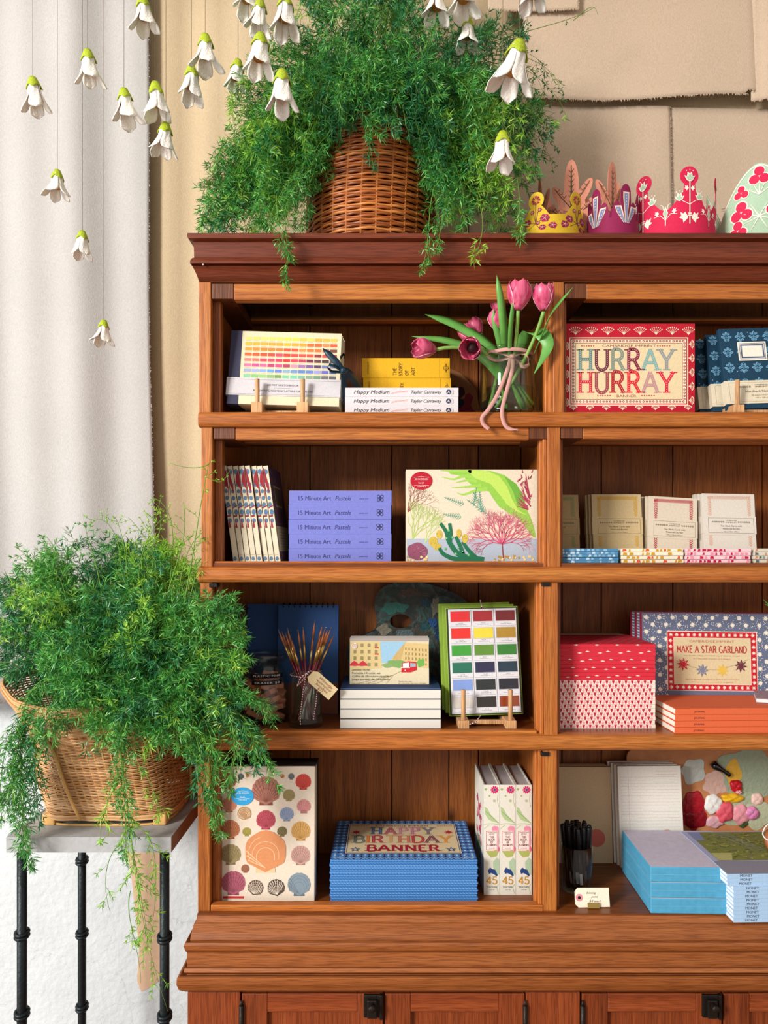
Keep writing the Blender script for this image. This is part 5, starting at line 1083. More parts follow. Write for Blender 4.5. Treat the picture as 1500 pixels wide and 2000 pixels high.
def piles(px0, px1, n, base, cols_, label, group, yv=.02, seed=1, vy=1067):
    th = (Z(vy+4, yv)-Z2)/n; w = W(px1-px0, yv); k = (CD+yv)/F
    for i in range(n):
        rr = random.Random(seed*10+i); m = MB(); m.box(0, w, 0, .105, .0003, th-.0003, C(base)); d = FX(m, 0, k, 0, 0, .0002); x = 2
        T_ = th/k
        while x < (px1-px0)-8:
            ww = rr.uniform(4, 9); c = rr.choice(cols_)
            if c: d.poly([(x, -T_*.12), (x+ww, -T_*rr.uniform(.1, .3)), (x+ww*rr.uniform(.8, 1), -T_*rr.uniform(.7, .9)), (x+rr.uniform(0, 2), -T_*.88)], C(c), 1)
            x += ww+rr.uniform(1, 5)
        e = D(m, (0, 0, th-.0003), (1, 0, 0), (0, 1, 0), .001, 0, 0, .0002)
        for q in range(40): e.disc(rr.uniform(4, w*1000-6), -rr.uniform(4, 100), 2.6, C(rr.choice([c for c in cols_ if c])), 1, 7)
        pos = 'bottom' if i == 0 else 'topmost' if i == n-1 else ('second from the bottom', 'middle', 'second from the top')[min(i-1, 2)] if n == 5 else ('second from the bottom', 'second from the top')[min(i-1, 1)]
        t = thing('small_notebook', '%s, %s of its pile' % (label, pos.replace('second from the ', 'second from ')), 'notebook', (X(px0, yv)+rr.uniform(-.0012, .0012), yv+rr.uniform(0, .003), Z2+i*th), (0, 0, rr.uniform(-.01, .01)), group)
        m.build('cover', t, world=False, bevel=.0005)
piles(1096, 1209, 5, '4a83ab', ['8db6d0', 'b9d2e0', '6a9abf', None], 'small blue patterned notebook beside the divider', 'blue notebooks pile')
piles(1215, 1336, 4, 'e9dfc8', ['c9961f', 'c9961f', 'd9542c', None], 'small white notebook with mustard and orange pattern', 'mustard notebooks pile', seed=2)
piles(1340, 1467, 4, 'ecc6cc', ['c01f48', 'e58aa0', 'b81840', None], 'small pink and crimson patterned notebook lying flat', 'pink notebooks pile', seed=3)
piles(1474, 1590, 4, 'cfc8b8', ['5c625c', 'c9845c', '8a9088', None], 'small grey and rust patterned notebook at right edge', 'grey notebooks pile', seed=4)

# ---------------------------------------------------------------- row 3 left
BLU2 = paper('2b4f86', grain=.1, scale=150); COPP = plain('dark_wire', '3a302a', .35, metal=.9); KRB = C('7c4632')
t, m, d, w, h, k = stdbox(479, 600, 1180, .20, Z3, .012, BLU2, 'spiral_notebook', 'dark blue spiral notebook bound at its left edge, rear one behind the brushes', 'notebook'); t.rotation_euler = (R(-6), 0, 0)
m.box(0, w, .001, .011, 0, .0005, PAGE); m.build('cover', t, world=False, bevel=.0008)
for s in range(11):
    m = MB(); z = .02+s*(h-.03)/10; m.tube([(.002+.0045*cos(a), .006+.0085*sin(a), z) for a in [2*pi*i/12 for i in range(13)]], .0009, COPP, 6); m.build('wire_ring', t, world=False)
t, m, d, w, h, k = stdbox(540, 660, 1182, .175, Z3, .012, BLU2, 'spiral_notebook', 'blue spiral notebook bound along its top edge, standing behind the jar of brushes', 'notebook'); t.rotation_euler = (R(-6), 0, 0)
d.rect(540.5, 1335, 659.5, 1079+(CZ-Z3)/k-1, KRB, 1); m.build('cover', t, world=False, bevel=.0008)
for s in range(10):
    m = MB(); x = .012+s*(w-.024)/9; m.tube([(x, .006+.0085*cos(a), h-.001+.006*sin(a)) for a in [2*pi*i/12 for i in range(13)]], .0011, COPP, 6); m.build('wire_ring', t, world=False)
# eraser jar
ex, ey = X(518, .12), .12; er = W(48, .12); ehh = Z(1274, .12)-Z3
t = thing('glass_jar', 'round glass jar of pink erasers with black label tapes, left of the brushes', 'jar', (ex, ey, Z3))
m = MB(); pr = [(0, .0005), (er*.95, .0005), (er, .006), (er*1.0, .03), (er*.94, ehh*.62), (er*.72, ehh*.78), (er*.70, ehh*.86), (er*.98, ehh*.93), (er*1.0, ehh), (er*.96, ehh), (er*.66, ehh*.87), (er*.68, ehh*.78), (er*.90, ehh*.61), (er*.96, .03), (er*.9, .007), (0, .006)]
m.lathe(pr, JG, 48, c=(ex, ey, Z3)); m.build('jar', t)
TAPE = plain('black_label_tape', '15161c', .35)
for z0, tx, hw in ((.62, 'PLASTIC PINK', .60), (.525, 'ERASER $3', .5)):
    m = MB(); rr_ = er*.955+.0006; n = 16; vs = []; zc_ = Z3+ehh*z0+.012
    if z0 > .6: rr_ = er*.9
    for i in range(n+1):
        a = -pi/2+(i/n*2-1)*hw*1.3+.25
        vs += [(ex+rr_*cos(a), ey+rr_*sin(a), zc_-.0045), (ex+rr_*cos(a), ey+rr_*sin(a), zc_+.0045)]
    m.add(vs, [(2*i, 2*i+2, 2*i+3, 2*i+1) for i in range(n)], TAPE, True)
    dd = D(m, (0, 0, 0), (1, 0, 0), (0, 0, 1), .001, 0, 0, .0004, fn=lambda u, v, L, rr_=rr_, zc_=zc_: Vector((ex+(rr_+L)*cos(-pi/2+.25+u/rr_), ey+(rr_+L)*sin(-pi/2+.25+u/rr_), zc_+v)))
    dd.text(tx, 0, 2.2, 4.2, C('dcdce0'), 1, width=hw*2.1*rr_*1000, align='c', sp=1.2); m.build('label_tape', t, solid=.0004)
ER = plain('pink_eraser', 'e58a74', .7, var=.12); rr = random.Random(7); k_ = 0; protoE = None
for lay in range(6):
    for j in range(5 if lay < 5 else 3):
        a = 2*pi*j/5+lay*.9+rr.uniform(-.3, .3); q = er*(.48 if lay < 5 else .25); z = Z3+.014+lay*.0155
        if not protoE:
            m = MB(); m.box(-.018, .018, -.010, .010, -.0055, .0055, ER); protoE = m.build('eraser', bevel=.002); tag(protoE, 'pink slab eraser heaped inside the labelled glass jar', 'eraser', 'erasers in the jar'); o = protoE
        else: o = protoE.copy(); COL.objects.link(o)
        o.location = (ex+q*cos(a), ey+q*sin(a), z); o.rotation_euler = (rr.uniform(-.5, .5), rr.uniform(-.6, .6), a+rr.uniform(-.8, .8))
# brush jar
bx, by = X(598, .075), .075; br_ = W(33, .075); bh = Z(1306, .075)-Z3
t = thing('glass_jar', 'narrow clear glass jar holding red handled paintbrushes', 'jar', (bx, by, Z3))
m = MB(); pr = [(0, .0005), (br_*1.0, .0005), (br_*1.04, .004), (br_*1.02, .012), (br_*.90, .03), (br_*.86, bh*.75), (br_*.88, bh*.9), (br_*.98, bh*.94), (br_*.98, bh), (br_*.93, bh), (br_*.83, bh*.88), (br_*.81, bh*.75), (br_*.85, .03), (br_*.9, .009), (0, .008)]
m.lathe(pr, JG, 44, c=(bx, by, Z3)); m.build('jar', t)
HND = plain('brush_handle_red', '7c1222', .25, coat=.4); FER = plain('brush_ferrule', 'd9b26a', .3, metal=.8); BRI = plain('brush_hair', 'c9703a', .7, var=.3); CAP_ = thin_glass('brush_cap', 'eef2f4', 1.0)
brs = [(586, 1228), (592, 1234), (604, 1226), (560, 1232), (567, 1230), (544, 1236), (548, 1228), (556, 1232), (582, 1224), (592, 1224), (615, 1210), (628, 1219), (632, 1222), (638, 1222), (645, 1224), (652, 1236), (622, 1240), (634, 1230)]
tips = [(543, 1229, .07), (550, 1232, .09), (557, 1236, .06), (561, 1226, .08), (568, 1246, .055), (582, 1229, .085), (592, 1224, .07), (615, 1211, .075), (612, 1240, .06), (630, 1219, .07), (636, 1224, .085), (641, 1226, .06), (647, 1225, .08), (653, 1237, .075), (627, 1240, .055), (634, 1232, .05)]
for i, (a, b, yy) in enumerate(tips):
    tip = P(a, b, yy); cxn = (a-598)/60.0; base = Vector((bx-cxn*br_*.62+rr.uniform(-.003, .003), by-(yy-.075)*.8, Z3+.010)); L = (tip-base).length
    t = thing('paintbrush', 'thin paintbrush with dark red handle and brass ferrule in the glass jar', 'paintbrush', base, (tip-base).to_track_quat('Z', 'Y').to_euler(), 'paintbrushes in the jar')
    m = MB(); m.tube([(0, 0, 0), (0, 0, L*.3), (0, 0, L*.66)], [.0012, .0026, .0022], HND, 8); m.build('handle', t, world=False)
    m = MB(); m.tube([(0, 0, L*.655), (0, 0, L*.82)], [.0024, .0021], FER, 8); m.build('ferrule', t, world=False)
    m = MB(); m.tube([(0, 0, L*.82), (0, 0, L*.90), (0, 0, L*.97)], [.002, .0023, .0004], BRI, 8); m.build('bristles', t, world=False)
    m = MB(); m.tube([(0, 0, L*.80), (0, 0, L)], .0026, CAP_, 8, cap=False); m.build('clear_cap', t, world=False)
    if i % 2 == 0: m = MB(); m.box(-.008, .008, -.0031, -.0027, .002, .048+.012*(i % 3), WHITE); m.build('paper_wrap', t, world=False)
TW = island('bakers_twine', [(0, '7a1c34'), (.5, 'c9a0a4'), (1, 'f0e4e0')], rough=.8, pw=0)
def twine(m, pts, r=.0011):
    pts = [Vector(p) for p in pts]; out = []
    for a, b in zip(pts, pts[1:]):
        n = max(1, int((b-a).length/.0025))
        for i in range(n): out.append((a.lerp(b, i/n), a.lerp(b, (i+1)/n)))
    W1, W2 = C('8a1c38'), C('f0e6e2')
    for i, (a, b) in enumerate(out): m.tube([a, b], r, W1 if i % 2 else W2, 6, cap=False)
t = thing('gift_tag', 'buff luggage tag with red handwriting tied to the brush jar with striped twine', 'tag', P(630, 1335, .03))
m = MB(); twine(m, [(bx+br_*.93*cos(a), by+br_*.93*sin(a), Z3+bh*.9) for a in [2*pi*i/24 for i in range(25)]]); 
twine(m, [P(598, 1316, .035), P(592, 1350, .034), P(586, 1400, .038), P(587, 1415, .038)]); twine(m, [P(600, 1316, .035), P(620, 1345, .03), P(617, 1375, .036), P(612, 1405, .04)])
twine(m, [P(598, 1316, .035), P(588, 1322, .03), P(580, 1340, .03), P(590, 1330, .028), P(598, 1318, .03)]); twine(m, [P(598, 1316, .033), P(606, 1310, .03), P(618, 1316, .028)])
m.build('twine', t)
m = MB(); A = [(-30, -8), (-22, -14), (30, -14), (30, 14), (-22, 14), (-30, 8)]; ca, sa = cos(R(41)), sin(R(41)); cx, cy = 628.5, 1337
tp = [(cx+a*ca-b*sa, cy+a*sa+b*ca) for a, b in A]; slab_outline(m, [(X(a, .026), Z(b, .026)) for a, b in tp], .026, .0009, C('e8d3a4'))
d = D(m, (X(0, .026), .026, Z(0, .026)), (1, 0, 0), (0, 0, 1), (CD+.026)/F, 0, 0, .0003); RI = C('8a3a34')
for s, o_, wd in (('Wilmedge', -7.5, 34), ('watercolour', -1, 38), ('brushes', 5.5, 30), ('$12', 11.5, 12)): d.text(s, cx+4*ca-(o_+2)*sa, cy+4*sa+(o_+2)*ca, 5, RI, 1, width=wd, rot=41, align='c', shear=.3, bold=.01)
m.build('tag_card', t)
# old palette at the back
def palmat():
    m, n, l, b = newmat('crusted_palette'); tc = n.new('ShaderNodeTexCoord'); nz = n.new('ShaderNodeTexNoise'); nz.inputs['Scale'].default_value = 26; nz.inputs['Detail'].default_value = 8; nz.inputs['Distortion'].default_value = 1.5
    l.new(tc.outputs['Object'], nz.inputs['Vector']); rp = n.new('ShaderNodeValToRGB'); e = rp.color_ramp.elements; e[0].position = .25; e[0].color = (*hx('182628'), 1); e[1].position = .8; e[1].color = (*hx('8f8a78'), 1)
    for p_, h_ in ((.42, '2c3c3a'), (.5, '4a3f34'), (.57, '2f6a68'), (.62, '4c4438'), (.7, '3c5a70')): q = e.new(p_); q.color = (*hx(h_), 1)
    l.new(nz.outputs['Fac'], rp.inputs[0]); l.new(rp.outputs[0], b.inputs['Base Color']); b.inputs['Roughness'].default_value = .5
    bp = n.new('ShaderNodeBump'); bp.inputs['Strength'].default_value = .9; bp.inputs['Distance'].default_value = .006; l.new(nz.outputs['Fac'], bp.inputs['Height']); l.new(bp.outputs[0], b.inputs['Normal']); return m
yk = .235; PM = palmat()
pal = [(680, 1300), (678, 1268), (690, 1252), (720, 1240), (735, 1226), (734, 1205), (732, 1175), (742, 1155), (765, 1142), (800, 1139), (840, 1144), (880, 1158), (910, 1176), (950, 1215), (975, 1265), (985, 1330), (980, 1386), (900, 1386), (820, 1386), (740, 1386), (700, 1386), (685, 1350)]
hole = [(782+21*cos(2*pi*i/24), 1216+14*sin(2*pi*i/24)) for i in range(24)]
def dens(pts, n=6):
    out = []
    for i in range(len(pts)):
        p0, p1, p2, p3 = pts[i-1], pts[i], pts[(i+1) % len(pts)], pts[(i+2) % len(pts)]
        for s in range(n):
            u = s/n; out.append(tuple(.5*(2*p1[c]+(-p0[c]+p2[c])*u+(2*p0[c]-5*p1[c]+4*p2[c]-p3[c])*u*u+(-p0[c]+3*p1[c]-3*p2[c]+p3[c])*u**3) for c in (0, 1)))
    return out
m = MB(); slab_outline(m, [(X(a, yk), Z(b, yk)) for a, b in dens(pal, 4)], yk, .006, PM, [(X(a, yk), Z(b, yk)) for a, b in hole])
d = D(m, (X(0, yk), yk, Z(0, yk)), (1, 0, 0), (0, 0, 1), (CD+yk)/F, 0, 0, .0008)
for bx_, by_, rx, ry, c, s in ((770, 1190, 24, 12, '2f7a70', 1), (846, 1219, 9, 9, '2a5a9a', 2), (832, 1180, 12, 9, '1f4658', 3), (850, 1186, 8, 16, '8d8a78', 4), (800, 1160, 22, 8, '4c3a28', 5), (750, 1232, 14, 10, '8a8472', 6), (875, 1190, 14, 10, '3a5a40', 7), (830, 1226, 10, 9, '27565c', 8), (765, 1158, 14, 7, '243a34', 9), (790, 1240, 18, 8, '5a6a70', 10), (860, 1240, 12, 20, '1c3a5c', 11)): d.poly(blob(bx_, by_, rx, ry, 30, .16, s), plain('paint_%d' % s, c, .35, bump=1, bscale=200, var=.3), 1)
t = m.build('paint_palette', bevel=.0008); tag(t, 'large dark paint crusted wooden palette with thumb hole, leaning at the back', 'palette'); t.location.z += Z3-Z(1386, yk)
# white journals with navy covers
yv = .045; NV = C('1e3a66'); k = (CD+yv)/F; hh = (Z(1346, yv)-Z3)/4; w = W(197, yv)
for i in range(4):
    m = MB(); m.box(0, w, .001, .155, hh-.0014, hh-.0002, NV if i == 3 else C('5a5a5e')); m.box(0, w, .001, .155, .0001, .0011, C('4a4a50')); g = MB()
    g.box(.0005, w-.0005, 0, .154, .0012, hh-.0015, paper('dcd8ce', grain=.1, scale=500))
    if i == 3:
        e = D(m, (0, .001, hh-.0002), (1, 0, 0), (0, 1, 0), .001, 0, 0, .0002); e.rect(.5, -9, w*1000-.5, -.2, C('5f7ca8'), 1)
        for xx, tt in ((40, '15'), (88, 'SERIES')): e.text(tt, xx, -3, 3, C('18294a'), 2, sp=1.3)
    t = thing('journal', 'thick white paged journal, %s of four under the tram picture boxes' % ('bottom', 'second from bottom', 'third from bottom', 'topmost')[i], 'journal', (X(664, yv), yv, Z3+i*hh), (0, 0, 0), 'white journals under the small boxes')
    m.build('cover', t, world=False, bevel=.0004); g.build('pages', t, world=False)
# small paint boxes with street picture
zt4 = Z3+4*hh; yv = .095
def street(d, x0, y0, x1, y1):
    fx = lambda a: x0+(x1-x0)*a; fy = lambda b: y0+(y1-y0)*b; q = lambda *p: [(fx(a), fy(b)) for a, b in p]
    d.rect(x0, y0, x1, y1, C('ddd0ae'), 1); d.poly(q((.38, 0), (.72, 0), (.55, .35), (.5, .5), (.4, .5)), C('9cc6e0'), 2); d.poly(q((0, 0), (.38, 0), (.40, .62), (0, .68)), C('d9c389'), 2)
    d.poly(q((.70, .02), (1, .06), (1, .62), (.5, .58), (.56, .33)), C('d8be84'), 3); d.poly(q((.70, .02), (.56, .33), (.5, .58), (.62, .6), (.68, .2)), C('c9ac72'), 3.3)
    for r in range(4):
        for c in range(4): d.rect(fx(.04+c*.09), fy(.05+r*.15), fx(.075+c*.09), fy(.13+r*.15), C('9a8a60'), 4)
        for c in range(7): d.rect(fx(.70+c*.043), fy(.14+r*.11+c*.006), fx(.715+c*.043), fy(.2+r*.11+c*.006), C('9a8450'), 4)
    for a in (.05, .16): d.poly(q((a-.05, .52), (a+.0, .45), (a+.05, .52), (a+.06, .57), (a-.06, .57)), C('d03444'), 5)
    for b in (.13, .28): d.rect(fx(.31), fy(b), fx(.36), fy(b+.03), C('d04a4c'), 5)
    d.poly(blob(fx(.6), fy(.52), (x1-x0)*.12, (y1-y0)*.09, 30, .1, 2), C('7da860'), 5); d.poly(blob(fx(.90), fy(.5), (x1-x0)*.05, (y1-y0)*.09, 24, .12, 4), C('6fb04e'), 5); d.poly(blob(fx(.47), fy(.56), (x1-x0)*.07, (y1-y0)*.05, 24, .1, 6), C('8aa86a'), 5)
    for s in range(4): d.line(q((.1+.12*s, .98), (.55, .78), (.70, .64)), .5, C('b09a70'), 5)
    d.poly(q((.66, .50), (.74, .46), (.84, .48), (.85, .66), (.77, .72), (.65, .72)), C('cc2430'), 6); d.poly(q((.67, .51), (.75, .49), (.75, .60), (.67, .60)), C('dfe6ea'), 7); d.poly(q((.765, .50), (.835, .51), (.835, .59), (.765, .6)), C('9fb0bc'), 7); d.rect(fx(.645), fy(.60), fx(.76), fy(.62), C('f0e0d0'), 7); d.disc(fx(.70), fy(.67), 1.2, C('f5e8c0'), 7, 8); d.line(q((.75, .46), (.73, .3)), .4, C('6a5a48'), 7)
nm = ('front small paint set box with a red tram street picture, standing on the journals', 'second small paint set box behind the tram picture, on the journals', 'third small paint set box behind the tram picture, on the journals', 'rearmost small paint set box behind the tram picture, on the journals')
for i in range(4):
    t, m, d, w, h, k = stdbox(683, 838, 1253, yv, zt4+.0003, .010, C('d8cfb4'), 'paint_set_box', nm[i], 'box', 'small paint set boxes')
    b0 = 1079+(CZ-zt4)/k
    if i == 0:
        street(d, 684, 1253.6, 837.4, b0-.6); d.disc(692, 1262, 6, C('e8e0d0'), 8, 14); d.text('ZIG', 692, 1263, 4.6, C('c02a3a'), 9, width=10, align='c', bold=.02); d.text('est.1948', 692, 1267, 1.6, C('c02a3a'), 9, align='c', width=8)
        K = C('3a3428')
        for tx, yy, hh_, ww, sh in (('GANSAI TAMBI', b0-27, 3.0, 35, 0), ('Portable 14 color set', b0-20.5, 3.8, 56, 0), ('Coffret de 14 couleurs portable', b0-14.5, 3.8, 72, .3), ('Juego port\u00e1til de 14 colores', b0-8.5, 3.8, 74, 0)): d.text(tx, 687, yy, hh_, K, 8, width=ww, shear=sh, bold=.018)
        d.text('Tambi Co., Ltd.', 778, b0-5, 2, K, 8, width=26); d.text('8-1-1 Kuretake, Nara Japan 630-0000', 778, b0-2, 1.4, K, 8, width=54); d.text('www.water colour set for travelling', 687, b0-2, 1.3, K, 8, width=48)
    t.location.z += .0002; t.location.y += i*.0145; t.rotation_euler = (R(-6), 0, R(-.5))
    m.build('box_front', t, world=False, bevel=.0006)
    g = MB(); g.box(-.0005, w+.0005, -.0008*0+.0002, .0105, h-.002, h+.006, plain('clear_hang_tab', 'cfc4bc', .2, trans=.4) if i == 0 else bpy.data.materials['clear_hang_tab']); g.build('hang_tab', t, world=False)
# big paint set in green tray
yv = .075; zb = Z3+.018; GT = C('8aa83c'); GTD = C('2c3a20')
pans = ['d9262c 9e1f28 6e161a', 'e02c24 ecd23c a8842a', '3c9a32 5a8a2c 2f7a2a', '1d6a54 262448 1c3444', '7d9ad8 23282a 20202c', 'cfcac2 2a241e 8a3c1c']
for i in range(3):
    t, m, d, w, h, k = stdbox(878, 1024, 1187, yv, zb, .013, GT, 'watercolour_set', ('large watercolour set of eighteen pans in a green tray, front one on the wooden stand', 'second watercolour tray, green edge showing behind the eighteen pan set', 'rearmost green watercolour tray on the wooden stand')[i], 'paint set', 'green watercolour trays')
    b0 = 1079+(CZ-zb)/k; t.location.x -= i*.006; t.location.y += i*.017; t.location.z += i*.003; t.rotation_euler = (R(-8), R(-1.2), R(3))
    if i == 0:
        d.rect(879.5, 1189, 1023, b0-1.5, GTD, 1); d.rect(883, 1191, 1020, b0-4, C('d8d8dc'), 2); m.build('tray', t, world=False, bevel=.001); H = b0-5-1193
        for r in range(6):
            for c in range(3):
                px0 = 885+c*45.3; py0 = 1193+r*H/6; ph = H/6
                g = MB(); g.box((px0-878)*k, (px0+43-878)*k, -.0022, -.0005, (b0-py0-ph+1.5)*k, (b0-py0)*k, C('dcdce0')); e = FX(g, -.0022, k, 878, b0, .0002)
                pm = plain('paint_pan_%d%d' % (r, c), pans[r].split()[c], .18, coat=.6, var=.12, bump=.3, bscale=60); e.rect(px0+1.5, py0+1.5, px0+41.5, py0+ph*.70, C('b8b8bc'), 1); e.rect(px0+2.4, py0+2.4, px0+40.6, py0+ph*.67, pm, 2)
                e.text('No.%d' % (30+r*3+c), px0+22, py0+ph*.80, 1.8, C('6c6c70'), 1, width=8, align='c'); e.text(('VERMILION', 'CARMINE', 'WINE RED', 'SCARLET', 'LEMON', 'OCHRE', 'PALE GREEN', 'GREEN', 'DEEP GREEN', 'TEAL', 'VIOLET', 'INDIGO', 'SKY BLUE', 'GREY', 'BLACK', 'WHITE', 'SEPIA', 'BROWN')[r*3+c], px0+22, py0+ph*.88, 1.5, C('6c6c70'), 1, width=22, align='c')
                g.build('paint_pan', t, world=False)
    else: m.build('tray', t, world=False, bevel=.001)
tw = MB(); twine(tw, [P(938, 1172, .12), P(941, 1184, .08), P(940, 1188, .074)], .0012); twine(tw, [P(917, 1415, .03), P(930, 1410, .03), P(938, 1398, .045)], .0009); o = tw.build('striped_twine'); tag(o, 'striped twine looped around the green watercolour trays', 'twine')
easel('wooden display stand under the green watercolour set', X(905, .052), X(997, .052), .052, Z3, .078, depth=.12)
# ---------------------------------------------------------------- row 3 right
def ordinal(i, n):
    W_ = ['', 'second', 'third', 'fourth', 'fifth', 'sixth', 'seventh', 'eighth', 'ninth', 'tenth', 'eleventh', 'twelfth']
    if i == 0: return 'bottom'
    if i == n-1: return 'topmost'
    return W_[i]+' from the bottom' if i < n/2 else W_[n-1-i]+' from the top'
yv = .045; k = (CD+yv)/F; w = W(190, yv); RR = C('d02a3c'); nA, nB = 12, 9; x0 = X(1090.5, yv)
zmid = Z(1329, yv); ztop = Z(1258, yv); hA = (zmid-Z3)/nA; hB = (ztop-zmid)/nB; wr = C('f0dcd0'); PKL = C('e8a0a4')
hw_ = 7.9; e_ = .006
for i in range(nA):
    m = MB(); m.box(0, w, 0, .20, .0002, hA-.0002, wr); d = FX(m, 0, k, 0, 0, .0002); T_ = hA/k; rr = random.Random(i)
    sh = (i*7.3) % 12
    for j in range(-1, 16):
        x = j*12.4+sh
        for xx, c, dy in ((x, 'b81c38', 0), (x+6.2, 'e8a0a4', 1)):
            if xx < 1 or xx > 184: continue
            if dy: d.poly([(xx, -.4), (xx+3, -T_*.45), (xx, -T_*.9), (xx-3, -T_*.45)], C(c), 1)
            else: d.poly([(xx-2.6, -T_*.95), (xx+2.6, -T_*.95), (xx+2, -T_*.5), (xx, -.2), (xx-2, -T_*.5)], C(c), 1)
    t = thing('patterned_notebook', 'red and pink patterned notebook, %s of those below the red ones' % ordinal(i, nA), 'notebook', (x0+rr.uniform(-.0007, .0007), yv+rr.uniform(0, .002), Z3+i*hA), (0, 0, 0), 'red and pink patterned notebooks')
    m.build('cover', t, world=False, bevel=.0004)
for i in range(nB):
    m = MB(); m.box(0, w, 0, .20, .0002, hB-.0002, RR); d = FX(m, 0, k, 0, 0, .0002); T_ = hB/k; rr = random.Random(i+40)
    for j in range(4):
        x = 14+j*40+(i*17) % 40
        if x < 178: d.poly([(x, -1), (x+4, -T_*.35), (x+9, -.8), (x+5, -.3)] if i % 2 else [(x, -T_*.8), (x+5, -T_*.95), (x+10, -T_*.8), (x+5, -T_*.6)], wr, 1)
    if i == nB-1:
        e = D(m, (0, 0, hB-.0002), (1, 0, 0), (0, 1, 0), .001, 0, 0, .0003)
        for r in range(9):
            for c in range(9): 
                X_ = 12+c*21+(10 if r % 2 else 0)
                if X_ < 184: e.poly([(X_, -12-r*15), (X_+6, -14-r*15), (X_+11, -18-r*15), (X_+4, -16-r*15)], C('e88a90'), 1)
        e.rect(.5, -199, w*1000-12, -152, C('d9c4a8'), 2)
    t = thing('red_notebook', 'red flecked notebook, %s of the red ones on the tall pile' % ordinal(i, nB), 'notebook', (x0+rr.uniform(-.0007, .0009), yv+rr.uniform(0, .002), zmid+i*hB), (0, 0, 0), 'red flecked notebooks')
    m.build('cover', t, world=False, bevel=.0004)
# star garland boxes
SL = C('66708a'); yv = .14
nm = ('front slate blue starry box with a MAKE A STAR GARLAND label', 'second starry garland box, its striped pink edge behind the labelled one', 'rearmost starry garland box, only its left edge showing')
for i in range(3):
    t, m, d, w, h, k = stdbox(1256, 1560, 1197, yv, Z3+.0002, .013, C('a01c38'), 'star_garland_box', nm[i], 'box', 'star garland boxes')
    t.location.x -= i*W(5, yv); t.location.y += i*.016; t.rotation_euler = (R(-4), R(.6), R(-1))
    b0 = 1079+(CZ-Z3)/k; d.rect(1256, 1197.5, 1560, b0, SL, 1)
    rr = random.Random(3)
    if i == 0:
        SW = C('efe8d8')
        for r in range(12):
            for c in range(20):
                x = 1264+c*26+(13 if r % 2 else 0); y = 1206+r*14
                if x > 1552 or y > b0-6: continue
                if 1303 < x < 1480 and 1232 < y: continue
                d.star(x, y, 5.2, SW, 2, 9, .6, rr.uniform(0, 40))
        for q in range(2200):
            x = rr.uniform(1258, 1510); y = rr.uniform(1199, b0-1)
            if 1305 < x < 1478 and y > 1233: continue
            d.disc(x, y, .8, SW, 1.5, 5)
        d.rect(1304, 1232, 1480, 1348, SW, 3); d.rect(1305.5, 1233.5, 1478.5, 1347, C('c8202c'), 4); d.rect(1317, 1245, 1467, 1336, CRD, 5); d.frame(1317, 1245, 1467, 1336, .8, SW, 6)
        for q in range(15):
            for yy in (1239.5, 1341.5): d.star(1312+q*11.4, yy, 4.4, SW, 5, 8, .42)
        for q in range(8):
            for xx in (1311, 1473): d.star(xx, 1251+q*11.5, 4.4, SW, 5, 8, .42)
        d.text('CAMBRIDGE IMPRINT', 1391, 1254, 4.4, C('b87a60'), 7, width=88, align='c', bold=.01)
        d.serif('MAKE A STAR GARLAND', 1391, 1274, 13, C('b8383a'), 7, w=.13, width=136, align='c', gap=.12)
        d.text('ten double sided, patterned paper stars to thread', 1391, 1281, 2.6, C('b88a74'), 7, width=108, align='c'); d.text('in 5 beautiful recycled card designs', 1391, 1287, 2.6, C('b88a74'), 7, width=72, align='c')
        d.line([(1322, 1290), (1345, 1300), (1372, 1307), (1405, 1307), (1440, 1296), (1462, 1286)], .4, C('6a5a50'), 7)
        for x, y, r, c in ((1335, 1297, 13, 'c02a34'), (1372, 1308, 13, '7d8296'), (1411, 1308, 13, 'e2bc4c'), (1447, 1299, 13, '6c3440')):
            d.star(x, y, r, C(c), 8, 8, .5, 6)
            for q in range(8): d.disc(x+6*cos(q*.785), y+6*sin(q*.785), .8, CRD, 9, 5)
        d.text('Approx garland. 10 metres of garland thread included', 1391, 1327, 2.2, C('b88a74'), 7, width=104, align='c'); d.text('Designed and printed in England', 1391, 1332, 2, C('b88a74'), 7, width=80, align='c')
    else:
        e = D(m, (0, 0, 0), (0, -1, 0), (0, 0, 1), .001, 0, 0, .0003)
        for q in range(26): d.line([(1257, 1200+q*5.6), (1261, 1201+q*5.6)], 1.4, wr, 2)
    m.build('box_front', t, world=False, bevel=.0006)
# orange journals
yv = .0; k = (CD+yv)/F; h4 = (Z(1382, .0)-Z(1430, .0))/4; ORG = paper('d8653c', grain=.08); zj = Z3
h4 = (Z(1381, .02)-Z3)/4
for i in range(4):
    w, dp = .30, .145; m = MB(); m.box(0, w, 0, .0012, .0002, h4-.0002, ORG); m.box(0, w, .0012, dp, .0002, .0014, ORG); m.box(0, w, .0012, dp, h4-.0014, h4-.0002, ORG)
    d = FX(m, 0, k, 0, 0, .0002); d.text('JOURNAL', 38, -(h4/k)*.36, 3.4, C('5a2018'), width=21, bold=.015)
    g = MB(); g.box(.0008, w-.001, .0013, dp-.001, .0015, h4-.0015, paper('ece4d8', grain=.1, scale=500))
    t = thing('orange_journal', 'orange journal lying with lettered spine outward, %s of four' % ('bottom', 'second from bottom', 'third from bottom', 'topmost')[i], 'journal', (X(1320, .0)+.0004*i, .006, Z3+i*h4), (0, 0, R(1.5)), 'orange journals')
    m.build('cover', t, world=False, bevel=.0005); g.build('pages', t, world=False)
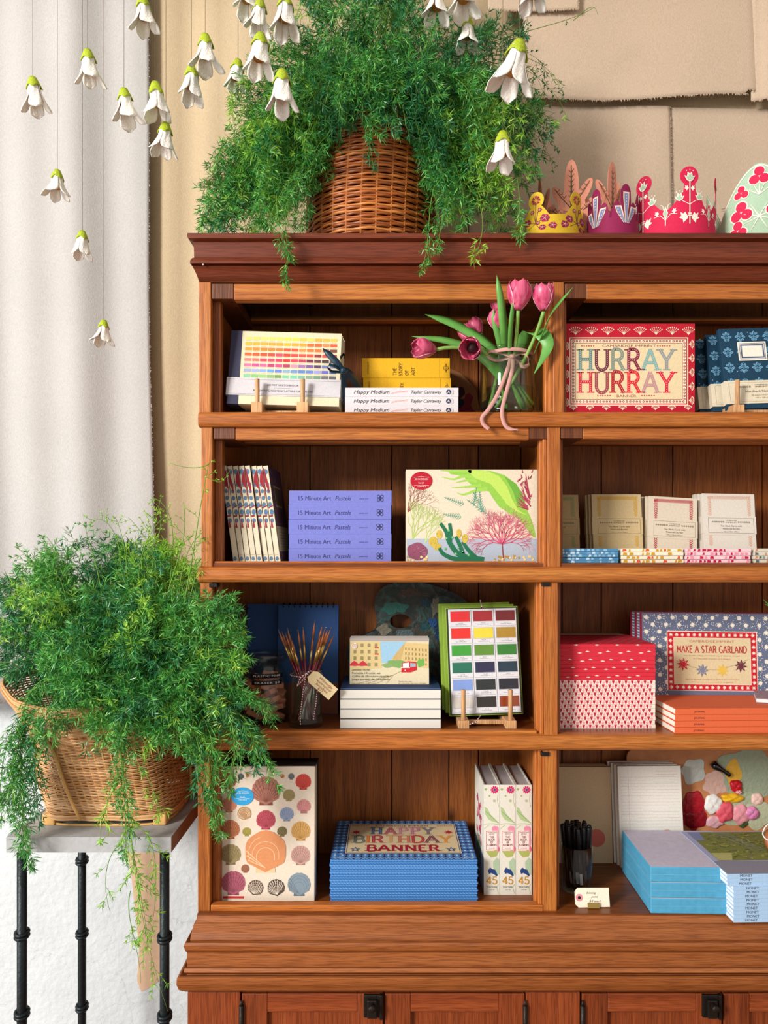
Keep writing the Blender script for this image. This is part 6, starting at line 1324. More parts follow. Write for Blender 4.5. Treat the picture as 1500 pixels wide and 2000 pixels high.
# the left end of each journal stands further back: rotate whole pile about its spine end
zt_ = Z3+4*h4
t = thing('mauve_notebook', 'mauve covered notebook lying on the orange journals at the right edge', 'notebook', (X(1462, .09), .06, zt_+.0002), (0, 0, R(-24)))
m = MB(); m.box(0, .16, 0, .11, .008, .0098, C('9c8590')); m.box(0, .16, 0, .11, .0, .0014, C('9c8590')); m.build('cover', t, world=False, bevel=.0004); m = MB(); m.box(.001, .159, .001, .109, .0016, .0078, WHITE); m.build('pages', t, world=False)

# ---------------------------------------------------------------- row 4 left
def shell(d, cx, cy, r, c, c2=None, rot=0, nr=11, L=2, base=True, wide=1.0):
    ca, sa = cos(R(rot)), sin(R(rot)); T = lambda a, b: (cx+a*ca-b*sa, cy+a*sa+b*ca); n = 22
    y0 = r*.78; pts = []
    for i in range(n+1):
        a = R(-32+244*i/n) if False else R(180+32-244*i/n); rr = r*(1+.025*cos(nr*2*pi*i/n))
        pts.append(T(rr*wide*cos(a), -rr*sin(a)))
    pts.append(T(0, y0+r*.2)); 
    if base: d.poly([T(-r*.42, r*.55), T(r*.42, r*.55), T(r*.48, r*1.0), T(-r*.48, r*1.0)], C(c2 or c), L)
    d.poly(pts, C(c), L+.4)
    dk = C(c2 or '5a4034')
    for i in range(nr):
        a = R(205-230*i/(nr-1)); d.line([T(0, y0), T(r*.93*wide*cos(a), -r*.93*sin(a))], r*.015+.2, dk, L+.8, r*.05)
    for q in (.45, .65, .82):
        d.line([T(r*q*wide*cos(R(200-220*i/12)), -r*q*sin(R(200-220*i/12))+y0*(1-q)*.6) for i in range(13)], r*.02+.15, dk, L+1)
yv = .035; k = (CD+yv)/F
nm = ('cream box printed with rows of coloured scallop shells, front one at the bottom left', 'dark edged box behind the shell box, its beige side showing at right', 'rearmost dark box behind the shell box, tallest of the three')
for i in range(3):
    yy = yv+i*.048; t, m, d, w, h, k = stdbox(424+i*3, 614+i*2, 1500-i*4, yy, Z4+.0003, .040 if i else .036, paper('dccdba', grain=.1) if i == 0 else C('2c2824'), 'jigsaw_box', nm[i], 'box', 'shell boxes'); t.rotation_euler = (R(-2.5), 0, R(0))
    if i: m.box(-.0005, w+.0005, .0, .040, h*.0, .001, C('8a7a64')); m.box(w-.0002, w+.0006, .0, .012, 0, h, C('a89274')); m.box(0, w, .0, .003, h-.001, h+.0006, C('a89274'))
    else:
        m.box(0, w, .003, .0365, h-.004, h+.0005, C('34302c'))
        def z(a, b): return 380+a/3.947, 1440+b/3.947
        S = [(250, 350, 62, 'b8524e', 0), (348, 315, 24, '5f6466', 0), (401, 307, 14, 'd08a4a', 0), (670, 312, 16, 'd08a4a', 0), (740, 315, 24, '74777a', 0), (833, 357, 60, 'cc4a40', 0), (545, 430, 110, 'a87060', 0), (722, 460, 46, '9c8a5a', 0), (260, 532, 58, 'c8846a', 0),
             (378, 600, 54, 'b08a62', 0), (838, 545, 54, 'cf8a88', 0), (545, 650, 74, 'b44a58', 0), (706, 605, 54, '8f9cb8', 0), (270, 722, 72, 'b5704c', 0), (398, 738, 34, 'a89a4c', 0), (671, 736, 38, '7c7048', 0), (815, 735, 74, 'c99a58', 0), (275, 912, 78, '94835a', 0), (545, 895, 160, 'd08a5c', 0), (815, 920, 74, 'c0958a', 0),
             (389, 1018, 32, 'a06a50', 0), (298, 1130, 92, 'a8586a', 0), (470, 1165, 60, '5c4a3c', 20), (628, 1165, 66, '4e4038', -10), (805, 1140, 88, '7c8c98', 0), (445, 300, 6, '5a4a3a', 0), (607, 748, 8, '7a6a4a', 0)]
        for a, b, r, c, ro in S:
            x, y = z(a, b); r = r/3.947; dk = {'d08a5c': 'e6c096', 'a87060': '7d4a3e', '5c4a3c': 'e2d4c0', '4e4038': 'e2d4c0', 'b08a62': 'f0dcc0'}.get(c)
            if not dk: q = [int(c[j:j+2], 16) for j in (0, 2, 4)]; dk = '%02x%02x%02x' % tuple(int(v*.80) for v in q)
            shell(d, x, y-r*.05, r, c, dk, ro, 18 if r > 30 else 13 if r > 15 else 9, 2+(1 if r > 25 else 0))
        d.rect(435.6, 1736+14.5, 476.5, 1736+18.8, C('c03438'), 1.5)
        x, y = z(363, 465); d.disc(x, y, 22, C('2f9ad2'), 6, 32, 17.5); LT = C('dff0f8')
        d.text('JOHN DERIAN', x, y-4.5, 3.2, LT, 7, width=26, align='c'); d.text('Shells', x, y+2.6, 3, LT, 7, width=10, align='c'); d.text('1,000 PIECE', x, y+8, 2.4, LT, 7, width=17, align='c')
        for s in (-9.5, 4): d.line([(x-17, y+s+1), (x, y+s-1.2), (x+17, y+s+1)], .4, LT, 7)
    m.build('box_front', t, world=False, bevel=.0008)
# happy birthday banner boxes
yv = .035; k = (CD+yv)/F; zt4_ = Z(1678, yv); nH = 17; zb4 = Z4+.0003; hh = (zt4_-zb4)/nH; w = W(287, yv); dpt = .205; BB = C('3f7cc0'); BB2 = C('6aa4da'); NB = C('24407a'); PB = C('c8dcec')
prev = None
for i in range(nH):
    top = i == nH-1
    if i == 0 or top:
        m = MB(); m.box(0, w, 0, dpt, .0002, hh-.0002, BB); d = FX(m, 0, k, 0, 0, .0002); T_ = hh/k
        for j in range(48):
            x = 1.5+j*6.0; d.rect(x, -T_*.42, x+4, -T_*.18, BB2, 1); d.rect(x+1, -T_*.86, x+5, -T_*.7, NB, 1)
        d.rect(0, -T_*.6, w/k, -T_*.52, BB2, 1.5)
        for xx in (-.0003, w+.0003):
            pass
        if top:
            e = D(m, (0, 0, hh-.0002), (1, 0, 0), (0, 1, 0), .001, 0, 0, .00025); w1 = w*1000; d1 = dpt*1000
            e.rect(.3, -d1+.3, w1-.3, -.3, C('3a2444'), 1)
            def scal(x, y, r): e.disc(x, y, r, BB, 2, 14); e.star(x, y, r*.5, PB, 3, 5, .4); 
            nx = 19
            for j in range(nx):
                x = 8+j*(w1-16)/(nx-1)
                for y in (-7, -18, -d1+7, -d1+18): scal(x, y, 7.2)
            for j in range(13):
                y = -8-j*(d1-16)/12
                for x in (8, 20, w1-20, w1-8): scal(x, y, 7.2)
            for j in range(nx-1):
                x = 8+(j+.5)*(w1-16)/(nx-1); e.line([(x-7, -1), (x, -4), (x+7, -1)], 1.2, PB, 3)
            e.rect(28, -d1+22, w1-28, -26, CRD, 4); e.frame(30, -d1+24, w1-30, -28, 1.4, C('3a5a8c'), 5); e.frame(28, -d1+22, w1-28, -26, 1, CRL, 5)
            e.text('CAMBRIDGE IMPRINT', w1/2, -d1+38, 7.5, C('8c3a40'), 6, width=120, align='c', bold=.01)
            for xx in (52, w1-52):
                for q in range(7): e.disc(xx-15+q*5, -d1+34, 2, C('c06a50'), 6, 8)
            e.serif('HAPPY', w1/2, -d1+82, 38, None, 6, w=.17, width=135, align='c', mats=[C('3a5a84'), C('b8566a'), C('c98a9a'), C('c27a94'), C('7a7484')], inner=CRD, gap=.25)
            e.serif('BIRTHDAY', w1/2, -78, 38, None, 6, w=.17, width=208, align='c', mats=[C('6a7a74'), C('d87a34'), C('b8304a'), C('d8a070'), C('c9705c'), C('c03a44'), C('7c3a50'), C('e0943c')], inner=CRD, gap=.12)
            e.serif('BANNER', w1/2, -36, 30, C('a81c38'), 6, w=.18, width=150, align='c', gap=.16)
            for xx, yy, c, n_ in ((46, -d1+70, 'c02a44', 8), (w1-46, -d1+70, 'c02a44', 8), (48, -44, '2c4f86', 5), (w1-48, -44, '2c4f86', 5)): e.star(xx, yy, 12, C(c), 6, n_, .42); e.star(xx, yy, 5, CRD if n_ == 5 else C(c), 7, 5, .42)
        t = thing('banner_box', 'blue birthday banner box lying flat, %s of the big pile' % ordinal(i, nH), 'box', (X(645, yv), yv, zb4+i*hh), (0, 0, 0), 'blue birthday banner boxes')
        m.build('box_top' if top else 'box_edge', t, world=False, bevel=.0005); prev = prev or t
        if top: t['label'] = 'topmost blue banner box with its HAPPY BIRTHDAY BANNER label showing'
    else: stack_copy(prev, i*hh, 'blue birthday banner box lying flat, %s of the big pile' % (ordinal(i, nH) if min(i, nH-1-i) < 12 else 'middle'), .0015*sin(i*2.1), .0015*abs(cos(i*1.7)))
# the book of flowers
yv = .065; k = (CD+yv)/F; CV = C('dcd9cc'); zt5 = Z(1533, yv); h = zt5-Z4; thk = W(31.3, yv)
for i in range(3):
    w = thk-.0006; dp = .150; m = MB(); m.box(0, w, 0, .002, 0, h, CV); m.box(0, .0022, .002, dp, 0, h, CV); m.box(w-.0022, w, .002, dp, 0, h, CV); g = MB(); g.box(.0024, w-.0024, .0022, dp-.004, .003, h-.004, paper('b8b0b0', grain=.12, scale=600))
    d = FX(m, 0, k, 0, 0, .0002); H = h/k; y = lambda q: -(H*(1-q))     # q measured from the top (0) to the bottom (1)
    W_ = w/k; MG, PKF, LG = C('c8285c'), C('e08aa4'), C('9aac6c')
    for a in range(10): d.disc(W_*.68+5.6*cos(a*.628), y(.045)+5.2*sin(a*.628), 2.9, MG, 1.5, 8, 1.7, math.degrees(a*.628))
    d.disc(W_*.68, y(.045), 2.4, C('4a3a7a'), 2, 10)
    d.line([(W_*.9, y(.08)), (W_*.85, y(.14)), (W_*.95, y(.2))], .6, LG, 1); d.disc(W_*.66, y(.145), 2.6, C('a9b48a'), 1.5, 9); d.disc(W_*.35, y(.10), 1.8, LG, 1.5, 8); d.disc(W_*.12, y(.04), 2.4, LG, 1.5, 8)
    d.poly([(1, y(.20)), (6, y(.21)), (13, y(.27)), (W_-1, y(.35)), (10, y(.32)), (3, y(.27))], C('a9c08a'), 1); d.line([(3, y(.24)), (W_-2, y(.345))], .7, C('6f8f5a'), 1.5); d.line([(.5, y(.40)), (10, y(.365)), (W_-1, y(.36))], .6, LG, 1); d.line([(.5, y(.36)), (12, y(.35)), (W_-1, y(.355))], .6, LG, 1)
    d.poly(blob(W_*.72, y(.48), 8, 22, 24, .1, 4), PKF, .8); d.disc(W_*.7, y(.40), 6, PKF, 1, 12); d.poly(blob(W_*.8, y(.58), 6, 10, 20, .12, 6), C('d8607c'), .9)
    d.rect(3, y(.415), W_-3.5, y(.595), C('eddcd4'), 3); d.frame(4, y(.42), W_-4.5, y(.59), .7, C('b8566a'), 4); BRN = C('7c4a44'); d.text('CHRISTIAN', W_/2, y(.437), 2.2, BRN, 5, align='c', width=18); d.text('ARTIST', W_/2, y(.45), 2, BRN, 5, align='c', width=11)
    for tx, q, ww in (('THE', .482, 9), ('BOOK', .507, 12), ('OF', .53, 5), ('FLOWERS', .555, 19)): d.serif(tx, W_/2, y(q), 4.0, BRN, 5, w=.16, width=ww, align='c', ser=False)
    d.text('KUPFER', W_/2, y(.578), 1.8, BRN, 5, align='c', width=12)
    d.poly([(4, y(.60)), (W_-2, y(.60)), (W_-6, y(.65)), (14, y(.66)), (8, y(.63))], C('a8b060'), 1.2); d.poly([(W_-13, y(.70)), (W_-5, y(.66)), (W_-.8, y(.68)), (W_-.8, y(.82)), (W_-6, y(.80)), (W_-12, y(.76))], C('a8bfa0'), 1.1)
    d.poly([(8, y(.78)), (12, y(.75)), (17, y(.765)), (22, y(.77)), (27, y(.82)), (25, y(.83)), (19, y(.81)), (14, y(.80)), (10, y(.81))], C('243f78'), 2.5)
    d.serif('45', W_/2, y(.90), 14, C('c08a2c'), 3, w=.16, width=21, align='c', gap=.06); d.text('TASCHEN', W_/2, y(.935), 3.3, C('6a6a5c'), 3, width=20, align='c', bold=.01); d.text('SINCE 1980', W_/2, y(.955), 1.8, C('6a6a5c'), 3, width=10, align='c')
    d.line([(W_-2, y(.99)), (W_-6, y(.93)), (W_-2, y(.90))], .7, LG, 1)
    if i == 0:
        e = D(m, (0, 0, 0), (0, -1, 0), (0, 0, 1), .001, 0, 0, .0003); rr = random.Random(3)
        for q in range(26): e.poly(blob(-rr.uniform(35, 110), -rr.uniform(90, 170), 9, 6, 12, .15, q), C(rr.choice(['c8506c', 'dc8a98', 'a83a58'])), 1)
        for q in range(16): x = -rr.uniform(40, 100); e.line([(x, -90), (x+rr.uniform(-20, 20), -rr.uniform(20, 80))], 3, C(rr.choice(['7a9a5c', '5c7c48'])), 1)
    t = thing('flower_book', 'upright floral book with gold 45 on its spine, %s of three beside the divider' % ('left', 'middle', 'right')[i], 'book', (X(945, yv)+i*thk, yv, Z4+.0001), (0, 0, 0), 'floral books')
    m.build('cover', t, world=False, bevel=.0008); g.build('pages', t, world=False)

# ---------------------------------------------------------------- row 4 right
yv = .215
t, m, d, w, h, k = stdbox(1060, 1197, 1502, yv, Z4+.0002, .010, C('d2b48e'), 'drawing_pad', 'kraft covered drawing pad behind the jar of black pens', 'pad', 'drawing pads at the back'); t.rotation_euler = (R(-5), 0, R(-.5))
d.disc(1166, 1638, 17, C('cf6a5a'), 1, 32); m.build('pad', t, world=False, bevel=.0005)
for i in range(2):
    o = copy_tree(t); o.location.y += .012*(i+1); o.location.x -= .002*(i+1); o['label'] = ('second kraft drawing pad behind the jar of pens', 'rearmost kraft drawing pad behind the jar of pens')[i]
    if i == 1: o.location.y = yv+.024
yv = .19
t, m, d, w, h, k = stdbox(1213, 1338, 1501, yv, Z4+.0002, .009, C('ece6dc'), 'lined_pad', 'white lined writing pad standing behind the blue notepads, front one', 'pad', 'white lined pads'); t.rotation_euler = (R(-5), R(-.5), R(0))
for q in range(22): d.rect(1217, 1522+q*6.0, 1334, 1522.35+q*6.0, C('a8b0bc'), 1)
d.rect(1233, 1503, 1233.4, 1690, C('d8a09a'), 1); d.rect(1288, 1511, 1330, 1511.4, C('c89a96'), 1); d.rect(1288, 1517, 1330, 1517.4, C('c89a96'), 1); d.disc(1305, 1638, 15, C('e0908a'), 2, 28)
m.build('pad', t, world=False, bevel=.0005)
for i in range(3):
    o = copy_tree(t); o.location.y += .013*(i+1); o.location.x -= .0035*(i+1); o['label'] = '%s white lined pad behind the front one' % ('second', 'third', 'rearmost')[i]
# big bright palette
yk = .25
def brightmat():
    m, n, l, b = newmat('painted_palette_board'); tc = n.new('ShaderNodeTexCoord'); nz = n.new('ShaderNodeTexNoise'); nz.inputs['Scale'].default_value = 40; nz.inputs['Detail'].default_value = 5; l.new(tc.outputs['Object'], nz.inputs['Vector'])
    rp = n.new('ShaderNodeValToRGB'); e = rp.color_ramp.elements; e[0].color = (*hx('b06a3c'), 1); e[1].color = (*hx('d89866'), 1); l.new(nz.outputs['Fac'], rp.inputs[0]); l.new(rp.outputs[0], b.inputs['Base Color']); b.inputs['Roughness'].default_value = .6; return m
pal = [(1228, 1500), (1225, 1475), (1240, 1462), (1300, 1455), (1500, 1452), (1560, 1480), (1570, 1560), (1540, 1640), (1480, 1688), (1380, 1688), (1330, 1660), (1300, 1600), (1250, 1540)]
m = MB(); slab_outline(m, [(X(a, yk), Z(b, yk)) for a, b in dens(pal, 4)], yk, .006, brightmat())
d = D(m, (X(0, yk), yk, Z(0, yk)), (1, 0, 0), (0, 0, 1), (CD+yk)/F, 0, 0, .0009)
for q, (bx_, by_, rx, ry, c) in enumerate(((1465, 1510, 62, 50, '9dab92'), (1354, 1506, 24, 24, 'c0c4be'), (1395, 1530, 22, 24, 'd4aea0'), (1432, 1510, 16, 26, 'dfae3c'), (1352, 1585, 26, 34, '9e1626'), (1450, 1580, 40, 34, 'a8b496'), (1480, 1592, 30, 26, 'b8c0a0'))): d.poly(blob(bx_, by_, rx, ry, 36, .09, q+3), plain('palette_paint_%d' % q, c, .4, bump=1, bscale=120, var=.12), 1+.1*q)
t = thing('paint_palette', 'bright paint covered palette leaning at the back of the bottom right row', 'palette', P(1400, 1688, yk)); o = m.build('board', t)
def dab(bx_, by_, rx, ry, c, hgt, sd, parts=1):
    m = MB(); mt = plain('thick_paint_'+c, c, .32, bump=1.0, bscale=90, var=.18); kx = (CD+yk)/F; ce = P(bx_, by_, yk)
    pr = [(1, 0), (.97, .45), (.86, .8), (.66, .98), (.42, 1.08), (.2, 1.12), (.01, 1.13)]; n = 30; out = blob(0, 0, 1, 1, n, .07, sd); vs = []
    for s, z in pr:
        for a, b in out: vs.append((ce.x+a*rx*kx*s, yk-.0008-z*hgt*(1+.22*sin(7*a*s+sd)*cos(6*b*s+sd*2)), ce.z-b*ry*kx*s))
    fs = [(i*n+j, i*n+(j+1) % n, (i+1)*n+(j+1) % n, (i+1)*n+j) for i in range(len(pr)-1) for j in range(n)]; m.add(vs, fs, mt, True); m.build('paint_dab', t)
for a in ((1392, 1570, 17, 20, 'efece8', .006, 1), (1437, 1535, 12, 13, 'c01424', .007, 2), (1440, 1545, 6, 5, 'f0a8a8', .009, 22), (1430, 1558, 22, 9, 'e8b420', .007, 3), (1414, 1585, 18, 20, 'e05a6a', .008, 4), (1445, 1590, 17, 20, 'e59aa4', .006, 5), (1467, 1587, 14, 13, 'd884b4', .008, 6), (1395, 1605, 18, 12, 'd8a8b0', .004, 7), (1356, 1570, 20, 26, 'b01828', .003, 8), (1450, 1606, 10, 10, '44603a', .004, 9), (1478, 1560, 12, 12, 'ecc8bc', .005, 10), (1358, 1600, 22, 18, '8e1020', .003, 12)): dab(*a)
m = MB(); mb_ = plain('black_oil_paint', '0e0d0f', .15, coat=.6); m.tube([P(1392, 1490, yk-.006), P(1398, 1497, yk-.007), P(1412, 1505, yk-.006), P(1420, 1510, yk-.006), P(1425, 1514, yk-.006)], [.008, .009, .005, .005, .006], mb_, 12); m.build('paint_dab', t)
# pens in a tumbler
px_, py_ = X(1126, .09), .09; pr_ = W(31, .09); ph_ = Z(1648, .09)-Z4
t = thing('glass_tumbler', 'clear tumbler crammed with black drawing pens beside the divider', 'tumbler', (px_, py_, Z4))
m = MB(); m.lathe([(0, .0005), (pr_*.88, .0005), (pr_*.92, .004), (pr_, ph_), (pr_-.0018, ph_), (pr_*.9-.0018, .007), (0, .006)], thin_glass('tumbler_glass', 'eef2f2', 1.0), 44, c=(px_, py_, Z4)); m.build('tumbler', t)
PEN = plain('black_pen', '131316', .3); rr = random.Random(12)
for i in range(19):
    a = 2.399*i; q = pr_*.80*math.sqrt((i+.5)/19); top = Vector((px_+q*cos(a)*1.12, py_+q*sin(a)*1.1, Z(1606+rr.uniform(-8, 14)-q*cos(a)*0, .09))); base = Vector((px_+q*.78*cos(a+.5), py_+q*.78*sin(a+.5), Z4+.0075)); L = (top-base).length
    if i == 0:
        m = MB(); m.tube([(0, 0, 0), (0, 0, L*.62)], .0042, PEN, 10); p0 = thing('drawing_pen', 'black capped drawing pen standing in the clear tumbler', 'pen', base, (top-base).to_track_quat('Z', 'Y').to_euler(), 'black pens in the tumbler'); m.build('barrel', p0, world=False)
        m = MB(); m.tube([(0, 0, L*.62), (0, 0, L*.98), (0, 0, L)], [.0049, .0047, .0035], PEN, 10); m.box(-.0012, .0012, .0045, .0065, L*.72, L*.99, PEN); m.build('cap', p0, world=False)
        m = MB(); m.box(-.003, .003, -.0046, -.0041, .012, .035, C('c8c8cc')); m.build('paper_sticker', p0, world=False)
    else:
        c = copy_tree(p0); c.location = base; c.rotation_euler = (top-base).to_track_quat('Z', 'Y').to_euler(); c.rotation_euler.rotate_axis('Z', rr.uniform(0, 6))
# price tag
yv = .012; k = (CD+yv)/F; t = thing('price_tag', 'cream price tag with handwriting and pink eyelet propped before the pens', 'tag', (X(1124, yv), yv, Z4+.0005), (R(-14), 0, 0))
m = MB(); tp = [(0, .006), (.006, 0), (.068, .001), (.068, .036), (.006, .036), (0, .029)]; slab_outline(m, tp, 0, .0007, C('ece2cc')); d = FX(m, 0, .001, 0, 0, .0002)
d.disc(8.5, -18, 7, C('d88a94'), 1, 20); d.disc(8.5, -18, 3, C('1a1414'), 2, 14); PI_ = C('6a5a50')
for tx, x, y, ww in (('drawing', 22, -25, 20), ('pens', 32, -18, 13), ('$4 each', 27, -10, 24)): d.text(tx, x, y, 4, PI_, 2, width=ww, shear=.35)
m.build('card', t, world=False); m = MB(); m.box(.024, .046, -.006, -.0003, -.0002, .009, plain('kraft_tape', '8a7238', .6)); m.build('tape', t, world=False)
# blue notepads
BP = paper('4f9fc4', grain=.14, scale=90, bump=.3); BPL = paper('cac2d4', grain=.12, scale=120); yv = .0
h3 = (Z(1694, -.012)-Z4)/3
for i in range(3):
    w, dp = .198, .185; m = MB(); m.box(0, w, 0, dp, .0003, h3-.0003, BP); d = FX(m, 0, .001, 0, 0, .0002); d.rect(0, -h3*1000*.5-.15, w*1000, -h3*1000*.5+.15, C('8fc4dc'), 1)
    e = D(m, (0, 0, 0), (0, -1, 0), (0, 0, 1), .001, 0, 0, .0002); e.rect(-dp*1000, -h3*1000*.5-.15, 0, -h3*1000*.5+.15, C('8fc4dc'), 1)
    g = MB(); g.box(.001, w-.001, .001, dp-.001, h3-.0003, h3-.0001, BPL if i == 2 else C('d8d8dc'))
    t = thing('notepad', ('bottom blue edged notepad block of three under the grey one', 'middle blue edged notepad block of three', 'topmost blue edged notepad block, its pale mauve cover showing')[i], 'notepad', (X(1271, -.012), -.012+.001*i, Z4+.0003+i*h3), (0, 0, R(-1.5)), 'blue notepad blocks')
    m.build('pad', t, world=False, bevel=.002); g.build('cover_sheet', t, world=False)
# Monet books
yv = -.045; nM = 12; z0 = Z4+.0004; hm = (Z(1708, yv)-z0)/nM; SKY = paper('a6c6e6', grain=.07); k = (CD+yv)/F
for i in range(nM):
    w, dp = .25, .205; m = MB(); m.box(0, w, 0, .001, .0001, hm-.0001, SKY); m.box(0, w, .001, dp, .0001, .0008, SKY); m.box(0, w, .001, dp, hm-.0008, hm-.0001, SKY)
    d = FX(m, 0, k, 0, 0, .0002); d.text('MONET', 22+(3 if i % 3 else 0), -(hm/k)*.28, hm/k*.6, C('3c3c44'), width=25, bold=.012)
    g = MB(); g.box(.0006, w-.001, .0011, dp-.001, .0009, hm-.0009, paper('e8ecec', grain=.08, scale=500))
    if i == nM-1:
        e = D(m, (0, 0, hm-.0001), (1, 0, 0), (0, 1, 0), .001, 0, 0, .0003); GR_ = C('8a90a4'); e.rect(.5, -dp*1000+1, w*1000-1, -.5, C('a9a9c8'), 1); e.rect(.5, -55, w*1000-1, -.5, C('8a8896'), 2)
        e.rect(12, -dp*1000+6, w*1000-1, -58, C('7c8040'), 3); rr = random.Random(2)
        for q in range(420): x = rr.uniform(26, w*1000-16); y = -rr.uniform(66, dp*1000-14); e.line([(x, y), (x+rr.uniform(-12, 12), y+rr.uniform(-6, 6))], 4.5, C(rr.choice(['8f9448', '5f6c3c', 'a8a044', '6c5c3c', '7c7c68', '4c5a40', 'b0a860'])), 3.3, .8)
        for off in (0, 16, 24): e.line([(60+off+46*s_, -dp*1000+8+95*s_**1.4) for s_ in [q/10 for q in range(11)]], 1.8, C('8f9494'), 4)
        for q in range(8): s_ = .05+q/9; e.line([(60+46*s_, -dp*1000+8+95*s_**1.4), (84+46*s_, -dp*1000+8+95*s_**1.4)], 1.2, C('8f9494'), 4)
        e.poly([(12, -58), (12, -92), (55, -92), (40, -58)], C('b4b070'), 3.8); e.poly([(12, -dp*1000+6), (38, -dp*1000+6), (30, -dp*1000+50), (12, -dp*1000+50)], C('8088b0'), 3.8)
    dx = (-.011 if i >= nM-3 else 0)+.0006*sin(i*2.2)
    t = thing('art_book', 'pale blue paperback lettered on its spine, %s of the corner pile' % ordinal(i, nM), 'book', (X(1433, yv)+dx, yv+(.002 if i >= nM-3 else 0), z0+i*hm), (0, 0, R(1.2)), 'pale blue art books')
    m.build('cover', t, world=False); g.build('pages', t, world=False)
zt6 = z0+nM*hm
t = thing('thread_bobbin', 'wooden bobbin wound with blue and white thread at the right edge on the art books', 'bobbin', (X(1516, .06), .06, zt6+.02), (R(70), 0, R(20)))
m = MB(); m.lathe([(.012, -.004), (.026, -.006), (.027, 0), (.026, .006), (.012, .004)], plain('bobbin_wood', '9c5c34', .5), 28); m.build('disc', t, world=False)
m = MB(); [m.tube([(.018*cos(a), .018*sin(a)*.5, .007), (-.018*cos(a+.5), .018*sin(a+.9), .008)], .0012, C('dfe8f0') if i % 2 else C('2c5a8c'), 6) for i, a in enumerate([j*.5 for j in range(12)])]; m.build('thread', t, world=False)
m = MB(); m.tube(cr([P(1500, 1610, .03), P(1493, 1618, .025), P(1490, 1630, .02), P(1498, 1640, .015), P(1510, 1640, .015)]), .0012, C('f0f0ee'), 6); o = m.build('thread_end', t)

# ---------------------------------------------------------------- paper crowns on top
def crown(name, label, cx, cy, r, hfun, mat, deco, a_seam=pi/2, discs=(), n=260, th=.0006):
    """a cut paper band closed to a ring; u runs along the band, 0 at the front middle"""
    t = thing('crown_headpiece', label, 'paper crown', (cx, cy, ZT), (0, 0, 0), 'cut paper crowns'); m = MB(); Lc = 2*pi*r
    def pos(u, v, L=0): a = -pi/2+u/r; return Vector((cx+(r+L)*cos(a), cy+(r+L)*sin(a), ZT+v))
    vs = []; fs = []; nv = 8
    for i in range(n+1):
        u = -Lc/2+Lc*i/n; hh_ = hfun(u)
        for j in range(nv+1): vs.append(pos(u, hh_*j/nv))
    for i in range(n):
        for j in range(nv): a = i*(nv+1)+j; fs.append((a, a+nv+1, a+nv+2, a+1))
    m.add(vs, fs, mat, False); db = D(m, (0, 0, 0), (1, 0, 0), (0, 0, 1), .001, 0, 0, .0004, fn=lambda u, v, L: pos(u, v, 0))
    for (du, dv, r1, r2, ro) in discs:
        if abs(du) < Lc*500: db.disc(du, -dv, r1, mat, 0, 22, r2, ro)
    m.build('band', t, solid=th)
    d = D(MB(), (0, 0, 0), (1, 0, 0), (0, 0, 1), .001, 0, 0, .0004, fn=lambda u, v, L: pos(u, v, L+.0005)); deco(d)
    if d.mb.v: d.mb.build('printed_motif', t)
    return t
def bump_(u, c, w, h): x = abs(u-c)/w; return h*math.sqrt(max(0, 1-x*x)) if x < 1 else 0
# yellow flower crown
rY = .0705; cxY = X(1086, .06); cyY = .045+rY
def hY(u):
    P_ = 2*pi*rY/5; q = ((u+P_*20) % P_)-P_/2; b = .072+.026*max(0, cos(q/P_*2*pi*.8))
    return max(b, .098 if abs(q) < .009 else 0)
MR = C('a01c4c')
def dY(d):
    P_ = 2*pi*rY/5*1000
    for s in range(-3, 3):
        c = s*P_+P_/2
        d.line([(c, -60), (c, -98)], 1.2, C('6c2030'), 1)
        for q in range(8): d.poly([(c+2.2*cos(q*.785), -105+2.2*sin(q*.785)), (c+9*cos(q*.785-.28), -105+9*sin(q*.785-.28)), (c+9.6*cos(q*.785), -105+9.6*sin(q*.785)), (c+9*cos(q*.785+.28), -105+9*sin(q*.785+.28))], MR, 1)
        for dx, dy, r in ((-8, -82, 5), (8, -84, 5), (19, -66, 11), (-19, -64, 10), (5, -58, 5), (-30, -52, 9), (34, -50, 9), (14, -48, 7)):
            d.poly(blob(c+dx, dy, r, r*.8, 6, .1, int(dx)), MR, 1); 
            for q in range(5): d.line([(c+dx, dy), (c+dx+r*.8*cos(q*1.256), dy+r*.62*sin(q*1.256))], .7, CRL, 2, .3)
            d.line([(c, -58), (c+dx*.6, dy+3)], .9, C('6c2030'), .8)
crown('c', 'yellow cut paper crown with maroon flowers, leftmost of the row', cxY, cyY, rY, hY, C('dcb62c'), dY, discs=[((s+.5)*2*pi*rY/5*1000, 105, 17, 17, 0) for s in range(-3, 3)])
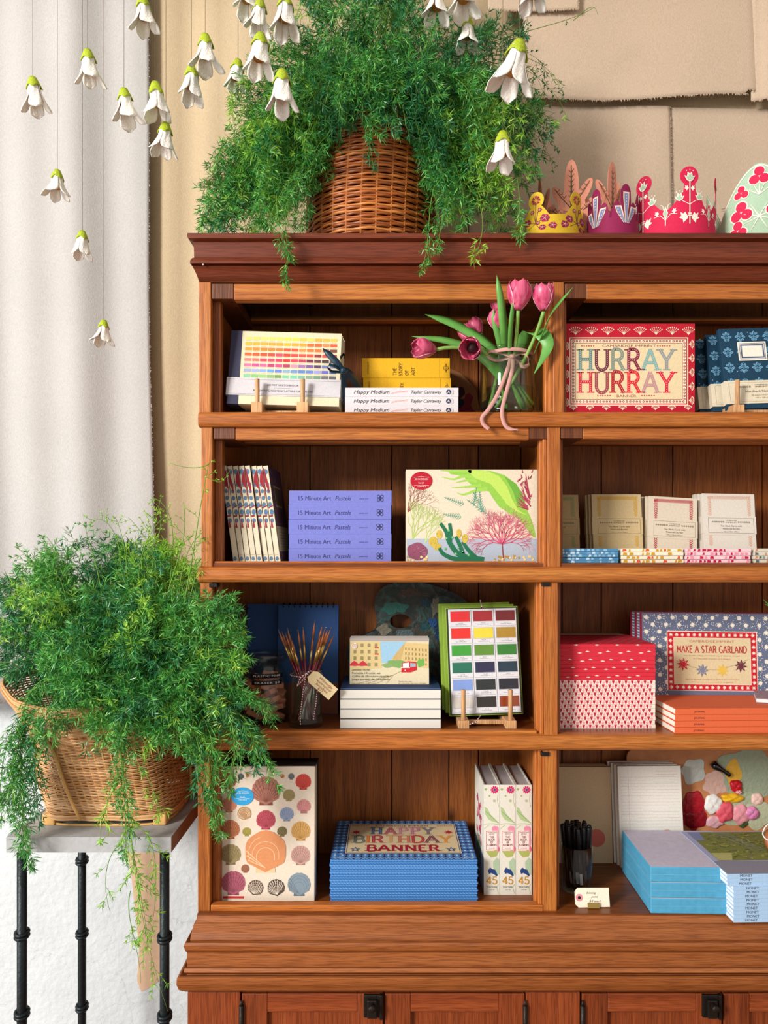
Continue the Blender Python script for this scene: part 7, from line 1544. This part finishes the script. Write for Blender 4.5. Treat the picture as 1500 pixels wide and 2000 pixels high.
# salmon leaf crown
rS = .092; cxS = X(1148, .16); cyS = .14+rS
leafc = [-.105, -.047, .030, .115, .19, -.18, .26, -.25]
leafc = [i*2*pi*rS/6-.040 for i in range(-3, 4)]
def hS(u):
    return .125
    for i, c in enumerate(leafc):
        for dx, w_, h_ in ((0, .015, .238-.004*(i % 2)), (-.020, .010, .200), (.020, .010, .203), (-.032, .009, .165), (.032, .009, .169)):
            x = abs(u-c-dx)/w_
            if x < 1: b = max(b, h_*.66+h_*.34*math.sqrt(1-x**1.5))
    return b
SP = C('e0957c'); OL = C('4c4420')
def dS(d):
    for c in leafc:
        c *= 1000; d.line([(c, -60), (c, -226)], 6, OL, 1, 1.2)
        for dx, y0, y1 in ((-38, -140, -185), (38, -138, -188), (-50, -112, -144), (50, -114, -146)):
            d.line([(c, y0+8), (c+dx*.6, (y0+y1)/2), (c+dx, y1)], 2, OL, 1, .9)
            for q in (.4, .6, .8): x = c+dx*q; y = y0+(y1-y0)*q; d.line([(x, y), (x-4, y-6)], .9, OL, 1); d.line([(x, y), (x+5, y-5)], .9, OL, 1)
        for q in range(9): y = -124-q*11; d.line([(c, y+2), (c-6, y-5)], 1.4, OL, 1, .6); d.line([(c, y+2), (c+6, y-5)], 1.4, OL, 1, .6)
crown('c', 'tall salmon pink paper crown of leaves with dark veins behind the yellow one', cxS, cyS, rS, hS, SP, dS, discs=[(c*1000+dx, v, r1, r2, ro) for c in leafc for dx, v, r1, r2, ro in ((0, 178, 16, 60, 0), (0, 136, 30, 40, 0), (-25, 160, 11, 36, -30), (25, 163, 11, 36, 30), (-37, 130, 10, 30, -45), (37, 132, 10, 30, 45))])
# plum and lavender crown
rP = .050; cxP = X(1207, .05); cyP = .035+rP
def hP(u):
    P_ = 2*pi*rP/5; q = ((u-.012+P_*20+P_/2) % P_)-P_/2; b = .062
    for dx, w_, h_ in ((0, .012, .128), (-.019, .009, .094), (.019, .009, .094)):
        x = abs(q-dx)/w_
        if x < 1: b = max(b, h_-.022+.022*math.sqrt(1-x*x))
    return b
def dP(d):
    P_ = 2*pi*rP/5*1000; LV = C('8286b4')
    for s in range(-3, 4):
        c = s*P_+12
        for dx, tp in ((0, -112), (-17, -84), (17, -84)):
            d.poly([(c+dx*.25-2, -50), (c+dx*.8-6.5, tp+12), (c+dx-6.5, tp), (c+dx+6.5, tp), (c+dx*.8+6.5, tp+12), (c+dx*.25+2, -50)], CRL, 1)
            d.poly([(c+dx*.25-1, -50), (c+dx*.8-4, tp+14), (c+dx-4, tp+3), (c+dx+4, tp+3), (c+dx*.8+4, tp+14), (c+dx*.25+1, -50)], LV, 2)
            for q in range(4): d.disc(c+dx*(1-q*.15), tp+8+q*6, 1.1, CRL, 3, 7)
crown('c', 'small plum paper crown with lavender petals between the yellow and pink ones', cxP, cyP, rP, hP, C('8c1c4c'), dP)
# pink crown with mint flowers
rK = .088; cxK = X(1335, .05); cyK = .03+rK
def hK(u):
    P_ = 2*pi*rK/6; q = ((u-.004+P_*20+P_/2) % P_)-P_/2; b = .076+.040*(.5+.5*cos(q/P_*2*pi))
    return max(b, .13 if abs(q) < .011 else 0)
MINT = C('a8c4a8')
def dK(d):
    P_ = 2*pi*rK/6*1000; IV = C('f2e8d8')
    def lot(x, y, s): 
        d.poly([(x-s, y-s*.3), (x-s*.5, y-s*.2), (x-s*.4, y-s), (x, y-s*.6), (x+s*.4, y-s), (x+s*.5, y-s*.2), (x+s, y-s*.3), (x+s*.5, y+s*.6), (x, y+s*.8), (x-s*.5, y+s*.6)], IV, 1); d.poly([(x-s*.7, y-s*.1), (x-s*.2, y-s*.1), (x-s*.25, y-s*.7), (x, y-s*.35), (x+s*.25, y-s*.7), (x+s*.2, y-s*.1), (x+s*.7, y-s*.1), (x+s*.35, y+s*.5), (x-s*.35, y+s*.5)], MINT, 2)
        for q in (-.6, 0, .6): d.disc(x+q*s, y-s*1.35+abs(q)*s*.3, 1.1, IV, 1, 6)
    def leafy(x, y, s, fl):
        d.poly([(x, y), (x+fl*s*.5, y-s*.9), (x+fl*s*.8, y-s*.6), (x+fl*s*1.3, y-s*.9), (x+fl*s*1.1, y-s*.2), (x+fl*s*1.5, y), (x+fl*s*.9, y+s*.3), (x+fl*s*.8, y+s*.9), (x+fl*s*.3, y+s*.4)], IV, 1)
    for s in range(-3, 4):
        c = s*P_+4; d.line([(c, -45), (c, -132)], 2, IV, 1); lot(c, -138, 11); lot(c-20, -98, 9.5); lot(c+20, -100, 9.5)
        d.line([(c, -84), (c-12, -90), (c-18, -94)], 1.2, IV, 1); d.line([(c, -84), (c+12, -92), (c+18, -94)], 1.2, IV, 1); leafy(c+2, -116, 6, 1); leafy(c-2, -116, 6, -1)
        leafy(c+3, -58, 12, 1); leafy(c-3, -58, 12, -1); d.rect(c-4, -67, c+4, -65, IV, 2); d.rect(c-4, -63, c+4, -61, IV, 2)
        m_ = c+P_/2; d.line([(m_, -45), (m_, -60)], 1.6, IV, 1); d.poly([(m_, -56), (m_-5, -70), (m_, -84), (m_+5, -70)], IV, 1); d.poly([(m_, -60), (m_-3, -70), (m_, -80), (m_+3, -70)], MINT, 2)
        for fl in (-1, 1): d.line([(m_+fl*3, -76), (m_+fl*5, -86), (m_+fl*9, -88)], 1, IV, 1); d.line([(m_, -56), (m_+fl*10, -68), (m_+fl*22, -66)], 1.2, IV, 1); leafy(m_+fl*12, -72, 6, fl)
crown('c', 'crimson pink paper crown with mint and ivory flowers, its tall discs rising', cxK, cyK, rK, hK, C('d01f4c'), dK, discs=[(s*2*pi*rK/6*1000+4, 141, 19, 19, 0) for s in range(-3, 4)])
# mint arched crown
rM = .10; cxM = X(1522, .06); cyM = .045+rM
def hM(u):
    P_ = 2*pi*rM/4; q = ((u+.045+P_*20+P_/2) % P_)-P_/2; x = abs(q)/(P_/2); return .085+.095*(1-x**1.7)
def dM(d):
    P_ = 2*pi*rM/4*1000; IV = C('f2e8d8'); CR = C('d01f4c')
    for s in range(-2, 3):
        c = s*P_-45; ar = [(c+q/20*P_/2, -(85+95*(1-abs(q/20)**1.7))+4) for q in range(-20, 21)]; d.line(ar, 2.2, IV, 1); d.line([(c-P_/2+3, -112), (c+P_/2-3, -116)], 2.4, IV, 1); d.line([(c-P_/2+3, -107), (c+P_/2-3, -111)], 1.2, IV, 1)
        for (x, y, r) in ((0, -153, 19), (-33, -127, 14), (33, -129, 14), (-33, -87, 21), (33, -89, 21), (-40, -52, 18), (40, -52, 18)):
            for a in (90, 210, 330) if r > 12 else (60, 180, 300): d.disc(c+x+r*.55*cos(R(a)), y-r*.55*sin(R(a)), r*.62, IV, 1, 12); 
            for a in (90, 210, 330) if r > 12 else (60, 180, 300): d.disc(c+x+r*.55*cos(R(a)), y-r*.55*sin(R(a)), r*.5, CR, 2, 12)
        for a in (35, 65, 90, 115, 145): d.line([(c, -116), (c+26*cos(R(a)), -116-26*sin(R(a)))], 2.4, IV, 3, .6)
        for a in (20, 60, 120, 160, 200, 240, 300, 340): d.line([(c, -72), (c+30*cos(R(a)), -72-30*sin(R(a)))], 2.6, IV, 3, .6)
crown('c', 'mint green pointed arch paper crown with crimson leaves at the right edge', cxM, cyM, rM, hM, MINT, dM)
# small sprig at the right edge of the third row
t = thing('green_sprig', 'tiny green leaf tip peeking in at the right edge above the star garland boxes', 'plant', P(1508, 1200, .12))
for i, (a, b) in enumerate(((1490, 1170), (1494, 1180), (1500, 1166))): m = MB(); m.ribbon([P(1508, 1195, .12), P((a+1508)/2, (b+1190)/2-3, .12), P(a, b, .12)], [.002, .006, .0008], GLF, side=(.4, .6, .6), fold=.1); m.build('leaf', t, solid=.0006)
